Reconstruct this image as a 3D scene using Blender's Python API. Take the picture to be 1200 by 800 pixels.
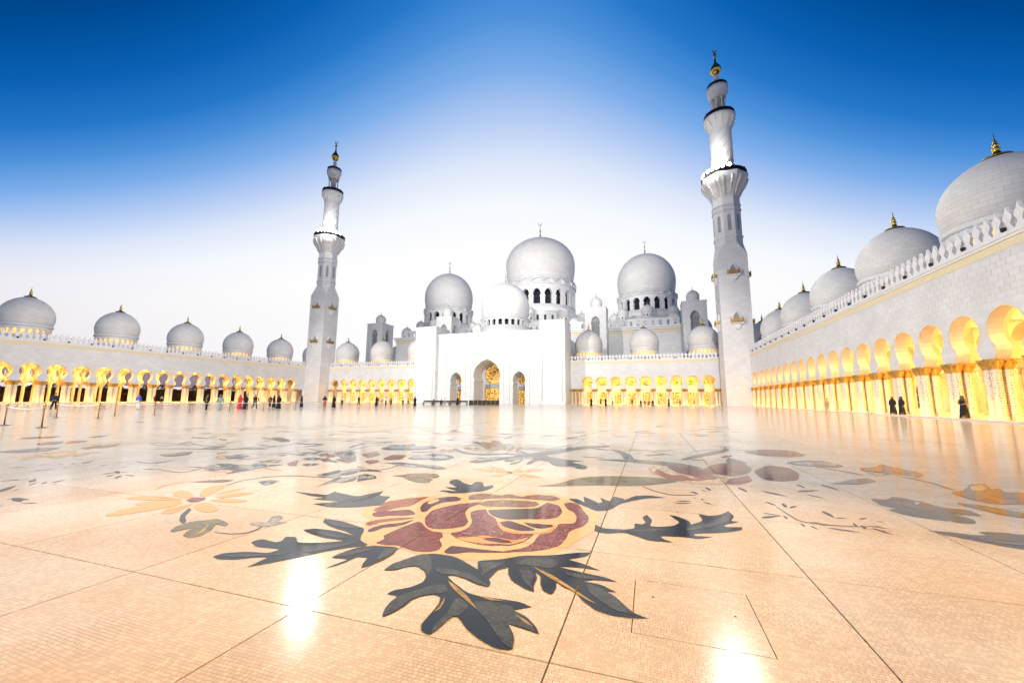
import bpy, bmesh, math, random
from mathutils import Vector, Matrix
for _o in list(bpy.data.objects): bpy.data.objects.remove(_o)
SC = bpy.context.scene
COL = SC.collection
PI = math.pi
RND = random.Random(11)

# ------------------------------------------------------------------ camera
def make_camera():
    pit, yaw, roll, h = 0.142, 0.327, 0.0059, 1.40
    cy, sy = math.cos(yaw), math.sin(yaw)
    F0 = Vector((-sy, cy, 0)); R0 = Vector((cy, sy, 0)); U0 = Vector((0, 0, 1))
    F = F0*math.cos(pit)+U0*math.sin(pit); U = U0*math.cos(pit)-F0*math.sin(pit)
    R = R0*math.cos(roll)+U*math.sin(roll); U = U*math.cos(roll)-R0*math.sin(roll)
    cam = bpy.data.cameras.new('camera'); o = bpy.data.objects.new('camera', cam); COL.objects.link(o)
    cam.sensor_width = 36; cam.sensor_fit = 'HORIZONTAL'; cam.lens = 472.24/1200*36
    cam.clip_start = 0.05; cam.clip_end = 5000
    M = Matrix(((R.x, U.x, -F.x, 0), (R.y, U.y, -F.y, 0), (R.z, U.z, -F.z, h), (0, 0, 0, 1)))
    o.matrix_world = M
    SC.camera = o
make_camera()

# ------------------------------------------------------------------ render settings
SC.view_settings.view_transform = 'Standard'; SC.view_settings.look = 'None'
SC.view_settings.exposure = 0.0; SC.view_settings.gamma = 1.0; SC.view_settings.use_curve_mapping = False
try:
    SC.cycles.use_denoising = True
    SC.cycles.max_bounces = 7; SC.cycles.diffuse_bounces = 3; SC.cycles.glossy_bounces = 3
    SC.cycles.transmission_bounces = 3; SC.cycles.transparent_max_bounces = 6
    SC.cycles.sample_clamp_indirect = 4.0
    SC.cycles.caustics_reflective = False; SC.cycles.caustics_refractive = False
except Exception: pass

def lin(r, g, b):
    f = lambda c: ((c/255+.055)/1.055)**2.4 if c/255 > .04045 else c/255/12.92
    return (f(r), f(g), f(b), 1)

# ------------------------------------------------------------------ sky (dusk, glow over the prayer hall)
def make_world():
    w = bpy.data.worlds.new('World'); SC.world = w; w.use_nodes = True
    nt = w.node_tree; nt.nodes.clear(); N = nt.nodes; L = nt.links
    def m(op, a, b=None, clamp=False):
        n = N.new('ShaderNodeMath'); n.operation = op; n.use_clamp = clamp
        for i, v in enumerate((a, b)):
            if v is None: continue
            if isinstance(v, (int, float)): n.inputs[i].default_value = v
            else: L.new(v, n.inputs[i])
        return n.outputs[0]
    tc = N.new('ShaderNodeTexCoord'); sp = N.new('ShaderNodeSeparateXYZ'); L.new(tc.outputs['Generated'], sp.inputs[0])
    x, y, z = sp.outputs
    z = m('MINIMUM', m('MAXIMUM', z, 0.0), .9999)
    hor = m('SQRT', m('SUBTRACT', 1.0, m('MULTIPLY', z, z)))
    c = m('DIVIDE', m('ADD', m('MULTIPLY', x, -0.31), m('MULTIPLY', y, 0.951)), hor)
    one = m('MINIMUM', m('SUBTRACT', 1.0, c), 0.60)
    e = m('MULTIPLY', m('ARCSINE', z), 180/PI)
    eff = m('ADD', m('MULTIPLY', e, m('ADD', 1.0, m('MULTIPLY', one, 2.0))), m('MULTIPLY', one, 23.5))
    t = m('DIVIDE', eff, 100.0, True)
    cr = N.new('ShaderNodeValToRGB'); L.new(t, cr.inputs[0])
    st = [(0.0, (255, 254, 254)), (.21, (255, 255, 255)), (.27, (246, 249, 255)), (.32, (222, 232, 251)), (.37, (180, 204, 244)), (.42, (126, 174, 234)), (.47, (78, 146, 219)),
          (.52, (38, 120, 203)), (.59, (10, 98, 182)), (.68, (0, 76, 150)), (.79, (0, 54, 110)), (1.0, (0, 42, 88))]
    el = cr.color_ramp.elements
    while len(el) > 1: el.remove(el[0])
    el[0].position = 0; el[0].color = lin(*st[0][1])
    for p, k in st[1:]: q = el.new(p); q.color = lin(*k)
    # twilight rose near the horizon, away from the glow
    low = m('SUBTRACT', 1.0, m('DIVIDE', e, 16.0), True)
    f = m('MULTIPLY', low, m('MULTIPLY', m('SUBTRACT', one, 0.06, True), 3.0, True), True)
    mx = N.new('ShaderNodeMix'); mx.data_type = 'RGBA'; mx.blend_type = 'MIX'
    L.new(f, mx.inputs['Factor']); L.new(cr.outputs[0], mx.inputs['A']); mx.inputs['B'].default_value = lin(228, 219, 228)
    bg = N.new('ShaderNodeBackground'); L.new(mx.outputs['Result'], bg.inputs[0]); bg.inputs[1].default_value = 1.0
    out = N.new('ShaderNodeOutputWorld'); L.new(bg.outputs[0], out.inputs[0])
make_world()

# ------------------------------------------------------------------ materials
def new_mat(name):
    m = bpy.data.materials.new(name); m.use_nodes = True
    return m, m.node_tree, m.node_tree.nodes['Principled BSDF']
def simple(name, col, rough=.5, metal=0, emit=None, es=0, noise=0, nscale=20, coat=0, bump=0):
    m, nt, b = new_mat(name)
    b.inputs['Base Color'].default_value = (*col, 1); b.inputs['Roughness'].default_value = rough
    b.inputs['Metallic'].default_value = metal
    if coat: b.inputs['Coat Weight'].default_value = coat
    if emit: b.inputs['Emission Color'].default_value = (*emit, 1); b.inputs['Emission Strength'].default_value = es
    if noise or bump:
        g = nt.nodes.new('ShaderNodeNewGeometry'); n = nt.nodes.new('ShaderNodeTexNoise'); n.inputs['Scale'].default_value = nscale; n.inputs['Detail'].default_value = 5
        nt.links.new(g.outputs['Position'], n.inputs['Vector'])
        if noise:
            r = nt.nodes.new('ShaderNodeValToRGB'); nt.links.new(n.outputs[0], r.inputs[0])
            r.color_ramp.elements[0].position = .3; r.color_ramp.elements[1].position = .7
            r.color_ramp.elements[0].color = (*[c*(1-noise) for c in col], 1); r.color_ramp.elements[1].color = (*[min(1, c*(1+noise*.5)) for c in col], 1)
            nt.links.new(r.outputs[0], b.inputs['Base Color'])
        if bump:
            bp = nt.nodes.new('ShaderNodeBump'); bp.inputs['Strength'].default_value = bump; bp.inputs['Distance'].default_value = .02
            nt.links.new(n.outputs[0], bp.inputs['Height']); nt.links.new(bp.outputs[0], b.inputs['Normal'])
    return m

def clad_mat(name, col, bw=1.25, bh=.62, uv=False, var=.07, joint=.78, rough=.42):
    """white marble cladding with fine joints; u = x+y on straight walls, or the lathe's own UV"""
    m, nt, b = new_mat(name); N = nt.nodes; L = nt.links
    br = N.new('ShaderNodeTexBrick')
    br.inputs['Scale'].default_value = 1; br.inputs['Brick Width'].default_value = bw; br.inputs['Row Height'].default_value = bh
    br.inputs['Mortar Size'].default_value = .012; br.inputs['Mortar Smooth'].default_value = .4; br.inputs['Bias'].default_value = -.2
    br.inputs['Color1'].default_value = (*[c*(1-var) for c in col], 1); br.inputs['Color2'].default_value = (*[min(1, c*(1+var*.4)) for c in col], 1)
    br.inputs['Mortar'].default_value = (*[c*joint for c in col], 1)
    g = N.new('ShaderNodeNewGeometry')
    if uv:
        u = N.new('ShaderNodeUVMap'); u.uv_map = 'UVMap'; L.new(u.outputs[0], br.inputs['Vector'])
    else:
        s = N.new('ShaderNodeSeparateXYZ'); L.new(g.outputs['Position'], s.inputs[0])
        a = N.new('ShaderNodeMath'); a.operation = 'ADD'; L.new(s.outputs[0], a.inputs[0]); L.new(s.outputs[1], a.inputs[1])
        c = N.new('ShaderNodeCombineXYZ'); L.new(a.outputs[0], c.inputs[0]); L.new(s.outputs[2], c.inputs[1]); L.new(c.outputs[0], br.inputs['Vector'])
    n = N.new('ShaderNodeTexNoise'); n.inputs['Scale'].default_value = .35; n.inputs['Detail'].default_value = 6; L.new(g.outputs['Position'], n.inputs['Vector'])
    n2 = N.new('ShaderNodeMapRange'); n2.inputs[1].default_value = .3; n2.inputs[2].default_value = .7; n2.inputs[3].default_value = .90; n2.inputs[4].default_value = 1.0; L.new(n.outputs[0], n2.inputs[0])
    mx = N.new('ShaderNodeVectorMath'); mx.operation = 'SCALE'; L.new(br.outputs['Color'], mx.inputs[0]); L.new(n2.outputs[0], mx.inputs['Scale'])
    L.new(mx.outputs[0], b.inputs['Base Color']); b.inputs['Roughness'].default_value = rough
    bp = N.new('ShaderNodeBump'); bp.inputs['Strength'].default_value = .5; bp.inputs['Distance'].default_value = .01; bp.invert = True
    L.new(br.outputs['Fac'], bp.inputs['Height']); L.new(bp.outputs[0], b.inputs['Normal'])
    return m

def floor_mat(name, col, tess=True, var=.17, rough=.135, joints=False, veins=None, sc=1.0):
    m, nt, b = new_mat(name); N = nt.nodes; L = nt.links
    g = N.new('ShaderNodeNewGeometry'); P = g.outputs['Position']
    big = N.new('ShaderNodeTexNoise'); big.inputs['Scale'].default_value = .55; big.inputs['Detail'].default_value = 7; big.inputs['Roughness'].default_value = .6; L.new(P, big.inputs['Vector'])
    if tess:
        br = N.new('ShaderNodeTexBrick'); br.inputs['Scale'].default_value = 1
        br.inputs['Brick Width'].default_value = .034*sc; br.inputs['Row Height'].default_value = .024*sc
        br.inputs['Mortar Size'].default_value = .0011; br.inputs['Mortar Smooth'].default_value = .2; br.inputs['Bias'].default_value = -.25
        br.offset = .43; br.squash = .8; br.squash_frequency = 3
        # gentle drift so that the rows are hand laid
        wn = N.new('ShaderNodeTexNoise'); wn.inputs['Scale'].default_value = 1.7; wn.inputs['Detail'].default_value = 2; L.new(P, wn.inputs['Vector'])
        ad = N.new('ShaderNodeVectorMath'); ad.operation = 'MULTIPLY_ADD'; L.new(wn.outputs['Color'], ad.inputs[0]); ad.inputs[1].default_value = (.05, .05, 0); L.new(P, ad.inputs[2])
        L.new(ad.outputs[0], br.inputs['Vector'])
        br.inputs['Color1'].default_value = (*[c*(1-var) for c in col], 1)
        br.inputs['Color2'].default_value = (*[min(1, c*(1+var*.45)) for c in col], 1)
        jn = N.new('ShaderNodeTexNoise'); jn.inputs['Scale'].default_value = 1.3; jn.inputs['Detail'].default_value = 5; L.new(P, jn.inputs['Vector'])
        jm = N.new('ShaderNodeMapRange'); jm.inputs[1].default_value = .40; jm.inputs[2].default_value = .60; L.new(jn.outputs[0], jm.inputs[0])
        jx = N.new('ShaderNodeMix'); jx.data_type = 'RGBA'; L.new(jm.outputs[0], jx.inputs['Factor']); jx.inputs['A'].default_value = (col[0]*.72, col[1]*.62, col[2]*.50, 1); jx.inputs['B'].default_value = (col[0]*.34, col[1]*.20, col[2]*.09, 1)
        L.new(jx.outputs['Result'], br.inputs['Mortar'])
        # every slab was laid from its own batch of stone
        oi = N.new('ShaderNodeObjectInfo'); om = N.new('ShaderNodeMapRange'); om.inputs[3].default_value = .88; om.inputs[4].default_value = 1.0; L.new(oi.outputs['Random'], om.inputs[0])
        ov = N.new('ShaderNodeVectorMath'); ov.operation = 'SCALE'; L.new(br.outputs['Color'], ov.inputs[0]); L.new(om.outputs[0], ov.inputs['Scale'])
        base = ov.outputs[0]
        # patches of worn, stained tesserae
        mr = N.new('ShaderNodeMapRange'); mr.inputs[1].default_value = .42; mr.inputs[2].default_value = .72; L.new(big.outputs[0], mr.inputs[0])
        mm = N.new('ShaderNodeMix'); mm.data_type = 'RGBA'; mm.blend_type = 'MULTIPLY'; L.new(mr.outputs[0], mm.inputs['Factor']); L.new(base, mm.inputs['A']); mm.inputs['B'].default_value = (.86, .70, .50, 1)
        base = mm.outputs['Result']
        sp = N.new('ShaderNodeTexNoise'); sp.inputs['Scale'].default_value = 34; sp.inputs['Detail'].default_value = 3; L.new(P, sp.inputs['Vector'])
        m2 = N.new('ShaderNodeMapRange'); m2.inputs[1].default_value = .60; m2.inputs[2].default_value = .75; m2.inputs[3].default_value = 0; m2.inputs[4].default_value = .45; L.new(sp.outputs[0], m2.inputs[0])
        m3 = N.new('ShaderNodeMix'); m3.data_type = 'RGBA'; m3.blend_type = 'MULTIPLY'; L.new(m2.outputs[0], m3.inputs['Factor']); L.new(base, m3.inputs['A']); m3.inputs['B'].default_value = (.78, .55, .34, 1)
        L.new(m3.outputs['Result'], b.inputs['Base Color'])
        nrm = None
    else:
        n = N.new('ShaderNodeTexNoise'); n.inputs['Scale'].default_value = 7; n.inputs['Detail'].default_value = 8; n.inputs['Distortion'].default_value = 1.6; L.new(P, n.inputs['Vector'])
        r = N.new('ShaderNodeValToRGB'); L.new(n.outputs[0], r.inputs[0]); e = r.color_ramp.elements
        e[0].position = .3; e[0].color = (*[c*(1-var*1.8) for c in col], 1); e[1].position = .68; e[1].color = (*[min(1, c*(1+var*1.6)) for c in col], 1)
        base = r.outputs[0]
        if veins:
            v = N.new('ShaderNodeTexNoise'); v.inputs['Scale'].default_value = 6; v.inputs['Detail'].default_value = 5; v.inputs['Distortion'].default_value = 3.2; L.new(P, v.inputs['Vector'])
            q = N.new('ShaderNodeValToRGB'); L.new(v.outputs[0], q.inputs[0]); qe = q.color_ramp.elements
            qe[0].position = .475; qe[0].color = (0, 0, 0, 1); qe[1].position = .50; qe[1].color = (.5, .5, .5, 1); k = qe.new(.525); k.color = (0, 0, 0, 1)
            mv = N.new('ShaderNodeMix'); mv.data_type = 'RGBA'; L.new(q.outputs[0], mv.inputs['Factor']); L.new(base, mv.inputs['A']); mv.inputs['B'].default_value = (*veins, 1); base = mv.outputs['Result']
        L.new(base, b.inputs['Base Color']); nrm = None
    # roughness wander and long soft ripple of the polished surface
    rr = N.new('ShaderNodeMapRange'); rr.inputs[1].default_value = .3; rr.inputs[2].default_value = .7; rr.inputs[3].default_value = rough*.75; rr.inputs[4].default_value = rough*1.5; L.new(big.outputs[0], rr.inputs[0])
    L.new(rr.outputs[0], b.inputs['Roughness'])
    rp = N.new('ShaderNodeTexNoise'); rp.inputs['Scale'].default_value = .9; rp.inputs['Detail'].default_value = 3; L.new(P, rp.inputs['Vector'])
    b2 = N.new('ShaderNodeBump'); b2.inputs['Strength'].default_value = .5; b2.inputs['Distance'].default_value = .004; L.new(rp.outputs[0], b2.inputs['Height'])
    if nrm: L.new(nrm, b2.inputs['Normal'])
    L.new(b2.outputs[0], b.inputs['Normal'])
    b.inputs['IOR'].default_value = 1.42
    return m

FLOORC = (.86, .81, .70)
M = {}
M['floor'] = floor_mat('floor_mosaic', FLOORC)
M['floor_cover'] = floor_mat('cover_mosaic', (.85, .80, .71))
M['grout'] = simple('floor_joint', (.10, .05, .022), .8)
M['clad'] = clad_mat('marble_cladding', (.80, .80, .79), .90, .45)
M['tower'] = clad_mat('minaret_cladding', (.80, .80, .79), 1.4, .8)
M['dome'] = clad_mat('dome_marble', (.84, .825, .79), .95, .42, uv=True, var=.07, joint=.60, rough=.65)
M['bigdome'] = clad_mat('great_dome_marble', (.82, .81, .79), 2.4, 1.2, uv=True, var=.05, joint=.74, rough=.65)
M['white'] = simple('white_marble', (.80, .80, .79), .4, noise=.05, nscale=2)
M['band'] = simple('ochre_stone_band', (.82, .72, .46), .5, noise=.06, nscale=3)
M['cream_wall'] = clad_mat('inner_plaster_stone', (.80, .74, .62), 1.0, .5)
M['gold'] = simple('gold_leaf', (.75, .50, .10), .32, 1.0, noise=.35, nscale=9, bump=.3)
M['palm'] = simple('gilded_palm_capital', (.62, .38, .08), .42, .55, noise=.6, nscale=16, bump=1.0)
M['railing'] = simple('gilded_railing', (.50, .30, .05), .4, .6, noise=.4, nscale=8)
M['finial'] = simple('grey_finial_stone', (.42, .40, .35), .35, .4)
M['glass'] = simple('dark_glass', (.02, .022, .03), .08, 0)
M['dark'] = simple('dark_opening', (.05, .05, .055), .7)
M['lead'] = simple('roof_grey', (.35, .36, .38), .7, noise=.15, nscale=.5)
M['kerb'] = simple('plinth_marble', (.72, .69, .62), .3, noise=.08, nscale=3)
M['black'] = simple('black_cloth', (.012, .012, .016), .8)
M['metal'] = simple('brass_post', (.40, .25, .08), .3, .9)
M['darkmetal'] = simple('dark_steel', (.05, .05, .055), .4, .7)
M['rope'] = simple('white_rope', (.8, .8, .78), .7)
M['skin'] = simple('skin', (.42, .26, .18), .6)
M['hair'] = simple('dark_hair', (.015, .012, .01), .6)
M['hedge'] = simple('hedge_leaf', (.035, .06, .022), .8, noise=.4, nscale=3)
M['bark'] = simple('hedge_wood', (.08, .06, .04), .9)
M['asphalt'] = simple('outer_ground', (.16, .15, .14), .9, noise=.2, nscale=.3)
M['lamp'] = simple('flood_lens', (1, 1, 1), .3, emit=(1, .97, .92), es=90)
M['glow'] = simple('lit_lantern_window', (.8, .6, .25), .5, emit=(1, .58, .14), es=.9)
M['marblegrille'] = simple('white_grille', (.8, .8, .78), .5)

def column_mat():
    m, nt, b = new_mat('inlaid_column'); N = nt.nodes; L = nt.links
    g = N.new('ShaderNodeNewGeometry'); v = N.new('ShaderNodeTexVoronoi'); v.inputs['Scale'].default_value = 5.5; v.inputs['Randomness'].default_value = .35
    L.new(g.outputs['Position'], v.inputs['Vector'])
    r = N.new('ShaderNodeValToRGB'); L.new(v.outputs['Distance'], r.inputs[0]); e = r.color_ramp.elements
    e[0].position = .20; e[0].color = (.18, .10, .05, 1); e[1].position = .24; e[1].color = (.80, .72, .55, 1)
    L.new(r.outputs[0], b.inputs['Base Color']); b.inputs['Roughness'].default_value = .3
    return m
M['column'] = column_mat()
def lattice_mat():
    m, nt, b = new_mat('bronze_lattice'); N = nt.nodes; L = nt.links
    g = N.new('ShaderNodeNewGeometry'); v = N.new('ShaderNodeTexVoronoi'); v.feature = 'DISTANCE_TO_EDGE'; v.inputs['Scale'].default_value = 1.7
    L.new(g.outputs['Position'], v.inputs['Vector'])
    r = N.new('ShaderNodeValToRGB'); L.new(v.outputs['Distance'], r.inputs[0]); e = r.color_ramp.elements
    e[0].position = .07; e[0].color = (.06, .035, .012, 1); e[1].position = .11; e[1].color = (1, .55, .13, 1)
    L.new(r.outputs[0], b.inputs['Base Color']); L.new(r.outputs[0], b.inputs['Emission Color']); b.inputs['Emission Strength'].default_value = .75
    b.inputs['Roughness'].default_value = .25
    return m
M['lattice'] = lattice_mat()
def sky_dimmer():
    m, nt, b = new_mat('sky_dimming_pane'); N = nt.nodes; L = nt.links  # tint chosen to darken the sky behind the left arches
    t = N.new('ShaderNodeBsdfTransparent'); t.inputs[0].default_value = (.56, .50, .55, 1)
    gl = N.new('ShaderNodeBsdfGlossy'); gl.inputs['Roughness'].default_value = .05
    mx = N.new('ShaderNodeMixShader'); mx.inputs[0].default_value = .06; L.new(t.outputs[0], mx.inputs[1]); L.new(gl.outputs[0], mx.inputs[2])
    L.new(mx.outputs[0], N['Material Output'].inputs[0]); return m
M['pane'] = sky_dimmer()
IC = dict(cream=(.86, .56, .27), brown=(.19, .030, .010), lightbrown=(.30, .09, .035), maroon=(.075, .009, .006), redvein=(.16, .012, .010),
          blackolive=(.055, .040, .018), brownolive=(.22, .11, .035), orange=(.88, .40, .12), navy=(.003, .007, .022), slate=(.042, .050, .055),
          grey=(.30, .32, .32), gold=(.42, .28, .07), ochre=(.78, .42, .09), olive=(.15, .14, .045), stonebrown=(.33, .26, .19), paleochre=(.62, .48, .30))
for k, c in IC.items():
    M['in_'+k] = floor_mat('inlay_'+k, c, tess=False, var=.28 if k not in ('cream', 'orange', 'ochre') else .06, rough=.09,
                           veins=(.75, .60, .52) if k in ('redvein',) else ((.16, .17, .18) if k in ('navy', 'slate') and k == 'slate' else None))

# ------------------------------------------------------------------ mesh helpers
class MB:
    def __init__(s): s.v = []; s.f = []; s.mi = []; s.sm = []; s.uv = {}
    def vert(s, p): s.v.append(tuple(p)); return len(s.v)-1
    def face(s, idx, mi=0, sm=False, uv=None):
        if uv: s.uv[len(s.f)] = uv
        s.f.append(tuple(idx)); s.mi.append(mi); s.sm.append(sm)
    def quad(s, a, b, c, d, mi=0): n = len(s.v); s.v += [tuple(a), tuple(b), tuple(c), tuple(d)]; s.face((n, n+1, n+2, n+3), mi)
    def box(s, x0, x1, y0, y1, z0, z1, mi=0):
        n = len(s.v)
        s.v += [(x0, y0, z0), (x1, y0, z0), (x1, y1, z0), (x0, y1, z0), (x0, y0, z1), (x1, y0, z1), (x1, y1, z1), (x0, y1, z1)]
        for q in ((3, 2, 1, 0), (4, 5, 6, 7), (0, 1, 5, 4), (1, 2, 6, 5), (2, 3, 7, 6), (3, 0, 4, 7)): s.face([n+i for i in q], mi)
    def lathe(s, prof, n=32, c=(0, 0, 0), smooth=True, mi=0, a0=0.0, flat_r=None):
        base = len(s.v); k = len(prof); L = 0; arc = [0]
        for i in range(1, k): L += math.hypot(prof[i][0]-prof[i-1][0], prof[i][1]-prof[i-1][1]); arc.append(L)
        rm = max(p[0] for p in prof)
        for r, z in prof:
            for j in range(n):
                a = a0+2*PI*j/n; s.v.append((c[0]+r*math.cos(a), c[1]+r*math.sin(a), c[2]+z))
        for i in range(k-1):
            for j in range(n):
                j2 = (j+1) % n
                u0, u1 = 2*PI*rm*j/n, 2*PI*rm*(j+1)/n
                s.face((base+i*n+j, base+i*n+j2, base+(i+1)*n+j2, base+(i+1)*n+j), mi, smooth, ((u0, arc[i]), (u1, arc[i]), (u1, arc[i+1]), (u0, arc[i+1])))
        if prof[-1][0] > 1e-3: s.face([base+(k-1)*n+j for j in range(n)], mi, False)
        if prof[0][0] > 1e-3: s.face([base+j for j in range(n)][::-1], mi, False)
    def prism(s, poly, f0, f1, mi=0):
        """poly: 2-D outline; f0,f1 map a 2-D point to the two faces"""
        n = len(s.v); k = len(poly)
        s.v += [tuple(f0(p)) for p in poly]+[tuple(f1(p)) for p in poly]
        s.face(range(n, n+k), mi); s.face(list(range(n+k, n+2*k))[::-1], mi)
        for i in range(k): j = (i+1) % k; s.face((n+j, n+i, n+k+i, n+k+j), mi)
    def arch_strip(s, B, half, z0, z1, n, fm, t, mi=0, mi_in=None, caps=True, sub=1):
        """n bays of width B pierced by an opening with half outline `half` [(x,z)..] (bottom to apex);
        fm(u,w,z) maps along / through / up to the world; z0 = bottom, z1 = top"""
        if mi_in is None: mi_in = mi
        hl = half
        for b in range(n):
            c = (b+.5)*B
            for side in (-1, 1):
                for i in range(len(hl)-1):
                    (xa, za), (xb, zb) = hl[i], hl[i+1]
                    for w, fl in ((0, side > 0), (t, side < 0)):
                        pts = [fm(c+side*xa, w, za), fm(c+side*B/2, w, za), fm(c+side*B/2, w, zb), fm(c+side*xb, w, zb)]
                        if not fl: pts = pts[::-1]
                        if abs(za-zb) > 1e-6: s.quad(*pts, mi=mi)
                    pts = [fm(c+side*xa, 0, za), fm(c+side*xb, 0, zb), fm(c+side*xb, t, zb), fm(c+side*xa, t, za)]
                    if side < 0: pts = pts[::-1]
                    s.quad(*pts, mi=mi_in)
                # underside of the pier and jambs below the outline
                if hl[0][1] > z0+1e-6:
                    pass
                pts = [fm(c+side*hl[0][0], 0, hl[0][1]), fm(c+side*B/2, 0, hl[0][1]), fm(c+side*B/2, t, hl[0][1]), fm(c+side*hl[0][0], t, hl[0][1])]
                s.quad(*pts, mi=mi_in)
            za = hl[-1][1]
            for k in range(sub):
                ua, ub = b*B+B*k/sub, b*B+B*(k+1)/sub
                if z1 > za:
                    s.quad(fm(ua, 0, za), fm(ub, 0, za), fm(ub, 0, z1), fm(ua, 0, z1), mi=mi)
                    s.quad(fm(ub, t, za), fm(ua, t, za), fm(ua, t, z1), fm(ub, t, z1), mi=mi)
                s.quad(fm(ua, 0, z1), fm(ub, 0, z1), fm(ub, t, z1), fm(ua, t, z1), mi=mi)
        if caps:
            for u in (0, n*B): s.quad(fm(u, 0, hl[0][1]), fm(u, t, hl[0][1]), fm(u, t, z1), fm(u, 0, z1), mi=mi)
    def mesh(s, name, mats):
        me = bpy.data.meshes.new(name); me.from_pydata(s.v, [], s.f)
        for m in (mats if isinstance(mats, (list, tuple)) else [mats]): me.materials.append(m)
        me.polygons.foreach_set('material_index', s.mi); me.polygons.foreach_set('use_smooth', s.sm)
        if s.uv:
            uvl = me.uv_layers.new(name='UVMap')
            for p in me.polygons:
                q = s.uv.get(p.index)
                if q:
                    for k, li in enumerate(p.loop_indices): uvl.data[li].uv = q[k]
        me.update(); return me
    def build(s, name, mats, parent=None, loc=None):
        return obj(name, s.mesh(name, mats), parent, loc)
def obj(name, me, parent=None, loc=None, rz=0):
    o = bpy.data.objects.new(name, me); COL.objects.link(o)
    if parent is not None: o.parent = parent
    if loc: o.location = loc
    if rz: o.rotation_euler = (0, 0, rz)
    return o
def tag(o, label=None, cat=None, group=None, kind=None):
    if label: o['label'] = label
    if cat: o['category'] = cat
    if group: o['group'] = group
    if kind: o['kind'] = kind
    return o
def thing(name, label, cat, loc=(0, 0, 0), group=None, rz=0):
    o = bpy.data.objects.new(name, None); COL.objects.link(o); o.location = loc; o.rotation_euler = (0, 0, rz); o.empty_display_size = .5
    return tag(o, label, cat, group)
def copy_tree(o, parent=None):
    c = o.copy(); COL.objects.link(c)
    if parent is not None: c.parent = parent
    for ch in list(o.children): copy_tree(ch, c)
    return c
def link_light(name, kind, power, col, loc, parent=None, **kw):
    d = bpy.data.lights.new(name, kind); d.energy = power; d.color = col
    for k, v in kw.items():
        if k != 'dir': setattr(d, k, v)
    o = bpy.data.objects.new(name, d); COL.objects.link(o); o.location = loc
    if 'dir' in kw: o.rotation_euler = Vector(kw['dir']).to_track_quat('-Z', 'Y').to_euler()
    if parent is not None: o.parent = parent
    return o
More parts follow.
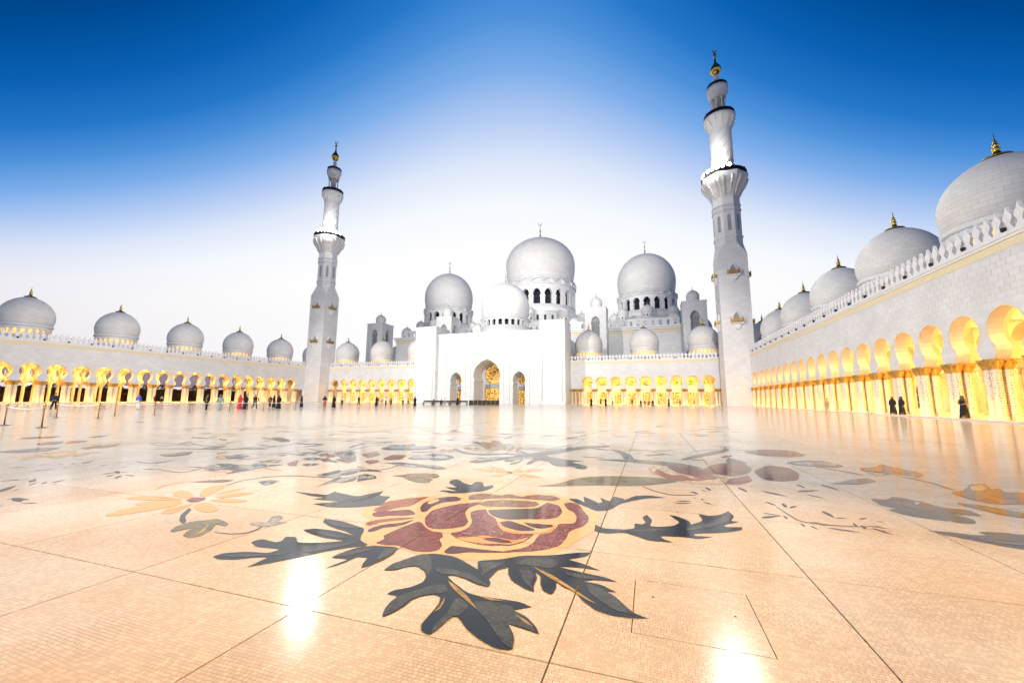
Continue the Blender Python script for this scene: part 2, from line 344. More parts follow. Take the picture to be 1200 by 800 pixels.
INLAYS = [
["rose","flower_ground","cream",0,[-344,438,-354,457,-348,477,-349,503,-333,527,-305,543,-281,568,-267,585,-240,592,-218,594,-194,596,-170,612,-143,615,-125,604,-110,584,-92,574,-76,546,-65,523,-62,490,-63,460,-71,437,-78,415,-85,391,-94,376,-112,364,-129,354,-148,346,-162,344,-182,347,-193,346,-210,343,-230,351,-248,348,-266,348,-280,356,-289,372,-290,379,-309,397,-314,409,-315,418,-330,424],1],
["rose","petal","lightbrown",1,[-348,490,-329,520,-306,537,-306,507,-302,485,-316,468,-320,451,-333,446,-340,458,-340,471],1],
["rose","petal","brown",1,[-328,436,-328,448,-309,459,-296,469,-283,460,-276,452,-285,443,-301,438,-312,427,-320,428],1],
["rose","petal","lightbrown",1,[-310,401,-310,412,-299,426,-277,439,-268,441,-276,428,-295,412,-300,394],1],
["rose","petal","maroon",1,[-292,382,-293,394,-286,408,-274,417,-266,433,-265,415,-271,404,-282,395,-282,383,-286,378],1],
["rose","petal","brown",1,[-260,353,-258,366,-266,374,-264,398,-259,427,-252,426,-240,413,-224,401,-215,404,-206,392,-206,383,-195,370,-192,357,-199,349,-212,347,-225,351,-235,355,-247,351],1],
["rose","petal","maroon",1,[-289,483,-297,507,-291,537,-273,552,-258,543,-255,530,-272,516,-276,492,-270,467,-275,463],1],
["rose","petal_edge","cream",1,[-291,504,-294,520,-288,529,-282,523,-283,510,-284,500],1],
["rose","petal","redvein",1,[-259,446,-267,475,-259,498,-248,516,-228,532,-218,540,-223,519,-228,503,-224,482,-214,464,-203,447,-200,430,-209,419,-221,411,-236,412,-249,427],1],
["rose","petal","redvein",1,[-218,484,-213,496,-204,504,-194,484,-177,468,-166,444,-153,427,-140,424,-132,430,-121,434,-120,422,-124,403,-133,390,-142,388,-149,383,-164,383,-183,388,-193,393,-205,404,-197,412,-194,428,-199,448,-209,466],1],
["rose","petal","blackolive",1,[-202,500,-187,509,-168,518,-144,530,-141,549,-138,563,-120,554,-109,523,-110,498,-121,487,-142,480,-161,471,-171,470,-187,479],1],
["rose","petal","brownolive",1,[-225,523,-220,545,-198,558,-172,561,-154,562,-145,549,-151,533,-168,526,-191,521,-207,513],1],
["rose","petal","redvein",1,[-138,563,-120,554,-109,523,-110,498,-121,487,-135,487,-139,512,-138,538],1],
["rose","petal","maroon",1,[-169,459,-160,467,-146,460,-133,452,-123,446,-125,440,-138,435,-154,441,-164,448],1],
["rose","petal","maroon",1,[-143,466,-130,466,-109,468,-107,462,-117,450,-131,453],1],
["rose","petal","redvein",1,[-117,565,-108,576,-94,564,-85,537,-75,514,-73,491,-76,474,-87,454,-86,427,-88,406,-98,392,-111,382,-124,376,-134,375,-119,389,-114,406,-115,421,-115,432,-105,441,-103,462,-104,474,-86,482,-89,510,-96,528,-106,538],1],
["rose","petal","maroon",1,[-186,355,-187,371,-178,372,-159,372,-137,374,-125,375,-147,366,-164,362,-174,354,-181,352],1],
["rose","petal","brownolive",1,[-257,564,-244,584,-212,579,-204,594,-182,582,-167,602,-140,605,-124,588,-133,574,-156,574,-189,571,-224,554,-245,538],1],
["rose","petal","orange",2,[-192,394,-180,398,-170,409,-149,407,-134,405,-123,418,-124,405,-134,392,-145,391,-156,387,-172,386,-184,388],1],
["rose","petal","orange",2,[-173,460,-171,462,-162,446,-149,435,-135,431,-114,438,-107,455,-107,470,-104,462,-106,443,-120,431,-138,425,-153,427,-165,443],1],
["rose","petal_edge","maroon",3,[-166,399,-154,407,-138,402,-133,397,-144,394,-157,395],1],
["leafA","leaf_blade","navy",0,[-213,302,-214,317,-208,331,-204,341,-192,349,-172,349,-155,339,-135,326,-122,312,-120,303,-131,305,-142,310,-154,313,-159,310,-148,301,-132,290,-122,288,-107,289,-92,290,-82,286,-92,278,-82,273,-73,264,-69,257,-79,259,-90,261,-82,249,-79,236,-89,235,-101,240,-112,247,-123,258,-127,257,-128,249,-129,239,-131,234,-137,236,-141,242,-142,254,-143,269,-147,278,-153,280,-160,275,-164,267,-164,257,-166,248,-169,242,-174,251,-176,260,-176,269,-186,269,-184,276,-175,284,-171,294,-173,303,-180,312,-192,319,-199,314,-204,306],1],
["leafA","leaf_highlight","slate",1,[-213,302,-214,317,-207,331,-203,340,-193,344,-177,318,-174,306,-180,313,-192,320,-199,315,-205,306],1],
["leafA","leaf_highlight","slate",1,[-176,320,-166,324,-154,322,-143,320,-129,311,-120,304,-131,306,-142,311,-154,314,-164,312,-171,315],1],
["leafA","leaf_highlight","slate",1,[-170,242,-166,249,-165,258,-165,268,-160,276,-153,281,-149,282,-146,288,-155,298,-160,295,-164,288,-169,280,-174,272,-176,268,-176,260,-174,250],1],
["leafA","leaf_highlight","slate",1,[-130,235,-129,240,-128,249,-127,257,-123,260,-122,273,-133,281,-136,279,-132,258,-133,247,-132,240],1],
["leafA","leaf_highlight","slate",1,[-122,280,-108,284,-94,282,-91,277,-82,272,-70,257,-79,260,-90,261,-83,249,-79,237,-87,241,-100,256,-112,267,-120,274],1],
["leafA","leaf_vein","gold",1,[-155,303,-149,300,-135,290,-125,281,-116,271,-126,278,-142,290],1],
["leafA","leaf_vein","gold",1,[-141,258,-141,266,-144,279,-141,272,-139,263],1],
["leafA","leaf_vein","gold",1,[-89,273,-81,269,-74,263,-81,266],1],
["leafA","leaf_vein","gold",1,[-122,288,-111,288,-100,287,-112,285],1],
["leafB","leaf_blade","navy",0,[-148,347,-129,357,-115,371,-90,380,-70,394,-57,400,-60,388,-74,376,-60,371,-45,362,-62,362,-79,358,-59,353,-39,350,-30,345,-46,343,-55,337,-41,336,-29,327,-42,325,-32,318,-22,309,-16,301,-7,297,-16,294,-29,293,-40,296,-50,306,-57,317,-67,322,-74,328,-72,318,-73,307,-80,311,-85,322,-88,335,-94,340,-90,330,-89,316,-86,307,-94,310,-107,319,-114,330,-118,342,-125,334,-125,319,-127,312,-134,314,-135,325,-141,331],1],
["leafB","leaf_highlight","slate",1,[-111,365,-88,373,-79,364,-83,351,-98,352,-115,350],1],
["leafB","leaf_highlight","slate",1,[-109,341,-99,342,-93,333,-92,319,-87,309,-99,322,-104,333],1],
["leafB","leaf_highlight","slate",1,[-52,335,-41,330,-29,320,-18,303,-15,298,-28,300,-38,309,-48,320],1],
["leafB","leaf_highlight","slate",1,[-73,351,-58,348,-42,345,-55,341,-67,342],1],
["leafB","leaf_highlight","slate",1,[-146,343,-135,348,-123,348,-128,337,-132,324,-132,317,-136,330],1],
["leafB","leaf_vein","gold",1,[-100,351,-80,340,-62,324,-49,312,-40,304,-48,308,-63,321,-82,335],1],
["leafC","leaf_blade","navy",0,[-62,462,-64,486,-54,475,-31,479,-21,487,-22,506,-14,504,-8,515,-14,534,-9,547,-3,527,-6,502,4,501,20,511,28,528,17,556,25,554,38,537,39,523,54,543,52,575,62,567,77,578,89,600,92,578,84,554,93,554,74,535,74,526,92,532,90,521,69,504,39,491,38,482,56,485,42,474,28,475,4,470,8,460,16,454,-6,451,-20,462,-31,469,-50,459],1],
["leafC","leaf_highlight","slate",1,[30,503,64,542,88,588,90,575,82,551,59,520,34,497],1],
["leafC","leaf_highlight","slate",1,[-51,470,-26,479,4,495,27,504,4,488,-26,472],1],
["leafC","leaf_highlight","slate",1,[-14,532,-9,543,-6,521,-8,504],1],
["leafD","leaf_blade","navy",0,[-116,595,-102,598,-90,581,-97,615,-81,598,-72,584,-67,592,-73,616,-58,600,-55,631,-39,621,-42,608,-26,646,-6,657,16,649,-9,637,-29,614,-44,590,-54,554,-68,543,-85,558,-101,574],1],
["leafD","leaf_highlight","slate",1,[-56,566,-56,600,-54,623,-42,613,-47,589],1],
["leafD","leaf_highlight","slate",1,[-95,612,-80,593,-72,576,-78,579],1],
["leafE","leaf_blade","navy",0,[-374,276,-372,286,-356,295,-334,299,-332,310,-343,309,-359,307,-376,315,-374,325,-352,322,-350,328,-357,338,-347,341,-332,329,-319,332,-307,338,-292,349,-316,348,-342,354,-358,361,-349,369,-323,370,-293,364,-314,373,-335,378,-358,389,-366,401,-341,400,-313,391,-299,387,-281,356,-261,346,-278,332,-289,319,-298,303,-304,295,-313,283,-324,270,-325,282,-326,292,-336,288,-347,279,-361,274],1],
["leafE","leaf_highlight","slate",1,[-371,278,-352,291,-329,297,-318,308,-319,299,-334,292,-351,282],1],
["leafE","leaf_highlight","slate",1,[-327,322,-300,331,-284,346,-275,350,-287,329,-303,310],1],
["leafE","leaf_highlight","slate",1,[-354,361,-329,362,-293,356,-308,352,-336,356],1],
["leafE","leaf_highlight","slate",1,[-361,396,-336,395,-303,386,-317,380,-344,385],1],
["leafF","leaf_blade","navy",0,[-261,290,-258,303,-256,312,-274,309,-272,325,-267,340,-256,347,-232,352,-226,335,-226,320,-229,308,-233,300,-239,310,-242,320,-253,319,-254,304,-257,296],1],
["leafF","leaf_highlight","slate",1,[-273,311,-269,325,-260,337,-250,339,-257,327,-262,317],1],
["leafF","leaf_highlight","slate",1,[-232,318,-242,342,-232,350,-227,336,-227,322],1],
["leafG","leaf_blade","slate",0,[-513,496,-482,495,-452,496,-457,516,-432,509,-405,503,-398,521,-391,546,-378,517,-359,520,-351,492,-335,478,-363,457,-379,448,-402,443,-432,449,-418,461,-408,472,-431,470,-453,470,-442,481,-470,483],1],
["leafG","leaf_highlight","navy",1,[-392,473,-394,511,-389,543,-382,522,-383,491],1],
["leafH","leaf_blade","navy",0,[-312,575,-308,583,-282,582,-301,592,-317,603,-296,606,-318,626,-331,644,-331,667,-321,663,-300,640,-284,632,-287,660,-274,658,-259,627,-249,642,-243,626,-246,599,-273,571,-288,568],1],
["leafH","leaf_highlight","slate",1,[-266,598,-283,646,-272,650,-258,620],1],
["yellow","petal","ochre",0,[-620,321,-633,343,-634,376,-614,400,-598,395,-590,375,-600,343,-607,326],1],
["yellow","petal","ochre",0,[-704,385,-698,397,-659,411,-617,407,-644,392,-680,382],1],
["yellow","petal","ochre",0,[-652,367,-649,385,-615,405,-613,388,-627,367],1],
["yellow","petal","ochre",0,[-570,351,-584,366,-586,385,-583,397,-564,374,-555,353],1],
["yellow","petal","ochre",0,[-672,427,-683,446,-646,437,-620,422,-620,412,-648,415],1],
["yellow","petal","ochre",0,[-620,429,-653,457,-668,484,-656,494,-638,479,-621,454,-602,425],1],
["yellow","petal","ochre",0,[-570,388,-574,404,-542,398,-517,385,-520,372,-544,376],1],
["yellow","petal","ochre",0,[-580,418,-562,433,-526,433,-529,420,-562,412],1],
["yellow","petal","ochre",0,[-593,431,-590,460,-561,471,-561,451,-575,430],1],
["yellow","petal","ochre",0,[-607,442,-614,471,-607,490,-598,466],1],
["yellow","flower_centre","brown",1,[-608,404,-618,419,-598,424,-587,415,-587,399],1],
["oliveleaf","leaf_blade","olive",0,[-486,311,-497,324,-500,342,-490,349,-483,359,-453,350,-447,342,-464,343,-450,329,-440,311,-444,303,-457,305,-470,318,-472,329,-478,317,-479,309],1],
["oliveleaf","leaf_vein","gold",1,[-449,306,-453,319,-466,335,-478,342,-464,336,-449,319],1],
["oliveleaf","stem","navy",0,[-563,379,-541,356,-516,338,-498,332,-508,341,-528,352,-553,376],1],
["oliveleaf","stem","slate",0,[-440,324,-417,326,-406,333,-406,344,-412,359,-406,368,-404,367,-410,359,-403,344,-404,331,-417,324,-440,323],1],
["paleA","leaf_blade","grey",0,[-433,357,-427,366,-416,366,-433,388,-426,394,-412,385,-408,371,-396,377,-399,360,-411,353],1],
["m1","leaf_blade","olive",0,[-455,655,-438,667,-436,686,-414,698,-385,700,-367,680,-365,660,-383,665,-386,652,-358,634,-359,618,-381,617,-404,632,-423,650],1],
["m1","petal_marking","brownolive",1,[-437,654,-430,660,-431,671,-422,676,-410,676,-399,663,-396,652,-405,656,-405,648,-390,636,-388,627,-398,628,-411,638,-422,649],1],
["m1","petal_marking","brownolive",1,[-404,664,-398,669,-398,678,-390,683,-379,682,-371,672,-369,663,-376,666,-377,660,-364,650,-364,642,-373,642,-383,651,-391,660],1],
["m2","petal","ochre",0,[-263,771,-303,791,-352,773,-312,767,-268,753],1],
["m2","petal_marking","paleochre",1,[-296,764,-315,778,-336,770,-317,764,-296,753],1],
["m2","petal_marking","paleochre",1,[-271,774,-288,786,-306,779,-290,774,-272,766],1],
["m2","petal","ochre",0,[-265,770,-305,806,-338,831,-293,784],1],
["m2","petal_marking","paleochre",1,[-289,776,-310,800,-326,816,-303,786],1],
["m2","petal_marking","paleochre",1,[-277,785,-294,804,-308,817,-289,793],1],
["m2","petal","ochre",0,[-262,771,-261,807,-259,835,-252,800,-254,763],1],
["m2","petal_marking","paleochre",1,[-262,779,-263,801,-264,817,-259,796,-257,774],1],
["m2","petal_marking","paleochre",1,[-255,784,-256,802,-256,815,-252,798,-251,780],1],
["m2","petal","ochre",0,[-258,765,-238,816,-206,817,-229,784],1],
["m2","petal_marking","paleochre",1,[-253,775,-247,804,-233,802,-241,784],1],
["m2","petal_marking","paleochre",1,[-231,785,-225,809,-212,809,-220,793],1],
["m2","petal","ochre",0,[-256,758,-221,756,-185,730,-216,727,-238,736],1],
["m2","petal_marking","paleochre",1,[-248,750,-232,746,-214,729,-228,729,-239,736],1],
["m2","petal_marking","paleochre",1,[-226,754,-212,752,-197,738,-209,738,-218,743],1],
["m2","petal","ochre",0,[-260,756,-271,733,-286,719,-265,709,-256,739],1],
["m2","petal_marking","paleochre",1,[-272,743,-275,730,-281,723,-271,715,-269,733],1],
["m2","petal_marking","paleochre",1,[-259,745,-263,735,-268,728,-260,722,-257,737],1],
["m2","flower_centre","brown",1,[-267,757,-266,774,-257,767,-254,749],1],
["m3","petal","lightbrown",0,[-597,822,-620,895,-579,901,-553,833,-568,808],1],
["m3","petal_marking","brown",1,[-596,831,-614,874,-596,875,-576,835,-580,821],1],
["m3","petal_marking","brown",1,[-577,841,-590,876,-574,877,-559,845,-564,833],1],
["m3","petal","stonebrown",0,[-695,866,-699,932,-646,885,-632,818],1],
["m3","petal_marking","brownolive",1,[-687,867,-697,905,-667,875,-651,835],1],
["m3","petal_marking","brownolive",1,[-669,874,-675,905,-650,881,-639,848],1],
["m3","petal","grey",0,[-778,857,-787,917,-739,909,-714,858,-718,814],1],
["m3","petal_marking","slate",1,[-770,860,-782,894,-759,887,-740,857,-736,832],1],
["m3","petal_marking","slate",1,[-747,869,-755,897,-735,892,-721,867,-719,846],1],
["m3","petal","stonebrown",0,[-699,777,-685,812,-636,787,-628,745],1],
["m3","petal_marking","brownolive",1,[-688,777,-686,795,-659,779,-650,754],1],
["m3","petal_marking","brownolive",1,[-667,783,-664,799,-642,786,-635,765],1],
["m3","petal","lightbrown",0,[-616,781,-608,812,-581,794,-572,747],1],
["m3","petal_marking","brown",1,[-610,781,-610,798,-595,786,-585,758],1],
["m3","petal_marking","brown",1,[-597,785,-595,799,-583,790,-576,767],1],
["m3","petal","stonebrown",0,[-793,828,-802,866,-762,840,-752,801],1],
["m3","petal_marking","brownolive",1,[-789,829,-798,851,-776,834,-766,811],1],
["m3","petal_marking","brownolive",1,[-777,833,-784,851,-765,838,-758,819],1],
["m3","petal","lightbrown",0,[-728,766,-726,790,-688,765,-688,740],1],
["m3","petal_marking","brown",1,[-722,765,-724,778,-703,762,-700,748],1],
["m3","petal_marking","brown",1,[-710,768,-712,779,-694,766,-692,754],1],
["m4","leaf_blade","slate",0,[-550,849,-551,895,-536,952,-492,944,-450,909,-451,850,-498,854,-520,837],1],
["m4","petal_marking","grey",1,[-541,859,-546,886,-545,917,-524,910,-501,888,-495,853,-518,859,-526,851],1],
["m4","petal_marking","grey",1,[-502,877,-504,899,-500,925,-483,920,-465,902,-462,873,-481,877,-489,870],1],
["m5","leaf_blade","navy",0,[-546,678,-522,698,-491,679,-512,681,-538,673],1],
["m5","petal_marking","slate",1,[-540,678,-531,688,-514,676,-525,678,-536,675],1],
["m5","petal_marking","slate",1,[-524,684,-515,692,-501,682,-510,684,-520,681],1],
["m5","leaf_blade","slate",0,[-509,635,-510,653,-482,645,-463,626,-470,608,-477,589],1],
["m5","petal_marking","grey",1,[-503,630,-506,640,-492,634,-481,623,-481,612,-482,602],1],
["m5","petal_marking","grey",1,[-489,633,-491,641,-479,637,-470,627,-472,618,-473,610],1],
["m6","leaf_blade","slate",0,[-562,775,-530,793,-483,793,-434,787,-392,758,-408,741,-437,751,-479,754,-512,760],1],
["m6","petal_marking","grey",1,[-534,769,-522,777,-500,774,-477,768,-454,749,-459,740,-474,748,-494,752,-510,757],1],
["m6","petal_marking","grey",1,[-483,783,-471,790,-453,789,-433,784,-414,768,-420,760,-432,767,-449,770,-463,774],1],
["m7","leaf_blade","slate",0,[-729,994,-735,1059,-710,1094,-699,1124,-658,1067,-622,1104,-577,1054,-606,1000,-655,977,-696,965],1],
["m7","petal_marking","grey",1,[-717,1007,-727,1045,-720,1063,-718,1079,-692,1045,-681,1064,-653,1032,-660,1003,-681,992,-699,988],1],
["m7","petal_marking","grey",1,[-662,1032,-668,1064,-659,1079,-656,1092,-637,1064,-625,1080,-604,1055,-612,1030,-632,1020,-648,1016],1],
["m8","leaf_blade","grey",0,[-853,1105,-840,1144,-795,1168,-796,1128,-823,1095],1],
["m8","petal_marking","slate",1,[-848,1111,-846,1132,-828,1143,-823,1121,-832,1103],1],
["m8","petal_marking","slate",1,[-819,1124,-816,1142,-799,1151,-797,1132,-806,1118],1],
["m8","stem","slate",0,[-820,971,-847,1030,-857,1074,-842,1101,-837,1098,-846,1073,-837,1033,-814,973],1],
["m9","petal","stonebrown",0,[-480,1137,-517,1197,-530,1269,-492,1234,-505,1315,-479,1295,-434,1204,-430,1258,-405,1167,-400,1081,-419,1053],1],
["m9","petal_marking","brownolive",1,[-481,1155,-502,1194,-512,1236,-493,1213,-504,1260,-492,1248,-465,1192,-468,1224,-449,1168,-439,1115,-446,1098],1],
["m9","petal_marking","brownolive",1,[-450,1174,-466,1205,-473,1239,-457,1222,-465,1259,-454,1250,-434,1205,-434,1231,-420,1186,-415,1141,-422,1127],1],
["m9","petal","paleochre",0,[-488,1059,-518,1077,-514,1138,-469,1110,-450,1042],1],
["m9","petal_marking","lightbrown",1,[-495,1065,-510,1078,-512,1113,-490,1094,-476,1052],1],
["m9","petal_marking","lightbrown",1,[-477,1075,-489,1086,-490,1114,-471,1099,-460,1065],1],
["m9","petal","paleochre",0,[-391,1127,-390,1222,-357,1186,-346,1082,-363,1019],1],
["m9","petal_marking","lightbrown",1,[-388,1123,-393,1178,-377,1155,-365,1093,-368,1055],1],
["m9","petal_marking","lightbrown",1,[-368,1130,-370,1174,-356,1156,-348,1106,-353,1074],1],
["m9","petal","paleochre",0,[-562,1017,-560,1073,-510,1038,-499,977,-524,967],1],
["m9","petal_marking","lightbrown",1,[-554,1014,-558,1046,-532,1023,-521,986,-532,982],1],
["m9","petal_marking","lightbrown",1,[-534,1020,-535,1046,-514,1028,-507,998,-516,994],1],
["m9","petal","navy",0,[-556,1224,-533,1234,-499,1194,-522,1195],1],
["m9","petal_marking","slate",1,[-548,1218,-538,1222,-519,1196,-530,1198],1],
["m9","petal_marking","slate",1,[-532,1221,-524,1225,-508,1204,-518,1206],1],
["m9","stem","slate",0,[-531,1074,-486,1020,-437,989,-404,992,-363,1018,-319,1018,-318,1005,-356,1001,-395,969,-445,966,-499,1007,-541,1066],1],
["m10","leaf_blade","slate",0,[-393,853,-385,912,-365,951,-334,963,-309,995,-257,1036,-243,998,-304,953,-300,889,-319,886,-324,921,-347,884,-365,846],1],
["m10","petal_marking","grey",1,[-382,876,-382,911,-376,932,-363,937,-355,954,-335,973,-326,951,-349,929,-342,891,-351,891,-355,912,-363,891,-368,869],1],
["m10","petal_marking","grey",1,[-320,905,-318,935,-310,952,-299,957,-290,971,-272,988,-265,970,-287,951,-284,919,-291,919,-294,936,-302,919,-309,899],1],
["m11","leaf_blade","olive",0,[-182,658,-153,687,-136,735,-117,766,-80,791,-38,803,10,807,44,783,20,756,-18,723,-55,708,-88,702,-139,675],1],
["m12","leaf_blade","slate",0,[-260,865,-267,915,-259,976,-230,994,-186,965,-150,960,-176,933,-130,891,-129,850,-147,850,-162,878,-177,861,-202,875,-227,930,-252,932,-252,876],1],
["m13","leaf_blade","slate",0,[-331,980,-302,1032,-275,1110,-243,1185,-191,1266,-125,1312,-117,1281,-173,1209,-206,1145,-231,1081,-260,1014,-295,950,-305,906],1],
["m14","leaf_blade","slate",0,[-110,1208,-80,1186,-50,1106,-40,1025,-66,1029,-76,1113],1],
["m15","leaf_blade","olive",0,[-131,995,-85,1013,-39,1025,10,1021,64,1007,102,944,60,946,13,964,-38,981,-83,985],1],
["m16","petal","paleochre",0,[-10,913,6,954,25,915,42,870,71,852,109,876,125,863,133,816,101,777,69,770,38,789,10,830,-5,856],1],
["m16","petal_marking","lightbrown",1,[4,882,10,904,18,881,25,853,37,840,53,852,60,843,64,813,51,790,37,787,23,802,12,831,5,848],1],
["m16","petal_marking","lightbrown",1,[63,893,70,911,75,893,80,870,90,860,105,870,110,863,113,838,100,818,87,816,76,828,67,852,63,866],1],
["m16","petal","brown",1,[26,950,62,976,91,929,120,915,108,872,71,847,48,868],1],
["m16","petal","lightbrown",1,[-5,868,14,869,40,836,74,818,106,830,72,797,39,806,11,839],1],
["m16","petal","brownolive",0,[94,930,130,1022,190,1076,198,988,175,910,142,867,116,882],1],
["m16","petal_marking","brown",1,[109,935,126,988,151,1015,153,963,142,915,127,890,116,902],1],
["m16","petal_marking","brown",1,[146,949,162,992,185,1015,186,973,175,934,161,912,152,921],1],
["m16","petal","brown",0,[190,949,240,1048,272,1024,270,946,244,868,209,845,186,855],1],
["m16","petal_marking","maroon",1,[199,938,224,993,235,977,231,930,217,882,202,869,193,878],1],
["m16","petal_marking","maroon",1,[232,946,254,991,264,978,260,940,248,901,233,890,225,897],1],
["m16","petal","brownolive",1,[209,946,238,992,260,965,248,907,215,886],1],
["m16","petal","lightbrown",0,[122,831,171,893,167,834,136,785,111,788],1],
["m16","petal_marking","brown",1,[125,827,146,861,143,825,129,796,119,800],1],
["m16","petal_marking","brown",1,[144,832,163,860,160,832,147,807,138,810],1],
["m17","leaf_blade","slate",0,[178,1145,195,1101,204,1050,173,1043,160,1069],1],
["m18","stem","slate",0,[61,1065,97,1150,144,1235,188,1327,194,1384,209,1384,212,1320,171,1221,118,1138,75,1059],1],
["m19","petal","brownolive",0,[240,1305,304,1372,377,1379,385,1268,328,1208,280,1211,248,1245],1],
["m19","petal_marking","brown",1,[254,1290,282,1326,310,1325,310,1255,285,1220,265,1227,254,1252],1],
["m19","petal_marking","brown",1,[316,1309,342,1338,368,1338,367,1282,343,1252,325,1257,316,1277],1],
["m20","leaf_blade","slate",0,[288,1104,338,1161,385,1165,399,1096,368,1056,338,1056,299,1066],1],
["m20","petal_marking","grey",1,[301,1099,324,1130,343,1128,345,1084,330,1061,318,1063,303,1073],1],
["m20","petal_marking","grey",1,[349,1114,370,1140,386,1139,388,1103,375,1084,364,1086,350,1093],1],
["m20","stem","slate",0,[334,1056,360,1025,378,996,382,971,377,970,370,993,352,1020,330,1053],1],
["m21","leaf_blade","slate",0,[287,853,338,911,374,939,375,906,330,862],1],
["m22","petal","brown",0,[413,1070,458,1106,491,1160,489,1098,504,1034,469,980,454,1011,428,1015,402,1029],1],
["m22","petal_marking","maroon",1,[419,1059,440,1078,457,1109,451,1071,451,1028,432,994,429,1017,420,1022,411,1034],1],
["m22","petal_marking","maroon",1,[466,1073,484,1089,499,1114,494,1083,495,1048,478,1021,475,1039,466,1043,458,1052],1],
["m22","stem","slate",0,[404,1019,409,976,418,988,431,1004,433,1003,422,984,404,974,401,1018],1],
["m23","petal","brown",0,[440,842,479,877,512,932,542,948,518,892,520,871,553,879,500,790,447,767,434,786,433,819],1],
["m23","petal_marking","maroon",1,[448,841,467,861,486,893,498,900,484,867,482,854,495,856,463,800,440,789,438,804,442,827],1],
["m23","petal_marking","maroon",1,[492,857,509,873,525,899,537,905,524,879,522,868,535,870,507,823,485,814,483,826,487,845],1],
["m23","petal","ochre",1,[504,914,529,935,521,904,489,864,483,874],1],
["m24","leaf_blade","navy",0,[296,746,318,747,335,773,348,769,360,742,366,717,390,718,386,684,365,684,356,689,364,662,354,640,333,637,332,657,330,640,312,647,295,656,289,682,306,692,291,701,294,721],1],
["m24","leaf_highlight","slate",1,[328,740,345,730,352,702,330,688,317,704],1],
["m24","leaf_highlight","paleochre",1,[349,752,353,739,340,725],1],
["m25","leaf_blade","navy",0,[283,589,303,590,319,586,334,589,332,603,358,608,369,604,389,621,342,547,331,548,322,553,310,562,298,572,288,581],1],
["m25","leaf_highlight","slate",1,[309,576,334,580,350,572,342,559,323,562],1],
["m26","leaf_blade","blackolive",0,[402,762,425,754,436,736,450,721,430,690,412,700,404,724,398,745],1],
["m26","stem","slate",0,[438,993,453,969,463,922,459,869,455,869,456,922,446,966,434,991],1],
["sprigA","leaf_blade","navy",0,[159,749,169,744,178,736,188,719,174,729,164,739],1],
["sprigA","leaf_blade","navy",0,[230,827,233,820,235,811,233,798,229,809,228,819],1],
["sprigA","leaf_blade","navy",0,[210,761,218,772,229,780,249,788,236,774,223,765],1],
["sprigA","leaf_blade","navy",0,[217,745,224,742,230,736,237,724,227,731,220,738],1],
["sprigA","leaf_blade","navy",0,[269,841,276,830,280,816,279,793,271,811,267,828],1],
["sprigA","leaf_blade","navy",0,[131,767,136,758,138,747,137,730,132,744,129,757],1],
["sprigA","leaf_blade","navy",0,[80,748,84,742,86,734,85,721,81,732,79,741],1],
["sprigA","leaf_blade","navy",0,[57,707,61,702,63,697,63,687,59,694,57,701],1],
["sprigB","leaf_blade","navy",0,[148,674,152,669,155,663,156,652,151,660,148,668],1],
["sprigB","leaf_blade","slate",0,[121,580,126,588,134,595,149,601,139,591,130,583],1],
["sprigB","leaf_blade","slate",0,[129,607,134,607,140,605,147,600,139,601,133,603],1],
["sprigB","leaf_blade","maroon",0,[168,672,170,665,169,656,165,644,164,655,165,665],1],
["sprigB","leaf_blade","slate",0,[169,646,171,651,174,656,182,661,178,654,173,648],1],
["sprigB","leaf_blade","navy",0,[159,570,160,567,161,563,159,557,158,562,158,567],1],
["sprigB","leaf_blade","slate",0,[167,564,169,561,170,557,170,550,168,556,166,560],1],
["sprigB","leaf_blade","slate",0,[182,562,190,563,198,561,210,555,198,555,189,558],1],
["sprigB","leaf_blade","maroon",0,[177,571,180,573,183,575,190,576,185,573,180,571],1],
["sprigB","leaf_blade","slate",0,[204,644,208,636,209,626,206,611,203,624,202,636],1],
["sprigB","leaf_blade","navy",0,[206,611,210,614,214,616,221,616,215,613,211,611],1],
["sprigB","leaf_blade","slate",0,[218,594,219,589,218,584,215,577,215,584,216,590],1],
["sprigB","leaf_blade","slate",0,[224,588,224,583,224,578,220,570,220,578,221,584],1],
["sprigB","leaf_blade","maroon",0,[229,579,234,575,237,568,239,557,233,565,230,573],1],
["sprigB","leaf_blade","slate",0,[232,588,236,587,241,585,248,580,241,582,235,584],1],
["sprigB","leaf_blade","navy",0,[169,580,172,581,177,582,183,581,178,580,173,579],1],
["sprigB","leaf_blade","slate",0,[150,601,152,597,152,592,150,585,149,591,149,597],1],
["sprigB","leaf_blade","slate",0,[232,614,234,618,237,622,244,625,240,620,236,616],1],
["sprigB","leaf_blade","maroon",0,[247,611,249,612,251,612,255,611,252,610,249,610],1],
["sprigB","stem","slate",0,[155,648,158,613,162,581,190,577,212,579,242,590,243,589,212,577,190,574,160,579,156,613,154,648],1],
["sprigC","leaf_blade","slate",0,[26,619,31,623,38,626,50,628,41,622,33,619],1],
["sprigC","leaf_blade","slate",0,[29,633,34,636,41,638,51,638,43,634,35,632],1],
["sprigC","leaf_blade","slate",0,[51,702,55,701,58,699,61,694,57,697,53,700],1],
["sprigC","leaf_blade","slate",0,[80,746,83,742,85,736,86,728,82,734,80,741],1],
["sprigC","leaf_blade","slate",0,[54,663,55,662,57,660,58,657,56,659,54,661],1],
["sprigC","leaf_blade","slate",0,[65,641,68,639,72,636,75,630,70,633,66,637],1],
["sprigC","leaf_blade","slate",0,[69,722,72,721,76,720,80,716,75,717,71,719],1],
["sprigC","leaf_blade","slate",0,[65,662,66,659,67,656,66,651,65,655,64,659],1],
["sprigC","stem","slate",0,[-16,721,1,691,22,673,43,677,60,683,60,681,44,674,21,669,-1,689,-18,720],1],
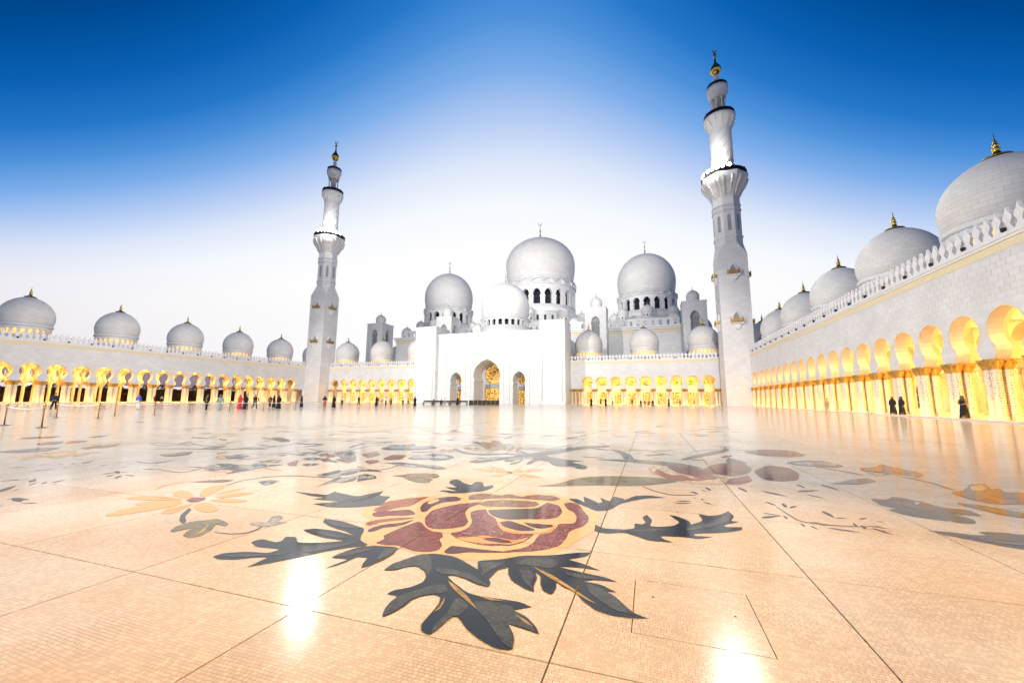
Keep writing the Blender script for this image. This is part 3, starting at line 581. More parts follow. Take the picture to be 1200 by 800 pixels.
["sprigD","leaf_blade","slate",0,[-1204,461,-1202,468,-1197,474,-1187,482,-1192,472,-1198,465],1],
["sprigD","leaf_blade","navy",0,[-1228,495,-1228,498,-1228,501,-1225,506,-1225,501,-1226,497],1],
["sprigD","leaf_blade","grey",0,[-1201,499,-1200,505,-1198,511,-1192,518,-1194,510,-1197,503],1],
["sprigD","leaf_blade","slate",0,[-1171,516,-1175,520,-1178,525,-1180,533,-1175,527,-1172,521],1],
["sprigD","leaf_blade","brown",0,[-1114,500,-1110,502,-1105,503,-1098,501,-1104,500,-1110,499],1],
["sprigD","leaf_blade","slate",0,[-1169,537,-1163,539,-1157,539,-1147,535,-1156,534,-1164,535],1],
["sprigD","leaf_blade","navy",0,[-1143,541,-1152,548,-1159,557,-1165,575,-1154,563,-1145,552],1],
["sprigD","leaf_blade","grey",0,[-1065,532,-1072,537,-1077,544,-1081,557,-1073,548,-1067,539],1],
["sprigD","leaf_blade","slate",0,[-1047,499,-1046,501,-1043,502,-1040,502,-1042,501,-1045,499],1],
["sprigD","leaf_blade","brown",0,[-1114,454,-1114,463,-1112,473,-1103,487,-1105,473,-1109,461],1],
["sprigD","leaf_blade","slate",0,[-1042,510,-1042,513,-1041,516,-1037,520,-1039,516,-1040,512],1],
["sprigE","leaf_blade","slate",0,[-950,480,-954,487,-957,495,-957,509,-952,498,-949,488],1],
["sprigE","leaf_blade","navy",0,[-915,469,-920,473,-924,478,-928,488,-921,482,-916,475],1],
["sprigE","leaf_blade","maroon",0,[-883,467,-891,470,-899,476,-908,489,-896,482,-888,474],1],
["sprigE","leaf_blade","navy",0,[-970,512,-959,512,-948,508,-933,497,-949,500,-962,505],1],
["sprigE","leaf_blade","brown",0,[-905,492,-898,495,-890,496,-877,493,-888,491,-898,490],1],
["sprigE","leaf_blade","slate",0,[-948,507,-944,509,-940,510,-933,510,-939,507,-944,507],1],
["sprigE","leaf_blade","navy",0,[-945,529,-944,530,-943,531,-940,531,-942,530,-944,529],1],
["sprigE","leaf_blade","maroon",0,[-951,544,-944,549,-935,551,-920,551,-932,546,-943,543],1],
["sprigE","leaf_blade","navy",0,[-1007,541,-1005,543,-1003,544,-999,544,-1002,542,-1004,541],1],
["sprigF","leaf_blade","navy",0,[-1035,389,-1033,390,-1031,390,-1027,390,-1030,389,-1033,389],1],
["sprigF","leaf_blade","brown",0,[-1033,403,-1029,405,-1025,405,-1017,404,-1024,402,-1029,402],1],
["sprigF","leaf_blade","navy",0,[-1019,412,-1017,414,-1014,415,-1010,416,-1013,414,-1016,412],1],
["sprigF","leaf_blade","slate",0,[-941,386,-947,388,-952,392,-957,401,-949,396,-944,391],1],
["sprigF","leaf_blade","navy",0,[-935,397,-940,399,-946,403,-952,412,-944,407,-938,402],1],
["sprigF","leaf_blade","brown",0,[-932,407,-938,412,-943,419,-947,432,-939,423,-934,414],1],
["sprigF","leaf_blade","navy",0,[-922,407,-920,408,-917,408,-913,408,-916,407,-920,406],1],
["sprigF","leaf_blade","slate",0,[-908,357,-911,358,-912,361,-914,365,-911,362,-909,360],1],
["sprigF","leaf_blade","navy",0,[-917,347,-930,351,-942,359,-957,378,-939,368,-924,358],1],
["sprigF","leaf_blade","brown",0,[-1032,388,-1028,394,-1022,400,-1011,406,-1018,397,-1025,391],1],
["sprigF","leaf_blade","navy",0,[-843,324,-842,328,-841,333,-836,339,-837,333,-840,327],1],
["sprigF","leaf_blade","navy",0,[-792,320,-787,325,-781,327,-770,328,-778,324,-786,321],1],
["sprigF","leaf_blade","navy",0,[-799,304,-798,305,-796,306,-793,307,-795,305,-797,304],1],
["sprigF","leaf_blade","navy",0,[-838,332,-831,336,-821,337,-807,334,-819,331,-830,330],1],
["sprigF","leaf_blade","navy",0,[-970,398,-981,401,-992,406,-1006,420,-990,414,-977,407],1],
["sprigF","leaf_blade","navy",0,[-805,325,-816,324,-828,325,-846,333,-829,333,-814,331],1],
["m30","petal","brown",0,[-1996,766,-2037,831,-1990,880,-1947,840,-1947,786],1],
["m30","petal_marking","maroon",1,[-2000,782,-2038,818,-2026,840,-1994,819,-1980,790],1],
["m30","petal_marking","maroon",1,[-1956,806,-1982,837,-1969,857,-1944,838,-1937,814],1],
["m30","petal","slate",0,[-1735,709,-1784,755,-1761,787,-1670,735,-1675,701],1],
["m30","petal_marking","grey",1,[-1737,717,-1773,743,-1769,758,-1709,728,-1703,710],1],
["m30","petal_marking","grey",1,[-1710,730,-1737,752,-1732,765,-1685,740,-1682,725],1],
["m30","petal","brownolive",0,[-1704,756,-1757,813,-1710,822,-1658,774,-1652,743],1],
["m30","petal_marking","brown",1,[-1706,763,-1747,795,-1725,798,-1687,771,-1676,754],1],
["m30","petal_marking","brown",1,[-1682,775,-1712,802,-1694,805,-1665,782,-1657,768],1],
["m30","petal","slate",0,[-1582,586,-1586,622,-1583,664,-1543,686,-1483,630,-1499,594,-1550,574],1],
["m30","petal_marking","grey",1,[-1580,594,-1591,613,-1601,634,-1586,644,-1540,614,-1538,596,-1560,587],1],
["m30","petal_marking","grey",1,[-1530,616,-1537,633,-1541,651,-1528,659,-1494,634,-1495,618,-1515,610],1],
["m30","petal","ochre",0,[-1343,525,-1382,558,-1442,616,-1446,661,-1408,660,-1369,611,-1352,569,-1320,529],1],
["m30","petal_marking","paleochre",1,[-1366,544,-1396,564,-1442,596,-1454,618,-1435,616,-1403,590,-1383,568,-1355,546],1],
["m30","petal_marking","paleochre",1,[-1330,567,-1353,584,-1386,611,-1393,630,-1377,629,-1354,607,-1341,588,-1320,568],1],
["m30","petal","ochre",0,[-1307,562,-1355,600,-1379,647,-1331,669,-1332,636,-1305,588,-1280,561],1],
["m30","petal_marking","paleochre",1,[-1324,575,-1358,597,-1382,622,-1362,631,-1355,615,-1329,589,-1309,573],1],
["m30","petal_marking","paleochre",1,[-1291,594,-1317,612,-1333,634,-1316,642,-1312,628,-1294,606,-1279,592],1],
["m30","petal","olive",0,[-1485,695,-1490,722,-1520,775,-1509,800,-1450,752,-1443,712,-1439,686],1],
["m30","petal_marking","brownolive",1,[-1489,706,-1498,721,-1525,750,-1525,762,-1484,735,-1471,713,-1463,699],1],
["m30","petal_marking","brownolive",1,[-1456,723,-1462,736,-1481,760,-1480,770,-1448,748,-1440,730,-1435,718],1],
["m30","petal","slate",0,[-1868,889,-1896,938,-1892,964,-1834,915,-1819,881],1],
["m30","petal_marking","grey",1,[-1870,898,-1895,924,-1899,938,-1858,910,-1843,891],1],
["m30","petal_marking","grey",1,[-1848,910,-1866,932,-1868,944,-1836,920,-1825,905],1],
["m31","leaf_blade","slate",0,[-1150,689,-1145,732,-1127,757,-1076,708,-1082,674,-1106,674],1],
["m31","petal_marking","grey",1,[-1142,693,-1148,715,-1144,728,-1109,699,-1105,681,-1117,682],1],
["m31","petal_marking","grey",1,[-1113,704,-1116,723,-1111,734,-1084,710,-1082,695,-1092,696],1],
["m32","leaf_blade","olive",0,[-1176,805,-1200,852,-1176,884,-1143,830,-1154,801],1],
["m32","petal_marking","brownolive",1,[-1179,813,-1200,840,-1194,856,-1168,826,-1167,810],1],
["m32","petal_marking","brownolive",1,[-1156,825,-1171,848,-1164,861,-1145,836,-1146,823],1],
["m33","leaf_blade","ochre",0,[-959,691,-1003,726,-1002,746,-934,701,-927,684],1],
["m33","petal_marking","paleochre",1,[-963,697,-990,719,-993,729,-952,702,-945,692],1],
["m33","petal_marking","paleochre",1,[-955,702,-977,720,-979,729,-946,706,-941,698],1],
["m33","leaf_blade","slate",0,[-975,725,-971,758,-925,754,-902,714,-926,695],1],
["m33","petal_marking","grey",1,[-965,724,-970,742,-946,738,-928,714,-936,706],1],
["m33","petal_marking","grey",1,[-943,732,-945,747,-925,743,-911,724,-920,716],1],
["m34","leaf_blade","slate",0,[-902,593,-861,602,-829,603,-840,621,-881,636,-852,652,-776,623,-770,641,-762,674,-738,678,-750,640,-742,604,-748,562,-767,595,-806,597,-812,568,-826,591,-873,593],1],
["m34","petal_marking","grey",1,[-880,596,-862,598,-846,598,-855,608,-877,618,-866,625,-824,606,-824,615,-827,632,-817,634,-814,614,-803,594,-797,570,-813,590,-833,593,-830,577,-842,591,-866,594],1],
["m34","petal_marking","grey",1,[-812,620,-796,622,-783,622,-789,631,-806,639,-796,645,-762,630,-762,638,-762,652,-752,654,-753,636,-746,620,-744,599,-756,616,-773,618,-772,604,-781,616,-800,619],1],
["m35","leaf_blade","grey",0,[-798,648,-816,678,-789,676,-743,653,-750,633],1],
["m35","petal_marking","slate",1,[-794,651,-807,668,-794,666,-768,651,-768,639],1],
["m35","petal_marking","slate",1,[-778,657,-788,671,-777,669,-755,657,-756,648],1],
["m36","leaf_blade","olive",0,[-737,490,-714,507,-706,524,-677,527,-680,506,-705,496],1],
["m36","petal_marking","brownolive",1,[-729,495,-721,504,-720,512,-707,513,-704,501,-714,497],1],
["m36","petal_marking","brownolive",1,[-702,506,-694,513,-693,521,-681,521,-680,512,-689,507],1],
["m37","leaf_blade","grey",0,[-632,529,-626,550,-602,551,-596,530,-589,509,-609,522],1],
["m37","petal_marking","slate",1,[-626,529,-626,540,-615,539,-609,528,-602,515,-614,524],1],
["m37","petal_marking","slate",1,[-611,533,-610,543,-601,542,-596,533,-591,523,-601,530],1],
["m38","leaf_blade","stonebrown",0,[-814,719,-797,731,-772,695],1],
["m38","leaf_blade","stonebrown",0,[-873,780,-869,811,-845,775],1],
["m38","leaf_blade","grey",0,[-835,805,-857,859,-832,892,-807,843,-805,797],1],
["m38","petal_marking","slate",1,[-836,815,-855,847,-848,864,-829,835,-821,809],1],
["m38","petal_marking","slate",1,[-816,827,-830,853,-822,867,-808,844,-803,822],1],
["m38","leaf_blade","grey",0,[-776,759,-774,793,-727,781,-722,740],1],
["m38","petal_marking","slate",1,[-770,761,-774,780,-750,770,-741,747],1],
["m38","petal_marking","slate",1,[-751,768,-752,784,-732,776,-727,757],1],
["m38","leaf_blade","lightbrown",0,[-751,698,-761,739,-698,675,-714,669],1],
["m38","petal_marking","brown",1,[-744,696,-755,719,-715,680,-722,678],1],
["m38","petal_marking","brown",1,[-735,698,-742,717,-710,686,-717,683],1],
["m38","leaf_blade","slate",0,[-735,834,-729,887,-648,797,-672,779],1],
["m38","petal_marking","grey",1,[-722,828,-726,857,-676,802,-685,793],1],
["m38","petal_marking","grey",1,[-704,832,-705,856,-666,811,-674,803],1],
["m38","leaf_blade","grey",0,[-709,694,-700,723,-669,710,-673,678],1],
["m38","petal_marking","slate",1,[-704,696,-704,711,-687,702,-684,684],1],
["m38","petal_marking","slate",1,[-689,701,-687,714,-673,707,-672,692],1],
["m38","leaf_blade","lightbrown",0,[-766,828,-770,861,-722,813,-726,790],1],
["m38","petal_marking","brown",1,[-760,825,-766,843,-737,814,-736,801],1],
["m38","petal_marking","brown",1,[-750,827,-754,842,-731,819,-730,808],1],
["m39","leaf_blade","grey",0,[-588,611,-584,638,-566,702,-540,691,-528,646,-545,604,-556,600],1],
["m39","petal_marking","slate",1,[-583,620,-585,635,-585,669,-572,662,-560,636,-561,613,-566,611],1],
["m39","petal_marking","slate",1,[-552,633,-553,646,-550,675,-539,669,-530,648,-534,628,-539,627],1],
["m39","leaf_blade","grey",0,[-511,531,-515,560,-525,629,-510,644,-498,610,-488,585,-506,566],1],
["m39","petal_marking","slate",1,[-514,550,-520,568,-534,607,-530,614,-519,595,-511,580,-517,571],1],
["m39","petal_marking","slate",1,[-491,565,-495,580,-504,612,-499,618,-491,603,-486,591,-492,582],1],
["m36","stem","ochre",0,[-721,430,-742,455,-746,479,-735,489,-733,487,-741,478,-737,457,-719,431],1],
["m37","stem","slate",0,[-649,488,-665,523,-659,564,-626,594,-556,602,-512,606,-512,604,-556,598,-625,589,-655,561,-662,523,-647,489],1],
["m31","stem","slate",0,[-1297,765,-1209,797,-1111,822,-1069,854,-1046,885,-1035,919,-1027,917,-1037,881,-1058,844,-1106,808,-1206,787,-1294,758],1],
["m40","stem","navy",0,[-1261,1132,-1173,1089,-1103,1034,-1115,1014,-1197,1051,-1274,1112],1],
["m40","stem","navy",0,[-1035,1008,-992,1017,-955,1020,-951,1005,-987,988,-1034,992],1],
["far0","leaf_blade","slate",0,[-152,1637,-129,1641,-101,1638,-62,1622,-99,1622,-131,1626],1],
["far0","leaf_blade","grey",0,[-56,1811,-48,1839,-31,1868,4,1905,-14,1864,-34,1831],1],
["far0","leaf_blade","paleochre",0,[-1950,1307,-1935,1319,-1916,1327,-1884,1327,-1908,1313,-1931,1305],1],
["far0","leaf_blade","slate",0,[-1425,1276,-1424,1294,-1416,1312,-1395,1335,-1401,1309,-1411,1287],1],
["far0","leaf_blade","grey",0,[-1570,1160,-1557,1169,-1540,1173,-1513,1168,-1535,1159,-1555,1155],1],
["far1","leaf_blade","grey",0,[-1510,1055,-1494,1061,-1476,1061,-1450,1049,-1474,1045,-1496,1047],1],
["far1","leaf_blade","stonebrown",0,[30,2407,64,2429,108,2447,179,2463,122,2434,70,2413],1],
["far1","leaf_blade","slate",0,[-778,2216,-753,2258,-716,2303,-650,2362,-696,2298,-740,2246],1],
["far1","leaf_blade","slate",0,[-1590,1592,-1596,1613,-1596,1637,-1585,1673,-1580,1640,-1581,1612],1],
["far1","leaf_blade","stonebrown",0,[-1196,1300,-1177,1313,-1152,1321,-1113,1322,-1144,1307,-1173,1298],1],
["far1","leaf_blade","grey",0,[-1531,1686,-1506,1707,-1473,1725,-1418,1740,-1460,1712,-1499,1692],1],
["far2","leaf_blade","slate",0,[-1775,1379,-1777,1394,-1774,1411,-1758,1433,-1759,1409,-1764,1390],1],
["far2","leaf_blade","slate",0,[265,2411,285,2426,312,2436,355,2440,321,2422,290,2411],1],
["far2","leaf_blade","grey",0,[-2800,1528,-2749,1526,-2690,1515,-2604,1484,-2684,1494,-2753,1509],1],
["far2","leaf_blade","paleochre",0,[-2189,1483,-2166,1504,-2135,1522,-2083,1539,-2122,1510,-2159,1490],1],
["far3","leaf_blade","grey",0,[-307,2560,-269,2562,-225,2556,-161,2535,-221,2538,-272,2546],1],
["far3","leaf_blade","paleochre",0,[-1711,990,-1710,1000,-1705,1008,-1692,1017,-1697,1005,-1703,995],1],
["far3","leaf_blade","slate",0,[-1616,1893,-1588,1899,-1555,1899,-1506,1886,-1550,1882,-1589,1883],1],
["far3","leaf_blade","grey",0,[-1593,1649,-1603,1673,-1606,1702,-1599,1747,-1590,1708,-1587,1674],1],
["far3","leaf_blade","slate",0,[-435,2171,-409,2178,-377,2177,-331,2165,-373,2161,-410,2162],1],
["far3","leaf_blade","paleochre",0,[344,2224,362,2253,389,2282,439,2316,406,2274,373,2241],1],
["far4","leaf_blade","stonebrown",0,[-1569,1753,-1564,1785,-1551,1820,-1519,1867,-1533,1819,-1549,1778],1],
["far4","leaf_blade","stonebrown",0,[-2112,1210,-2111,1234,-2103,1259,-2079,1293,-2086,1258,-2097,1228],1],
["far4","leaf_blade","grey",0,[-1004,2197,-974,2227,-934,2255,-868,2285,-918,2244,-965,2212],1],
["far4","leaf_blade","slate",0,[-1396,1990,-1377,2023,-1347,2056,-1293,2098,-1329,2050,-1365,2011],1],
["far4","leaf_blade","slate",0,[155,2048,167,2061,184,2068,213,2069,192,2055,172,2047],1],
["far4","leaf_blade","grey",0,[-529,2118,-514,2135,-493,2148,-455,2158,-481,2136,-507,2121],1],
["far5","leaf_blade","slate",0,[-1650,1107,-1649,1124,-1641,1142,-1620,1163,-1626,1137,-1636,1117],1],
["far5","leaf_blade","paleochre",0,[17,2577,41,2596,74,2611,127,2622,86,2598,48,2581],1],
["far5","leaf_blade","stonebrown",0,[13,2296,44,2302,81,2301,135,2287,86,2284,43,2286],1],
["far5","leaf_blade","stonebrown",0,[-994,2389,-971,2403,-942,2412,-896,2414,-933,2398,-967,2388],1],
["far5","leaf_blade","grey",0,[-1530,1470,-1500,1483,-1463,1490,-1406,1489,-1454,1474,-1498,1467],1],
["far5","leaf_blade","slate",0,[292,2448,312,2440,330,2424,350,2392,322,2410,301,2429],1],
["far6","leaf_blade","paleochre",0,[-981,2015,-958,2037,-926,2056,-872,2073,-912,2044,-950,2023],1],
["far6","leaf_blade","grey",0,[-1259,1424,-1229,1432,-1192,1434,-1136,1425,-1186,1418,-1229,1416],1],
["far6","leaf_blade","grey",0,[206,2676,240,2705,286,2732,361,2761,302,2720,249,2689],1],
["far6","leaf_blade","grey",0,[261,2206,281,2240,312,2275,368,2319,330,2269,294,2228],1],
["far6","leaf_blade","stonebrown",0,[212,2233,238,2241,269,2243,316,2234,275,2227,238,2226],1],
["far7","leaf_blade","paleochre",0,[204,2183,233,2215,273,2246,341,2282,290,2236,243,2201],1],
["far7","leaf_blade","grey",0,[-228,1869,-211,1905,-184,1943,-133,1993,-165,1939,-197,1895],1],
["mid0","leaf_blade","slate",0,[-1298,1092,-1261,1092,-1219,1083,-1158,1057,-1216,1064,-1265,1076],1],
["mid0","leaf_blade","paleochre",0,[-1972,1277,-1957,1288,-1937,1294,-1905,1293,-1930,1280,-1954,1274],1],
["mid0","leaf_blade","slate",0,[-872,1528,-847,1520,-822,1503,-791,1469,-827,1487,-856,1507],1],
["mid0","leaf_blade","slate",0,[-911,1145,-898,1156,-881,1162,-853,1160,-875,1148,-895,1142],1],
["mid0","leaf_blade","brown",0,[-471,1121,-462,1141,-445,1160,-412,1181,-431,1152,-451,1131],1],
["mid0","leaf_blade","paleochre",0,[-22,1017,-19,1037,-8,1057,17,1082,7,1053,-6,1030],1],
["mid1","leaf_blade","slate",0,[-517,1302,-497,1296,-477,1282,-455,1253,-484,1268,-506,1284],1],
["mid1","leaf_blade","paleochre",0,[-1086,1482,-1059,1477,-1030,1464,-993,1433,-1033,1447,-1066,1463],1],
["mid1","leaf_blade","slate",0,[-603,947,-594,963,-578,977,-548,988,-566,966,-585,952],1],
["mid1","leaf_blade","olive",0,[-292,848,-297,866,-296,887,-284,916,-281,888,-283,864],1],
["mid1","leaf_blade","grey",0,[-846,1618,-814,1610,-780,1593,-734,1556,-782,1575,-822,1596],1],
["mid1","leaf_blade","grey",0,[-1076,1170,-1065,1180,-1049,1184,-1023,1180,-1043,1170,-1062,1165],1],
["mid2","leaf_blade","olive",0,[178,1413,195,1417,214,1414,241,1399,214,1399,192,1403],1],
["mid2","leaf_blade","olive",0,[-1148,1247,-1163,1262,-1174,1283,-1180,1319,-1162,1293,-1149,1268],1],
["mid2","leaf_blade","slate",0,[-729,1625,-724,1643,-713,1660,-686,1678,-699,1653,-713,1634],1],
["mid2","leaf_blade","slate",0,[-1909,1195,-1890,1209,-1865,1218,-1823,1220,-1856,1204,-1886,1194],1],
["mid2","leaf_blade","stonebrown",0,[-575,905,-553,908,-530,904,-496,887,-529,888,-557,893],1],
["mid2","leaf_blade","olive",0,[-764,1075,-744,1078,-723,1075,-693,1059,-723,1059,-748,1064],1],
["mid3","leaf_blade","olive",0,[3,1219,14,1233,29,1241,57,1245,38,1229,20,1219],1],
["mid3","leaf_blade","paleochre",0,[-985,769,-971,781,-952,788,-920,788,-944,774,-967,767],1],
["mid3","leaf_blade","navy",0,[-501,1388,-506,1413,-505,1441,-491,1483,-488,1445,-491,1411],1],
["mid3","leaf_blade","slate",0,[-485,2038,-456,2044,-421,2043,-370,2030,-417,2026,-457,2028],1],
["mid3","leaf_blade","olive",0,[-1820,1353,-1831,1376,-1836,1404,-1832,1448,-1820,1411,-1815,1378],1],
["mid3","leaf_blade","grey",0,[-302,1722,-299,1751,-289,1782,-262,1825,-271,1782,-285,1745],1],
["mid4","leaf_blade","navy",0,[-2020,1281,-2006,1290,-1988,1294,-1959,1289,-1983,1279,-2004,1276],1],
["mid4","leaf_blade","stonebrown",0,[-168,1363,-158,1361,-148,1355,-140,1340,-154,1345,-164,1353],1],
["mid4","leaf_blade","olive",0,[-659,1254,-663,1267,-661,1281,-649,1300,-647,1280,-650,1264],1],
["mid4","leaf_blade","olive",0,[110,1157,110,1174,117,1190,138,1209,132,1185,123,1167],1],
["mid4","leaf_blade","slate",0,[-541,1136,-537,1150,-526,1162,-502,1171,-514,1152,-527,1139],1],
["mid4","leaf_blade","stonebrown",0,[-260,1583,-264,1609,-260,1638,-243,1679,-243,1639,-249,1606],1],
["mid5","leaf_blade","paleochre",0,[-881,846,-875,851,-867,854,-853,852,-864,846,-873,844],1],
["mid5","leaf_blade","stonebrown",0,[-1958,1266,-1973,1289,-1983,1318,-1988,1366,-1969,1328,-1958,1293],1],
["mid5","leaf_blade","brown",0,[-20,1105,-11,1124,6,1142,38,1160,19,1133,0,1113],1],
["mid5","leaf_blade","paleochre",0,[-53,1045,-38,1046,-23,1040,-7,1021,-28,1025,-45,1033],1],
["mid5","leaf_blade","navy",0,[324,2048,340,2070,365,2090,408,2111,379,2080,350,2058],1],
["mid5","leaf_blade","brown",0,[-1341,845,-1329,859,-1311,869,-1279,874,-1301,856,-1323,846],1],
["mid6","leaf_blade","grey",0,[-1021,604,-1017,611,-1010,615,-998,618,-1005,609,-1013,604],1],
["mid6","leaf_blade","olive",0,[-1052,840,-1041,854,-1025,863,-996,867,-1015,851,-1035,841],1],
["mid6","leaf_blade","brown",0,[-1400,1017,-1375,1015,-1348,1004,-1312,978,-1350,988,-1381,1000],1],
["mid6","leaf_blade","slate",0,[230,2002,245,2019,266,2032,304,2041,277,2020,252,2006],1],
["mid6","leaf_blade","grey",0,[-1463,1079,-1471,1096,-1474,1118,-1467,1151,-1459,1122,-1457,1097],1],
["mid6","leaf_blade","olive",0,[-168,1032,-152,1038,-134,1037,-107,1026,-132,1022,-154,1023],1],
["mid7","leaf_blade","grey",0,[-1188,1009,-1198,1018,-1203,1032,-1201,1054,-1190,1038,-1185,1022],1],
["mid7","leaf_blade","paleochre",0,[169,1286,170,1311,179,1339,204,1376,196,1338,185,1306],1],
["mid7","leaf_blade","grey",0,[-839,695,-821,703,-798,704,-765,695,-795,689,-820,688],1],
["mid7","leaf_blade","stonebrown",0,[156,1873,173,1878,192,1877,221,1865,194,1862,171,1864],1],
["mid7","leaf_blade","slate",0,[-731,1045,-717,1053,-699,1054,-674,1044,-697,1038,-717,1038],1],
["mid7","leaf_blade","brown",0,[162,1140,164,1158,174,1175,197,1194,188,1169,177,1150],1],
["mid8","leaf_blade","grey",0,[-118,2128,-94,2118,-69,2100,-41,2064,-76,2084,-104,2106],1],
["mid8","leaf_blade","slate",0,[-337,1132,-331,1148,-318,1160,-292,1171,-306,1151,-321,1137],1],
["mid8","leaf_blade","navy",0,[-181,1227,-157,1221,-134,1207,-106,1176,-139,1191,-166,1208],1],
["mid8","leaf_blade","slate",0,[-896,696,-895,708,-888,720,-870,732,-876,714,-885,701],1],
["mid8","leaf_blade","olive",0,[-407,920,-390,929,-371,931,-341,923,-367,916,-390,914],1],
["mid8","leaf_blade","navy",0,[-1552,1022,-1518,1025,-1480,1020,-1424,1000,-1476,1002,-1521,1009],1],
["mid9","leaf_blade","slate",0,[-1495,1006,-1473,1015,-1446,1019,-1404,1012,-1440,1003,-1472,1000],1],
["mid9","leaf_blade","olive",0,[-604,1592,-582,1597,-557,1595,-521,1580,-555,1578,-584,1582],1],
["mid9","leaf_blade","olive",0,[-1028,745,-1040,752,-1048,764,-1052,787,-1037,773,-1028,759],1],
["mid9","leaf_blade","slate",0,[-818,1598,-831,1624,-838,1657,-838,1709,-823,1666,-815,1627],1],
["mid9","leaf_blade","brown",0,[-16,1844,-10,1858,2,1870,27,1879,14,1860,0,1847],1],
["mid9","leaf_blade","slate",0,[-1472,1292,-1482,1316,-1487,1345,-1482,1390,-1471,1352,-1467,1318],1],
["mid10","leaf_blade","brown",0,[-272,942,-269,963,-259,985,-234,1013,-243,981,-256,956],1],
["mid10","leaf_blade","slate",0,[-980,1613,-956,1613,-930,1606,-894,1583,-931,1589,-961,1599],1],
["mid10","leaf_blade","slate",0,[-573,1273,-555,1268,-539,1255,-522,1228,-546,1241,-565,1256],1],
["mid10","leaf_blade","paleochre",0,[-1717,1526,-1681,1523,-1640,1512,-1582,1484,-1638,1494,-1685,1508],1],
["mid10","leaf_blade","grey",0,[-478,839,-475,851,-466,861,-447,870,-456,854,-466,842],1],
["mid10","leaf_blade","slate",0,[-927,1216,-922,1230,-910,1243,-886,1253,-898,1233,-912,1220],1],
["mid11","leaf_blade","olive",0,[-1683,1304,-1703,1320,-1719,1345,-1734,1387,-1708,1357,-1689,1328],1],
["mid11","leaf_blade","navy",0,[87,1066,94,1076,105,1083,126,1085,113,1073,100,1065],1],
["mid11","leaf_blade","slate",0,[-80,1865,-68,1910,-46,1960,0,2028,-25,1960,-52,1902],1],
["mid11","leaf_blade","slate",0,[-336,1047,-320,1048,-304,1042,-284,1024,-308,1028,-326,1035],1],
["mid11","leaf_blade","olive",0,[-600,1355,-588,1367,-571,1374,-542,1374,-563,1361,-583,1353],1],
["mid11","leaf_blade","olive",0,[-714,768,-694,768,-674,760,-648,738,-677,745,-701,754],1],
["mid12","leaf_blade","brown",0,[258,2137,279,2118,298,2091,315,2044,287,2078,266,2110],1],
["mid12","leaf_blade","navy",0,[-294,1457,-294,1486,-285,1517,-261,1561,-268,1517,-279,1481],1],
["mid12","leaf_blade","paleochre",0,[-855,822,-836,831,-813,834,-777,827,-808,819,-835,816],1],
["mid12","leaf_blade","brown",0,[-808,682,-818,692,-823,706,-820,730,-809,712,-804,695],1],
["mid12","leaf_blade","slate",0,[-949,932,-955,953,-954,976,-941,1011,-938,979,-940,951],1],
["mid12","leaf_blade","paleochre",0,[-1701,1153,-1682,1162,-1658,1165,-1622,1158,-1653,1150,-1681,1147],1],
["mid13","leaf_blade","brown",0,[-964,1454,-967,1471,-964,1489,-948,1514,-948,1489,-953,1467],1],
["mid13","leaf_blade","navy",0,[-1743,1482,-1745,1499,-1741,1516,-1723,1539,-1725,1514,-1731,1494],1],
["mid13","leaf_blade","navy",0,[-398,1504,-390,1535,-374,1568,-338,1612,-356,1565,-376,1527],1],
["mid13","leaf_blade","stonebrown",0,[-1004,1161,-985,1171,-962,1175,-926,1170,-956,1160,-983,1156],1],
["mid13","leaf_blade","navy",0,[22,2288,25,2323,37,2363,67,2418,56,2364,41,2318],1],
["mid13","leaf_blade","navy",0,[-603,1593,-575,1586,-546,1571,-507,1537,-549,1554,-583,1572],1],
["mid14","leaf_blade","navy",0,[-808,1058,-802,1069,-791,1077,-770,1081,-783,1067,-796,1059],1],
["mid14","leaf_blade","brown",0,[-1103,1073,-1093,1078,-1081,1078,-1064,1070,-1080,1067,-1093,1067],1],
["mid14","leaf_blade","olive",0,[-1081,825,-1087,844,-1088,866,-1077,899,-1072,869,-1072,843],1],
["mid14","leaf_blade","olive",0,[-1575,951,-1570,966,-1559,979,-1535,991,-1546,970,-1560,956],1],
["mid14","leaf_blade","brown",0,[162,1766,172,1790,190,1813,227,1841,206,1806,184,1780],1],
["mid14","leaf_blade","navy",0,[322,2346,336,2380,358,2416,403,2462,377,2412,349,2371],1],
["mid0","stem","olive",0,[-832,599,-837,619,-836,637,-826,649,-804,651,-775,647,-741,638,-709,628,-681,623,-681,621,-709,626,-742,635,-775,643,-804,648,-824,645,-834,636,-834,619,-830,599],1],
["mid1","stem","olive",0,[-1496,1706,-1435,1680,-1385,1666,-1352,1667,-1335,1685,-1328,1720,-1329,1770,-1335,1831,-1327,1874,-1321,1873,-1329,1831,-1321,1771,-1318,1720,-1325,1680,-1349,1658,-1387,1658,-1438,1674,-1498,1701],1],
["mid2","stem","slate",0,[100,1236,131,1280,163,1318,194,1340,223,1342,249,1327,270,1303,289,1281,310,1267,309,1265,287,1278,266,1300,245,1323,222,1336,196,1334,166,1314,134,1277,103,1235],1],
["mid3","stem","slate",0,[-663,1495,-617,1463,-578,1444,-550,1443,-531,1461,-515,1500,-502,1554,-489,1615,-472,1668,-468,1666,-484,1613,-495,1553,-507,1497,-523,1456,-548,1435,-581,1437,-620,1459,-665,1491],1],
["mid4","stem","slate",0,[-1147,949,-1102,933,-1067,926,-1045,926,-1036,935,-1036,955,-1042,984,-1053,1019,-1052,1044,-1048,1044,-1048,1020,-1036,986,-1029,956,-1029,933,-1043,919,-1068,920,-1104,929,-1148,945],1],
["mid5","stem","slate",0,[-1452,842,-1399,826,-1357,817,-1334,816,-1331,823,-1340,842,-1361,870,-1390,904,-1401,928,-1398,930,-1386,907,-1356,874,-1334,846,-1323,824,-1332,809,-1358,811,-1400,822,-1453,838],1],
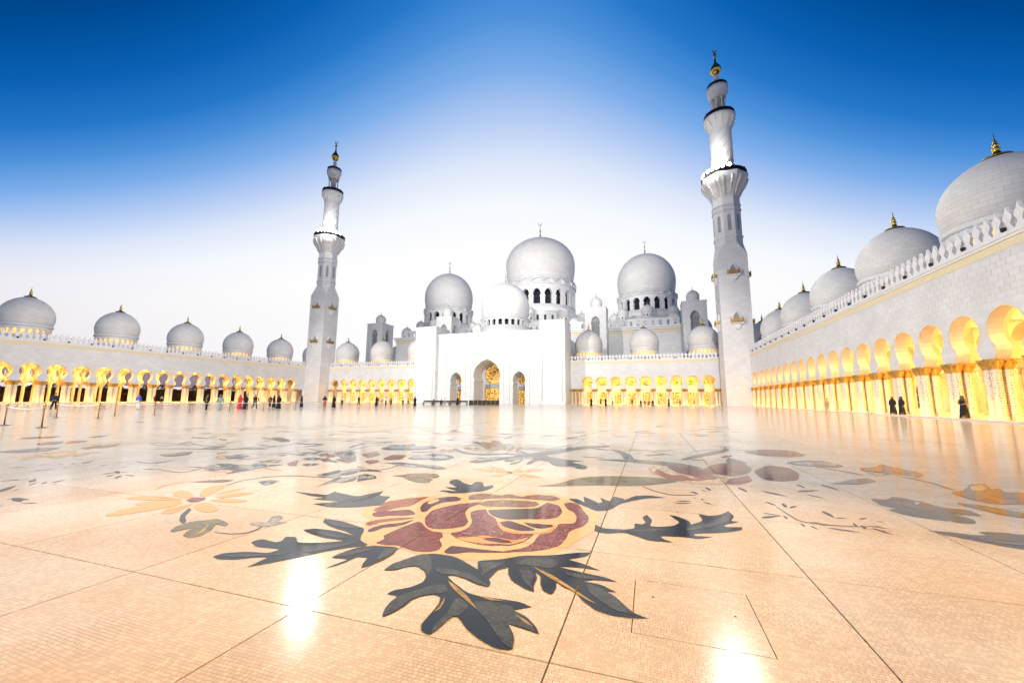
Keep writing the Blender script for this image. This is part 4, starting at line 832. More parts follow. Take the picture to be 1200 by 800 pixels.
["mid6","stem","slate",0,[-1075,603,-1047,598,-1025,595,-1012,596,-1008,600,-1011,610,-1015,622,-1022,637,-1026,649,-1024,650,-1020,638,-1012,624,-1006,611,-1004,599,-1010,592,-1026,591,-1048,595,-1075,601],1],
["mid7","stem","slate",0,[-1353,896,-1292,875,-1244,862,-1217,861,-1213,872,-1220,895,-1246,935,-1265,971,-1281,1007,-1278,1008,-1261,973,-1241,938,-1213,898,-1205,872,-1215,854,-1245,856,-1293,870,-1354,892],1],
["mid8","stem","slate",0,[-905,781,-907,797,-907,811,-898,820,-883,822,-863,818,-841,810,-817,801,-799,798,-800,795,-818,798,-842,806,-865,812,-884,816,-896,815,-902,809,-904,797,-902,782],1],
["mid9","stem","slate",0,[-1482,863,-1444,860,-1411,859,-1388,864,-1375,873,-1372,887,-1371,907,-1368,926,-1365,945,-1361,945,-1363,925,-1365,907,-1364,887,-1369,868,-1385,857,-1410,853,-1444,855,-1483,859],1],
["mid10","stem","olive",0,[-461,1021,-454,1051,-443,1078,-427,1094,-404,1096,-377,1084,-351,1068,-325,1048,-303,1037,-304,1034,-327,1045,-354,1064,-380,1078,-405,1090,-424,1089,-439,1075,-450,1050,-458,1020],1],
["mid11","stem","slate",0,[-582,719,-555,705,-533,697,-518,697,-510,704,-508,722,-509,746,-508,769,-507,793,-505,792,-505,768,-505,746,-504,722,-506,703,-516,693,-533,694,-556,703,-583,717],1],
["mid12","stem","slate",0,[-1169,1696,-1172,1741,-1170,1780,-1153,1804,-1122,1806,-1080,1785,-1039,1761,-997,1733,-960,1714,-962,1709,-1000,1728,-1043,1754,-1085,1777,-1125,1796,-1149,1795,-1162,1777,-1166,1741,-1163,1696],1],
["mid13","stem","olive",0,[-91,1134,-76,1176,-59,1210,-39,1230,-17,1228,3,1210,20,1179,37,1156,53,1134,51,1132,34,1153,16,1176,-2,1207,-20,1222,-37,1224,-55,1207,-72,1174,-89,1133],1],
["mid14","stem","olive",0,[-1292,1454,-1227,1427,-1174,1411,-1138,1412,-1119,1431,-1111,1468,-1111,1521,-1117,1586,-1110,1636,-1105,1635,-1111,1586,-1104,1521,-1102,1468,-1111,1426,-1135,1404,-1175,1403,-1229,1421,-1294,1449],1],
["mid0","stem","olive",0,[-413,1021,-414,1066,-411,1103,-398,1123,-377,1120,-351,1096,-324,1063,-297,1027,-277,1009,-279,1006,-300,1024,-328,1060,-355,1092,-380,1114,-396,1118,-406,1102,-410,1066,-410,1021],1],
["mid1","stem","slate",0,[-914,916,-864,896,-825,884,-799,885,-786,897,-783,922,-786,960,-790,1001,-791,1041,-788,1041,-786,1001,-780,960,-776,922,-780,894,-797,878,-826,879,-866,892,-915,913],1],
["mid2","stem","slate",0,[-379,1157,-349,1133,-324,1118,-305,1116,-290,1129,-277,1158,-264,1197,-252,1247,-236,1280,-233,1279,-248,1245,-259,1196,-270,1155,-284,1125,-303,1110,-326,1112,-352,1129,-381,1154],1],
["mid3","stem","slate",0,[-716,1001,-684,991,-657,987,-637,989,-623,999,-612,1017,-604,1042,-595,1069,-584,1093,-581,1092,-591,1068,-598,1041,-606,1015,-617,995,-635,983,-658,981,-685,987,-717,998],1],
["mid4","stem","olive",0,[-531,1092,-510,1126,-486,1156,-456,1176,-421,1184,-383,1181,-344,1168,-308,1160,-273,1155,-274,1152,-308,1156,-345,1163,-384,1174,-420,1177,-453,1170,-482,1152,-506,1123,-528,1091],1],
["mid5","stem","slate",0,[-1150,1037,-1141,1071,-1125,1102,-1097,1123,-1057,1133,-1007,1129,-957,1122,-904,1110,-861,1109,-861,1105,-905,1105,-958,1116,-1008,1121,-1057,1125,-1094,1116,-1120,1098,-1136,1069,-1147,1036],1],
["mid6","stem","slate",0,[-931,559,-893,549,-863,544,-844,544,-838,551,-841,564,-854,587,-863,607,-869,626,-868,627,-861,607,-851,588,-838,566,-835,550,-843,541,-863,541,-893,547,-931,558],1],
]
# ------------------------------------------------------------------ courtyard floor
SX, SY, GX, GY = 1.72, 1.70, -0.57, 2.33     # joint grid of the marble slabs
NX0, NX1, NY0, NY1 = -10, 6, -3, 10
def make_floor():
    X0, X1 = GX+SX*NX0, GX+SX*NX1; Y0, Y1 = GY+SY*NY0, GY+SY*NY1
    mb = MB()
    A, B_, C, D = -135, 40, -40, 135
    for (a, b, c, d) in ((A, X0, C, D), (X1, B_, C, D), (X0, X1, C, Y0), (X0, X1, Y1, D)):
        mb.quad((a, c, 0), (b, c, 0), (b, d, 0), (a, d, 0), mi=0)
    mb.quad((X0, Y0, -.022), (X1, Y0, -.022), (X1, Y1, -.022), (X0, Y1, -.022), mi=1)
    fl = mb.build('courtyard_floor', [M['floor'], M['grout']]); tag(fl, kind='structure')
    gap = .0055
    s = MB(); s.box(-SX/2+gap, SX/2-gap, -SY/2+gap, SY/2-gap, -.02, 0)
    me = s.mesh('slab', M['floor'])
    hx0, hx1, hy0, hy1 = -.165, .61, 2.77, 3.55
    for i in range(NX0, NX1):
        for j in range(NY0, NY1):
            cx, cy = GX+SX*(i+.5), GY+SY*(j+.5)
            if hx0 > cx-SX/2 and hx1 < cx+SX/2 and hy0 > cy-SY/2 and hy1 < cy+SY/2:
                q = MB(); a, b, c, d = GX+SX*i+gap, GX+SX*(i+1)-gap, GY+SY*j+gap, GY+SY*(j+1)-gap
                q.box(a, hx0, c, d, -.02, 0); q.box(hx1, b, c, d, -.02, 0); q.box(hx0, hx1, c, hy0, -.02, 0); q.box(hx0, hx1, hy1, d, -.02, 0)
                # butt joints only: merge the four strips visually by the shared mosaic
                o = q.build('slab', M['floor'], fl)
                cv = MB(); g = .006; cv.box(hx0+g, hx1-g, hy0+g, hy1-g, -.02, 0)
                c_ = cv.build('access_cover', M['floor_cover'], fl); c_['label'] = 'square mosaic access cover let into the floor slab'
                for (u, v) in ((.13, .52), (.64, .42)):
                    k = MB(); k.lathe([(.009, 0), (.009, .0015), (.006, .002)], 10, (hx0+u, hy0+v, 0)); k.build('lifting_bolt', M['darkmetal'], c_)
                continue
            o = obj('slab', me, fl, (cx, cy, 0))
            o.rotation_euler = (RND.uniform(-1, 1)*.0005, RND.uniform(-1, 1)*.0005, 0)
    return fl
FLOOR = make_floor()

def catmull(P, k=4):
    n = len(P); out = []
    for i in range(n):
        p0, p1, p2, p3 = P[i-1], P[i], P[(i+1) % n], P[(i+2) % n]
        # keep sharp tips sharp
        for t in range(k):
            t /= k; t2, t3 = t*t, t*t*t
            out.append(tuple(.5*((2*p1[q])+(-p0[q]+p2[q])*t*.9+(2*p0[q]-5*p1[q]+4*p2[q]-p3[q])*t2+(-p0[q]+3*p1[q]-3*p2[q]+p3[q])*t3) for q in (0, 1)))
    return out
def smooth_outline(P):
    """rounded where the outline turns gently, pointed at leaf tips"""
    n = len(P); out = []
    for i in range(n):
        a, b, c = Vector(P[i-1]), Vector(P[i]), Vector(P[(i+1) % n])
        u, v = (b-a), (c-b)
        if u.length < 1e-6 or v.length < 1e-6: continue
        ang = abs(u.angle(v))
        if ang > 2.0: out.append((b.x, b.y)); continue
        out += [tuple(b-u*.22), tuple(b-u*.07+v*.07), tuple(b+v*.22)]
    return out
def inlay_mesh(name, pts, z, mat):
    from mathutils.geometry import tessellate_polygon
    P = smooth_outline(pts)
    bm = bmesh.new(); vs = [bm.verts.new((p[0], p[1], z)) for p in P]
    tri = tessellate_polygon([[Vector((p[0], p[1], 0)) for p in P]])
    for t in tri:
        if len(set(t)) == 3:
            try: bm.faces.new([vs[i] for i in t])
            except ValueError: pass
    xs = [p[0] for p in P]; ys = [p[1] for p in P]; gap = .0055
    for ax, lo, hi, g0, st in ((0, min(xs), max(xs), GX, SX), (1, min(ys), max(ys), GY, SY)):
        if max(ys) > 24: continue
        k = math.ceil((lo-g0)/st)
        while g0+k*st < hi:
            q = g0+k*st
            for s in (-gap, gap):
                co = [0, 0, 0]; no = [0, 0, 0]; co[ax] = q+s; no[ax] = 1
                bmesh.ops.bisect_plane(bm, geom=bm.verts[:]+bm.edges[:]+bm.faces[:], plane_co=co, plane_no=no)
            kill = [f for f in bm.faces if abs(f.calc_center_median()[ax]-q) < gap*.9]
            bmesh.ops.delete(bm, geom=kill, context='FACES')
            k += 1
    bmesh.ops.recalc_face_normals(bm, faces=bm.faces[:])
    for f in bm.faces:
        if f.normal.z < 0: f.normal_flip()
    me = bpy.data.meshes.new(name); bm.to_mesh(me); bm.free(); me.materials.append(mat)
    return me
def make_inlays():
    first = {}
    labels = {'rose': ('flower_inlay', 'large red and brown marble peony set in the floor'), 'yellow': ('flower_inlay', 'yellow lily flower set in the floor left of the peony'),
              'leafA': ('leaf_inlay', 'large dark lobed leaf below the peony'), 'leafC': ('leaf_inlay', 'dark feathery leaf right of the peony')}
    fl_groups = ('m2', 'm3', 'm9', 'm16', 'm19', 'm22', 'm23', 'm30', 'm38')
    for num, (g, name, col, lv, flat, sm) in enumerate(INLAYS):
        pts = [(flat[i]/100, flat[i+1]/100) for i in range(0, len(flat), 2)]
        z = .0022+.0014*lv+(num % 40)*.00003
        if g in first:
            me = inlay_mesh(name, pts, z, M['in_'+col]); obj(name, me, first[g])
        else:
            nm, lb = labels.get(g, (('flower_inlay' if g in fl_groups else 'sprig_inlay' if g.startswith(('sprig', 'far', 'mid')) else 'leaf_inlay'), None))
            me = inlay_mesh(nm, pts, z, M['in_'+col]); o = obj(nm, me, FLOOR); first[g] = o
            if g in ('leafA', 'leafB', 'leafE', 'leafF', 'leafC', 'oliveleaf', 'leafD'):
                # brass line that edges the big leaves
                P = [Vector(p) for p in pts]; n = len(P); ar = sum(P[i-1].x*P[i].y-P[i].x*P[i-1].y for i in range(n)); sg = 1 if ar > 0 else -1; Q = []
                for i in range(n):
                    t = (P[(i+1) % n]-P[i-1]).normalized(); Q.append((P[i].x+t.y*sg*.0065, P[i].y-t.x*sg*.0065))
                obj('brass_edge', inlay_mesh('brass_edge', Q, .0012, M['in_gold']), o)
            if lb: o['label'] = lb
make_inlays()
# paved land outside the mosque, out to the horizon
g_ = MB()
for (a, b, c, d) in ((-3000, -136, -3000, 3000), (41, 3000, -3000, 3000), (-136, 41, -3000, -41), (-136, 41, 236, 3000)):
    g_.quad((a, c, -.02), (b, c, -.02), (b, d, -.02), (a, d, -.02))
g_.quad((-136, -41, -.06), (41, -41, -.06), (41, 236, -.06), (-136, 236, -.06))
tag(g_.build('ground', M['asphalt']), kind='structure')
# ------------------------------------------------------------------ arcades
def horseshoe():
    P = [(1.44, 4.35), (1.37, 4.62), (1.18, 4.98), (1.12, 5.14)]
    for a in (-44, -34, -25, -10, 5, 20, 35, 50, 64, 77): P.append((1.62*math.cos(math.radians(a)), 6.56+1.52*math.sin(math.radians(a))))
    P.append((0, 8.12)); return P
ZW = 12.95
HS = horseshoe()
col_me = {}
def column_meshes():
    s = MB(); s.lathe([(.36, 0), (.36, .12), (.30, .16), (.33, .24), (.27, .32), (.27, 3.5), (.30, 3.54), (.30, 3.6)], 12, smooth=False)
    col_me['column'] = s.mesh('column', M['column'])
    c = MB()
    c.lathe([(.29, 3.58), (.34, 3.72), (.30, 3.80)], 12)
    # palm-leaf capital: ring of curling leaves
    for j in range(10):
        a = 2*PI*j/10; ca, sa = math.cos(a), math.sin(a)
        prev = None
        for (r, z, w) in ((.27, 3.66, .10), (.36, 3.86, .13), (.50, 4.08, .12), (.56, 4.16, .07), (.54, 4.10, .02)):
            cur = [(r*ca-w*sa, r*sa+w*ca, z), ((r+.03)*ca, (r+.03)*sa, z+.01), (r*ca+w*sa, r*sa-w*ca, z)]
            if prev: c.quad(prev[0], prev[1], cur[1], cur[0]); c.quad(prev[1], prev[2], cur[2], cur[1])
            prev = cur
    c.lathe([(.28, 3.78), (.34, 3.95), (.46, 4.14), (.48, 4.22)], 12)
    c.box(-.40, .40, -.40, .40, 4.22, 4.35)
    col_me['capital'] = c.mesh('capital', M['palm'])
    q = MB()
    for du in (-.24, .24):
        q.lathe([(.24, 0), (.24, .2), (.18, .3), (.18, 3.6), (.36, 4.1), (.36, 4.35)], 8, (du, 0, 0), smooth=False)
    col_me['cluster'] = q.mesh('column_cluster', M['column'])
    k = MB()
    out = [(.40, 0), (.40, .14), (.24, .30), (.17, .48), (.24, .62), (.37, .82), (.40, .98), (.27, 1.16), (.13, 1.32), (.085, 1.46), (0, 1.72)]
    poly = out+[(-x, z) for x, z in out[-2::-1]]
    k.prism(poly, lambda p: (p[0], -.11, p[1]), lambda p: (p[0], .11, p[1]))
    d = [(0, .50), (.13, .82), (0, 1.12), (-.13, .82)]
    k.prism(d, lambda p: (p[0], -.15, p[1]), lambda p: (p[0], -.09, p[1])); k.prism(d, lambda p: (p[0], .15, p[1]), lambda p: (p[0], .09, p[1]))
    col_me['merlon'] = k.mesh('merlon', M['white'])
    f = MB(); f.lathe([(.09, 0), (.16, .08), (.17, .3), (.05, .34)], 8); f.box(-.03, .03, -.2, .0, 0, .06)
    col_me['fitting'] = f.mesh('spotlight_fitting', M['black'])
column_meshes()

def merlons(par, p0, p1, z, rz, pitch=.93):
    n = int((p1-p0).length/pitch)
    for i in range(n):
        p = p0+(p1-p0)*((i+.5)/n)
        obj('merlon', col_me['merlon'], par, (p.x, p.y, z), rz)
def fittings(par, p0, p1, z, every=3.7):
    n = int((p1-p0).length/every)
    for i in range(n):
        p = p0+(p1-p0)*((i+.3)/n); obj('spotlight_fitting', col_me['fitting'], par, (p.x, p.y, z))

def arcade(name, label, fm, u0, nb, B, ulo, uhi, wallface, outer, three=True, merl=None):
    """fm(u,w,z): u along, w away from the courtyard; bays start at u0"""
    A = thing(name, label, 'arcade', (0, 0, 0))
    mb = MB(); t = .9
    mb.arch_strip(B, HS, 4.35, ZW, nb, lambda u, w, z: fm(u0+u, w, z), t, 0, 1, caps=False)
    uend = u0+nb*B
    def slab(a, b, w0, w1, z0, z1, m_=mb, mi=0):
        P = [fm(a, w0, z0), fm(b, w0, z0), fm(b, w1, z0), fm(a, w1, z0), fm(a, w0, z1), fm(b, w0, z1), fm(b, w1, z1), fm(a, w1, z1)]
        n = len(m_.v); m_.v += P
        for q in ((0, 3, 2, 1), (4, 5, 6, 7), (0, 1, 5, 4), (1, 2, 6, 5), (2, 3, 7, 6), (3, 0, 4, 7)): m_.face([n+i for i in q], mi)
    if ulo < u0-.01: slab(ulo, u0, 0, t, 4.35, ZW)
    if uhi > uend+.01: slab(uend, uhi, 0, t, 4.35, ZW)
    mb.build('wall', [M['clad'], M['cream_wall']], A)
    b2 = MB(); slab(ulo, uhi, -.03, .0, 11.85, 12.43, b2); b2.build('ochre_band', M['band'], A)
    b3 = MB(); slab(ulo, uhi, -.10, .0, 12.45, 12.66, b3); slab(ulo, uhi, -.18, .0, 12.664, 12.93, b3); slab(ulo, uhi, -.06, 0, 4.38, 4.44, b3) if False else None
    b3.build('cornice', M['white'], A)
    pl = MB(); slab(ulo, uhi, -1.3, 13.3, .0, .12, pl); pl.build('plinth', M['kerb'], A)
    # thin raised rims round each front arch
    rim = MB()
    for b in range(nb):
        c = u0+(b+.5)*B
        for side in (-1, 1):
            for i in range(3, len(HS)-1):
                (xa, za), (xb, zb) = HS[i], HS[i+1]
                def off(x, z, d): v = Vector((x, z-6.5)); l = v.length; v = v*((l+d)/l); return v.x, v.y+6.5
                oa, ob = off(xa, za, .09), off(xb, zb, .09)
                a1, a2, b1, b2_ = fm(c+side*xa, -.025, za), fm(c+side*xb, -.025, zb), fm(c+side*oa[0], -.025, oa[1]), fm(c+side*ob[0], -.025, ob[1])
                rim.quad(a1, a2, b2_, b1); rim.quad(b1, b2_, fm(c+side*ob[0], .01, ob[1]), fm(c+side*oa[0], .01, oa[1]))
    rim.build('arch_moulding', M['band'], A)
    rows = (6.3, 12.6) if three else (6.3,)
    for k, w0 in enumerate(rows):
        last = k == len(rows)-1
        rb = MB(); top = 12.4 if last else 8.9
        if last and outer == 'solid':
            # closed back wall with a round lattice window and a door in every bay
            slab(ulo, uhi, w0, w0+.6, .12, 12.4, rb)
            rb.build('back_wall', M['cream_wall'], A)
            for b in range(nb):
                c = u0+(b+.5)*B
                if three:
                    q = MB()
                    pts = [(-.62, .5), (.62, .5), (.62, 2.9), (.45, 3.35), (0, 3.7), (-.45, 3.35), (-.62, 2.9)]
                    q.prism(pts, lambda p: fm(c+p[0], w0-.03, p[1]), lambda p: fm(c+p[0], w0-.008, p[1]), 0)
                    for zz in (1.3, 2.3): slab(c-.62, c+.62, w0-.05, w0-.034, zz, zz+.06, q, 1)
                    q.build('window', [M['glass'], M['kerb']], A)
                else:
                    q = MB(); n = 16; R = .74
                    pts = [(R*math.cos(2*PI*i/n), 6.3+R*math.sin(2*PI*i/n)) for i in range(n)]
                    q.prism(pts, lambda p: fm(c+p[0], w0-.05, p[1]), lambda p: fm(c+p[0], w0-.008, p[1]), 0)
                    q.build('round_window', M['lattice'], A)
                    q = MB(); slab(c-.85, c+.85, w0-.05, w0-.008, .14, 3.7, q, 0)
                    for x in (-.87, -.03, .81): slab(c+x, c+x+.06, w0-.09, w0-.053, .14, 3.7, q, 1)
                    for zz in (1.3, 2.5): slab(c-.8, c+.8, w0-.075, w0-.053, zz, zz+.06, q, 1)
                    q.build('door', [M['lattice'], M['metal']], A)
        else:
            rb.arch_strip(B, HS, 4.35, top, nb, lambda u, w, z: fm(u0+u, w0+w, z), t, 0, 0, caps=False)
            if ulo < u0-.01: slab(ulo, u0, w0, w0+t, .12, top, rb)
            if uhi > uend+.01: slab(uend, uhi, w0, w0+t, .12, top, rb)
            rb.build('inner_wall', M['cream_wall'], A)
            if last and outer == 'open':
                for b in range(nb):
                    c = u0+(b+.5)*B; q = MB()
                    slab(c-1.4, c+1.4, w0+.95, w0+.97, 4.36, 8.2, q); q.build('pane', M['pane'], A)  # added sheet that dims the sky seen through the open outer arch
    wd = rows[-1]
    # transverse arches and ceiling coffers
    tr = MB(); ts = 5.4
    HT = [(x*1.52, z) for x, z in HS]
    for b in range(nb+1):
        uu = u0+b*B-.25
        for k in range(len(rows)):
            tr.arch_strip(ts, HT, 4.35, 8.9, 1, lambda u, w, z: fm(uu+w, (.9 if k == 0 else 7.2)+u, z), .5, 0, 0, caps=False)
    tr.build('cross_arch', M['cream_wall'], A)
    ce = MB(); slab(ulo, uhi, .9, wd, 8.902, 9.2, ce); ce.build('ceiling', M['cream_wall'], A)
    ro = MB(); slab(ulo, uhi, .9, wd+.8, 12.3 if not three else 12.42, 12.7, ro); ro.build('roof', M['lead'], A)
    for b in range(nb+1):
        for du in (-.34, .34):
            for dw in (.12, .80):
                p = fm(u0+b*B+du, dw, .12); o = obj('column', col_me['column'], A, p)
                obj('capital', col_me['capital'], o)
        for k, w0 in enumerate(rows):
            if k == len(rows)-1 and outer == 'solid': continue
            p = fm(u0+b*B, w0+.45, .12); obj('column_cluster', col_me['cluster'], A, p)
    return A, slab

WR, WL, YF = 23.66, -119.4, 120.5
def fmR(u, w, z): return (WR+w, u, z)
def fmL(u, w, z): return (WL-w, u, z)
def fmF(u, w, z): return (u, YF+w, z)
AR, _ = arcade('arcade', 'long white marble arcade on the right with glowing horseshoe arches', fmR, 39.16-7*3.99, 25, 3.99, 5, 121.4, 0, 'solid')
AL, _ = arcade('arcade', 'long white marble arcade on the far left, see-through arches on gilded columns', fmL, 44.4-6*3.99, 23, 3.99, 14, 121.4, 0, 'open')
AF1, _ = arcade('arcade', 'short front arcade between the portal and the right minaret', fmF, -.95-4.5*4.08, 9, 4.08, -22.3, 23.6, 0, 'solid', three=False)
AF2, _ = arcade('arcade', 'short front arcade between the left minaret and the portal', fmF, -93.5-4.5*4.08, 9, 4.08, -119.3, -71.7, 0, 'solid', three=False)
merlons(AR, Vector((WR+.1, 7, 0)), Vector((WR+.1, 111, 0)), ZW, PI/2); fittings(AR, Vector((WR-.1, 8, 0)), Vector((WR-.1, 111, 0)), ZW)
merlons(AL, Vector((WL-.1, 16, 0)), Vector((WL-.1, 115.5, 0)), ZW, PI/2); fittings(AL, Vector((WL+.1, 16, 0)), Vector((WL+.1, 115, 0)), ZW)
merlons(AF1, Vector((-22.2, YF+.1, 0)), Vector((17.9, YF+.1, 0)), ZW, 0); fittings(AF1, Vector((-22, YF-.1, 0)), Vector((17.9, YF-.1, 0)), ZW)
merlons(AF2, Vector((-112.5, YF+.1, 0)), Vector((-71.8, YF+.1, 0)), ZW, 0); fittings(AF2, Vector((-112.5, YF-.1, 0)), Vector((-72, YF-.1, 0)), ZW)
# separate marble panels where the near end of the right wall is close enough to tell them apart
def wall_panels():
    bw, bh, g = .90, .45, .007
    p = MB(); p.box(-.012, .004, -bw/2+g, bw/2-g, g, bh-g); me = p.mesh('marble_panel', M['clad'])
    for r in range(19, 26):
        off = bw*.5 if r % 2 == 0 else 0
        k0 = math.ceil((WR+31+off)/bw); k1 = math.floor((WR+52+off)/bw)
        for k in range(k0, k1):
            obj('marble_panel', me, AR, (WR, k*bw-off+bw/2-WR, r*bh))
wall_panels()
# end columns beside portal and minarets on the closed stretches
for A_, xs in ((AF1, (-21.3, 20.0)), (AF2, (-117.5, -73.2))):
    for x in xs:
        if x in (20.0, -117.5): continue
        for dx in (-.4, .4):
            o = obj('column', col_me['column'], A_, (x+dx, YF+.15, .12)); obj('capital', col_me['capital'], o)

# warm lamps of the arcades: cove strips under the vaults and uplights in the plinth
WARM = (1.0, .48, .09)
WARM2 = (1.0, .45, .06)
def strip_light(name, par, loc, length, width, power, dirv, along, col=WARM, spread=PI):
    d = bpy.data.lights.new(name, 'AREA'); d.shape = 'RECTANGLE'; d.size = width; d.size_y = length; d.energy = power; d.color = col; d.spread = spread
    o = bpy.data.objects.new(name, d); COL.objects.link(o)
    z = -Vector(dirv).normalized(); y = Vector(along).normalized(); x = y.cross(z)
    o.matrix_world = Matrix(((x.x, y.x, z.x, loc[0]), (x.y, y.y, z.y, loc[1]), (x.z, y.z, z.z, loc[2]), (0, 0, 0, 1)))
    o.parent = par; return o
P_IN, P_UP = 20000, 4800
for par, fm, u0, u1, along, inward in ((AR, fmR, 12, 111, (0, 1, 0), Vector((1, 0, 0))), (AL, fmL, 21, 112, (0, 1, 0), Vector((-1, 0, 0))),
                                      (AF1, fmF, -19, 17, (1, 0, 0), Vector((0, 1, 0))), (AF2, fmF, -112, -75, (1, 0, 0), Vector((0, 1, 0)))):
    Lh = u1-u0; c = (u0+u1)/2; k = Lh/99
    strip_light('cove_strip', par, fm(c, 3.6, 8.7), Lh, .35, P_IN*k*(1 if par in (AR, AL) else .62), (0, 0, -1), along)
    if par in (AR, AL): strip_light('cove_strip', par, fm(c, 9.9, 8.7), Lh, .35, P_IN*k*.8, (0, 0, -1), along)
    strip_light('plinth_uplight', par, fm(c, 1.9, .2), Lh, .2, P_UP*k, Vector((0, 0, 1))-inward*.25, along, WARM2)
    strip_light('plinth_uplight', par, fm(c, -1.0, .18), Lh, .16, P_UP*k*.42, inward+Vector((0, 0, .55)), along, WARM2, 2.0)
# ------------------------------------------------------------------ domes
def dome_prof(R, zb, zw, za, rb=.92, tip=.05):
    P = [(R*rb, zb)]
    for t in (.25, .5, .75): P.append((R*(rb+(1-rb)*math.sin(t*PI/2)), zb+(zw-zb)*t))
    P.append((R, zw)); H = za-zw
    for a in range(8, 90, 7):
        r = R*math.cos(math.radians(a))**.96; z = zw+H*(1-tip)*math.sin(math.radians(a))
        z += H*tip*max(0, (1-r/R))**1.5; P.append((r, z))
    P.append((R*.03, za-H*.003)); return P
def finial(kind, s):
    f = MB()
    if kind == 'gold':
        f.lathe([(1.15*s, 0), (1.1*s, .10*s), (.75*s, .22*s), (.30*s, .45*s), (.34*s, .62*s), (.20*s, .72*s), (.33*s, .90*s), (.33*s, 1.05*s), (.17*s, 1.18*s), (.27*s, 1.34*s), (.27*s, 1.46*s), (.13*s, 1.58*s), (.20*s, 1.72*s), (.10*s, 1.88*s), (.06*s, 2.1*s), (.012*s, 2.75*s)], 16)
    else:
        f.lathe([(1.0*s, 0), (.85*s, .15*s), (.32*s, .5*s), (.26*s, 1.2*s), (.42*s, 1.5*s), (.42*s, 1.8*s), (.2*s, 2.0*s), (.16*s, 3.0*s), (.34*s, 3.3*s), (.34*s, 3.6*s), (.12*s, 3.85*s), (.08*s, 5.0*s), (.05*s, 5.6*s)], 14)
        n = 18; r0 = .62*s; zc = 6.25*s; pr = None
        for i in range(n+1):
            a = math.radians(-62+304*i/n)+PI/2*0; a = math.radians(118+304*i/n)
            w = .16*s*math.sin(PI*i/n)+.012*s
            ca, sa = math.cos(a), math.sin(a)
            cur = [((r0-w)*ca, -.06*s, zc+(r0-w)*sa), ((r0+w*.4)*ca, -.06*s, zc+(r0+w*.4)*sa), ((r0+w*.4)*ca, .06*s, zc+(r0+w*.4)*sa), ((r0-w)*ca, .06*s, zc+(r0-w)*sa)]
            if pr:
                for k in range(4): f.quad(pr[k], pr[(k+1) % 4], cur[(k+1) % 4], cur[k])
            pr = cur
    return f
def ring_fm(R, z0=0):
    return lambda u, w, z: ((R-w)*math.cos(u/R), (R-w)*math.sin(u/R), z)
def drum_opening(B, z0, z1, fill=.36, notch=True):
    w = B*fill; h = z1-z0; P = [(w*.92, z0), (w*.92, z0+h*.45), (w*.78, z0+h*.50), (w, z0+h*.60), (w, z0+h*.72), (w*.8, z0+h*.85), (w*.42, z0+h*.95), (0, z1)]
    return P
# small arcade dome: drum ring of lit arches, cornice, marble shell, gilded finial
def arcade_dome_meshes():
    D = {}
    R = 4.25; n = 22; B = 2*PI*3.95/n
    d = MB(); d.arch_strip(B, drum_opening(B, 1.35, 2.75, .34), 1.35, 3.15, n, ring_fm(3.95), .35, 0, 1, caps=False)
    d.lathe([(3.97, -.6), (3.97, 1.35), (3.6, 1.36)], 44, smooth=True)
    D['drum'] = (d, [M['white'], M['cream_wall']])
    g = MB(); g.lathe([(3.45, 1.3), (3.45, 3.1)], 32); D['lit_lantern'] = (g, [M['glow']])
    c = MB(); c.lathe([(3.9, 3.1), (4.12, 3.2), (4.2, 3.34), (4.08, 3.42), (4.22, 3.56), (4.05, 3.68), (3.6, 3.7)], 48); D['cornice'] = (c, [M['white']])
    s = MB(); s.lathe(dome_prof(R, 3.66, 5.3, 9.9, .93, .08), 48); D['shell'] = (s, [M['dome']])
    return {k: v[0].mesh(k, v[1]) for k, v in D.items()}
ADM = arcade_dome_meshes(); ADF = finial('gold', .86).mesh('finial', M['gold'])
def arcade_dome(x, y, label, group='domes standing on the arcades'):
    t = thing('arcade_dome', label, 'dome', (x, y, 12.9), group)
    for k in ('drum', 'lit_lantern', 'cornice', 'shell'): obj(k, ADM[k], t)
    obj('finial', ADF, t, (0, 0, 9.84)); return t
ordn = ['nearest', 'second nearest', 'third nearest', 'fourth nearest', 'fifth nearest', 'farthest']
for k in range(6):
    arcade_dome(30.0, 45+15.95*k, '%s white dome on the roof of the right arcade' % (ordn[k] if k < 5 else 'shadowed blue-grey') + (' behind the minaret' if k == 5 else ''))
    arcade_dome(-127.0, 47.4+15.95*k, 'white dome %s on the left arcade roof' % (('at the left edge of the photo', 'second from the left', 'third from the left', 'fourth from the left', 'fifth from the left, next to the minaret', 'at the corner behind the left minaret')[k]))
for x, lb in ((-109.6, 'white dome just right of the left minaret'), (-93.7, 'white dome in front of the left square tower'), (-77.9, 'white dome partly hidden by the portal'), (-17.4, 'white dome just right of the portal'), (-.95, 'white dome midway between portal and right minaret'), (15.2, 'white dome just left of the right minaret')):
    arcade_dome(x, 126.0, lb)

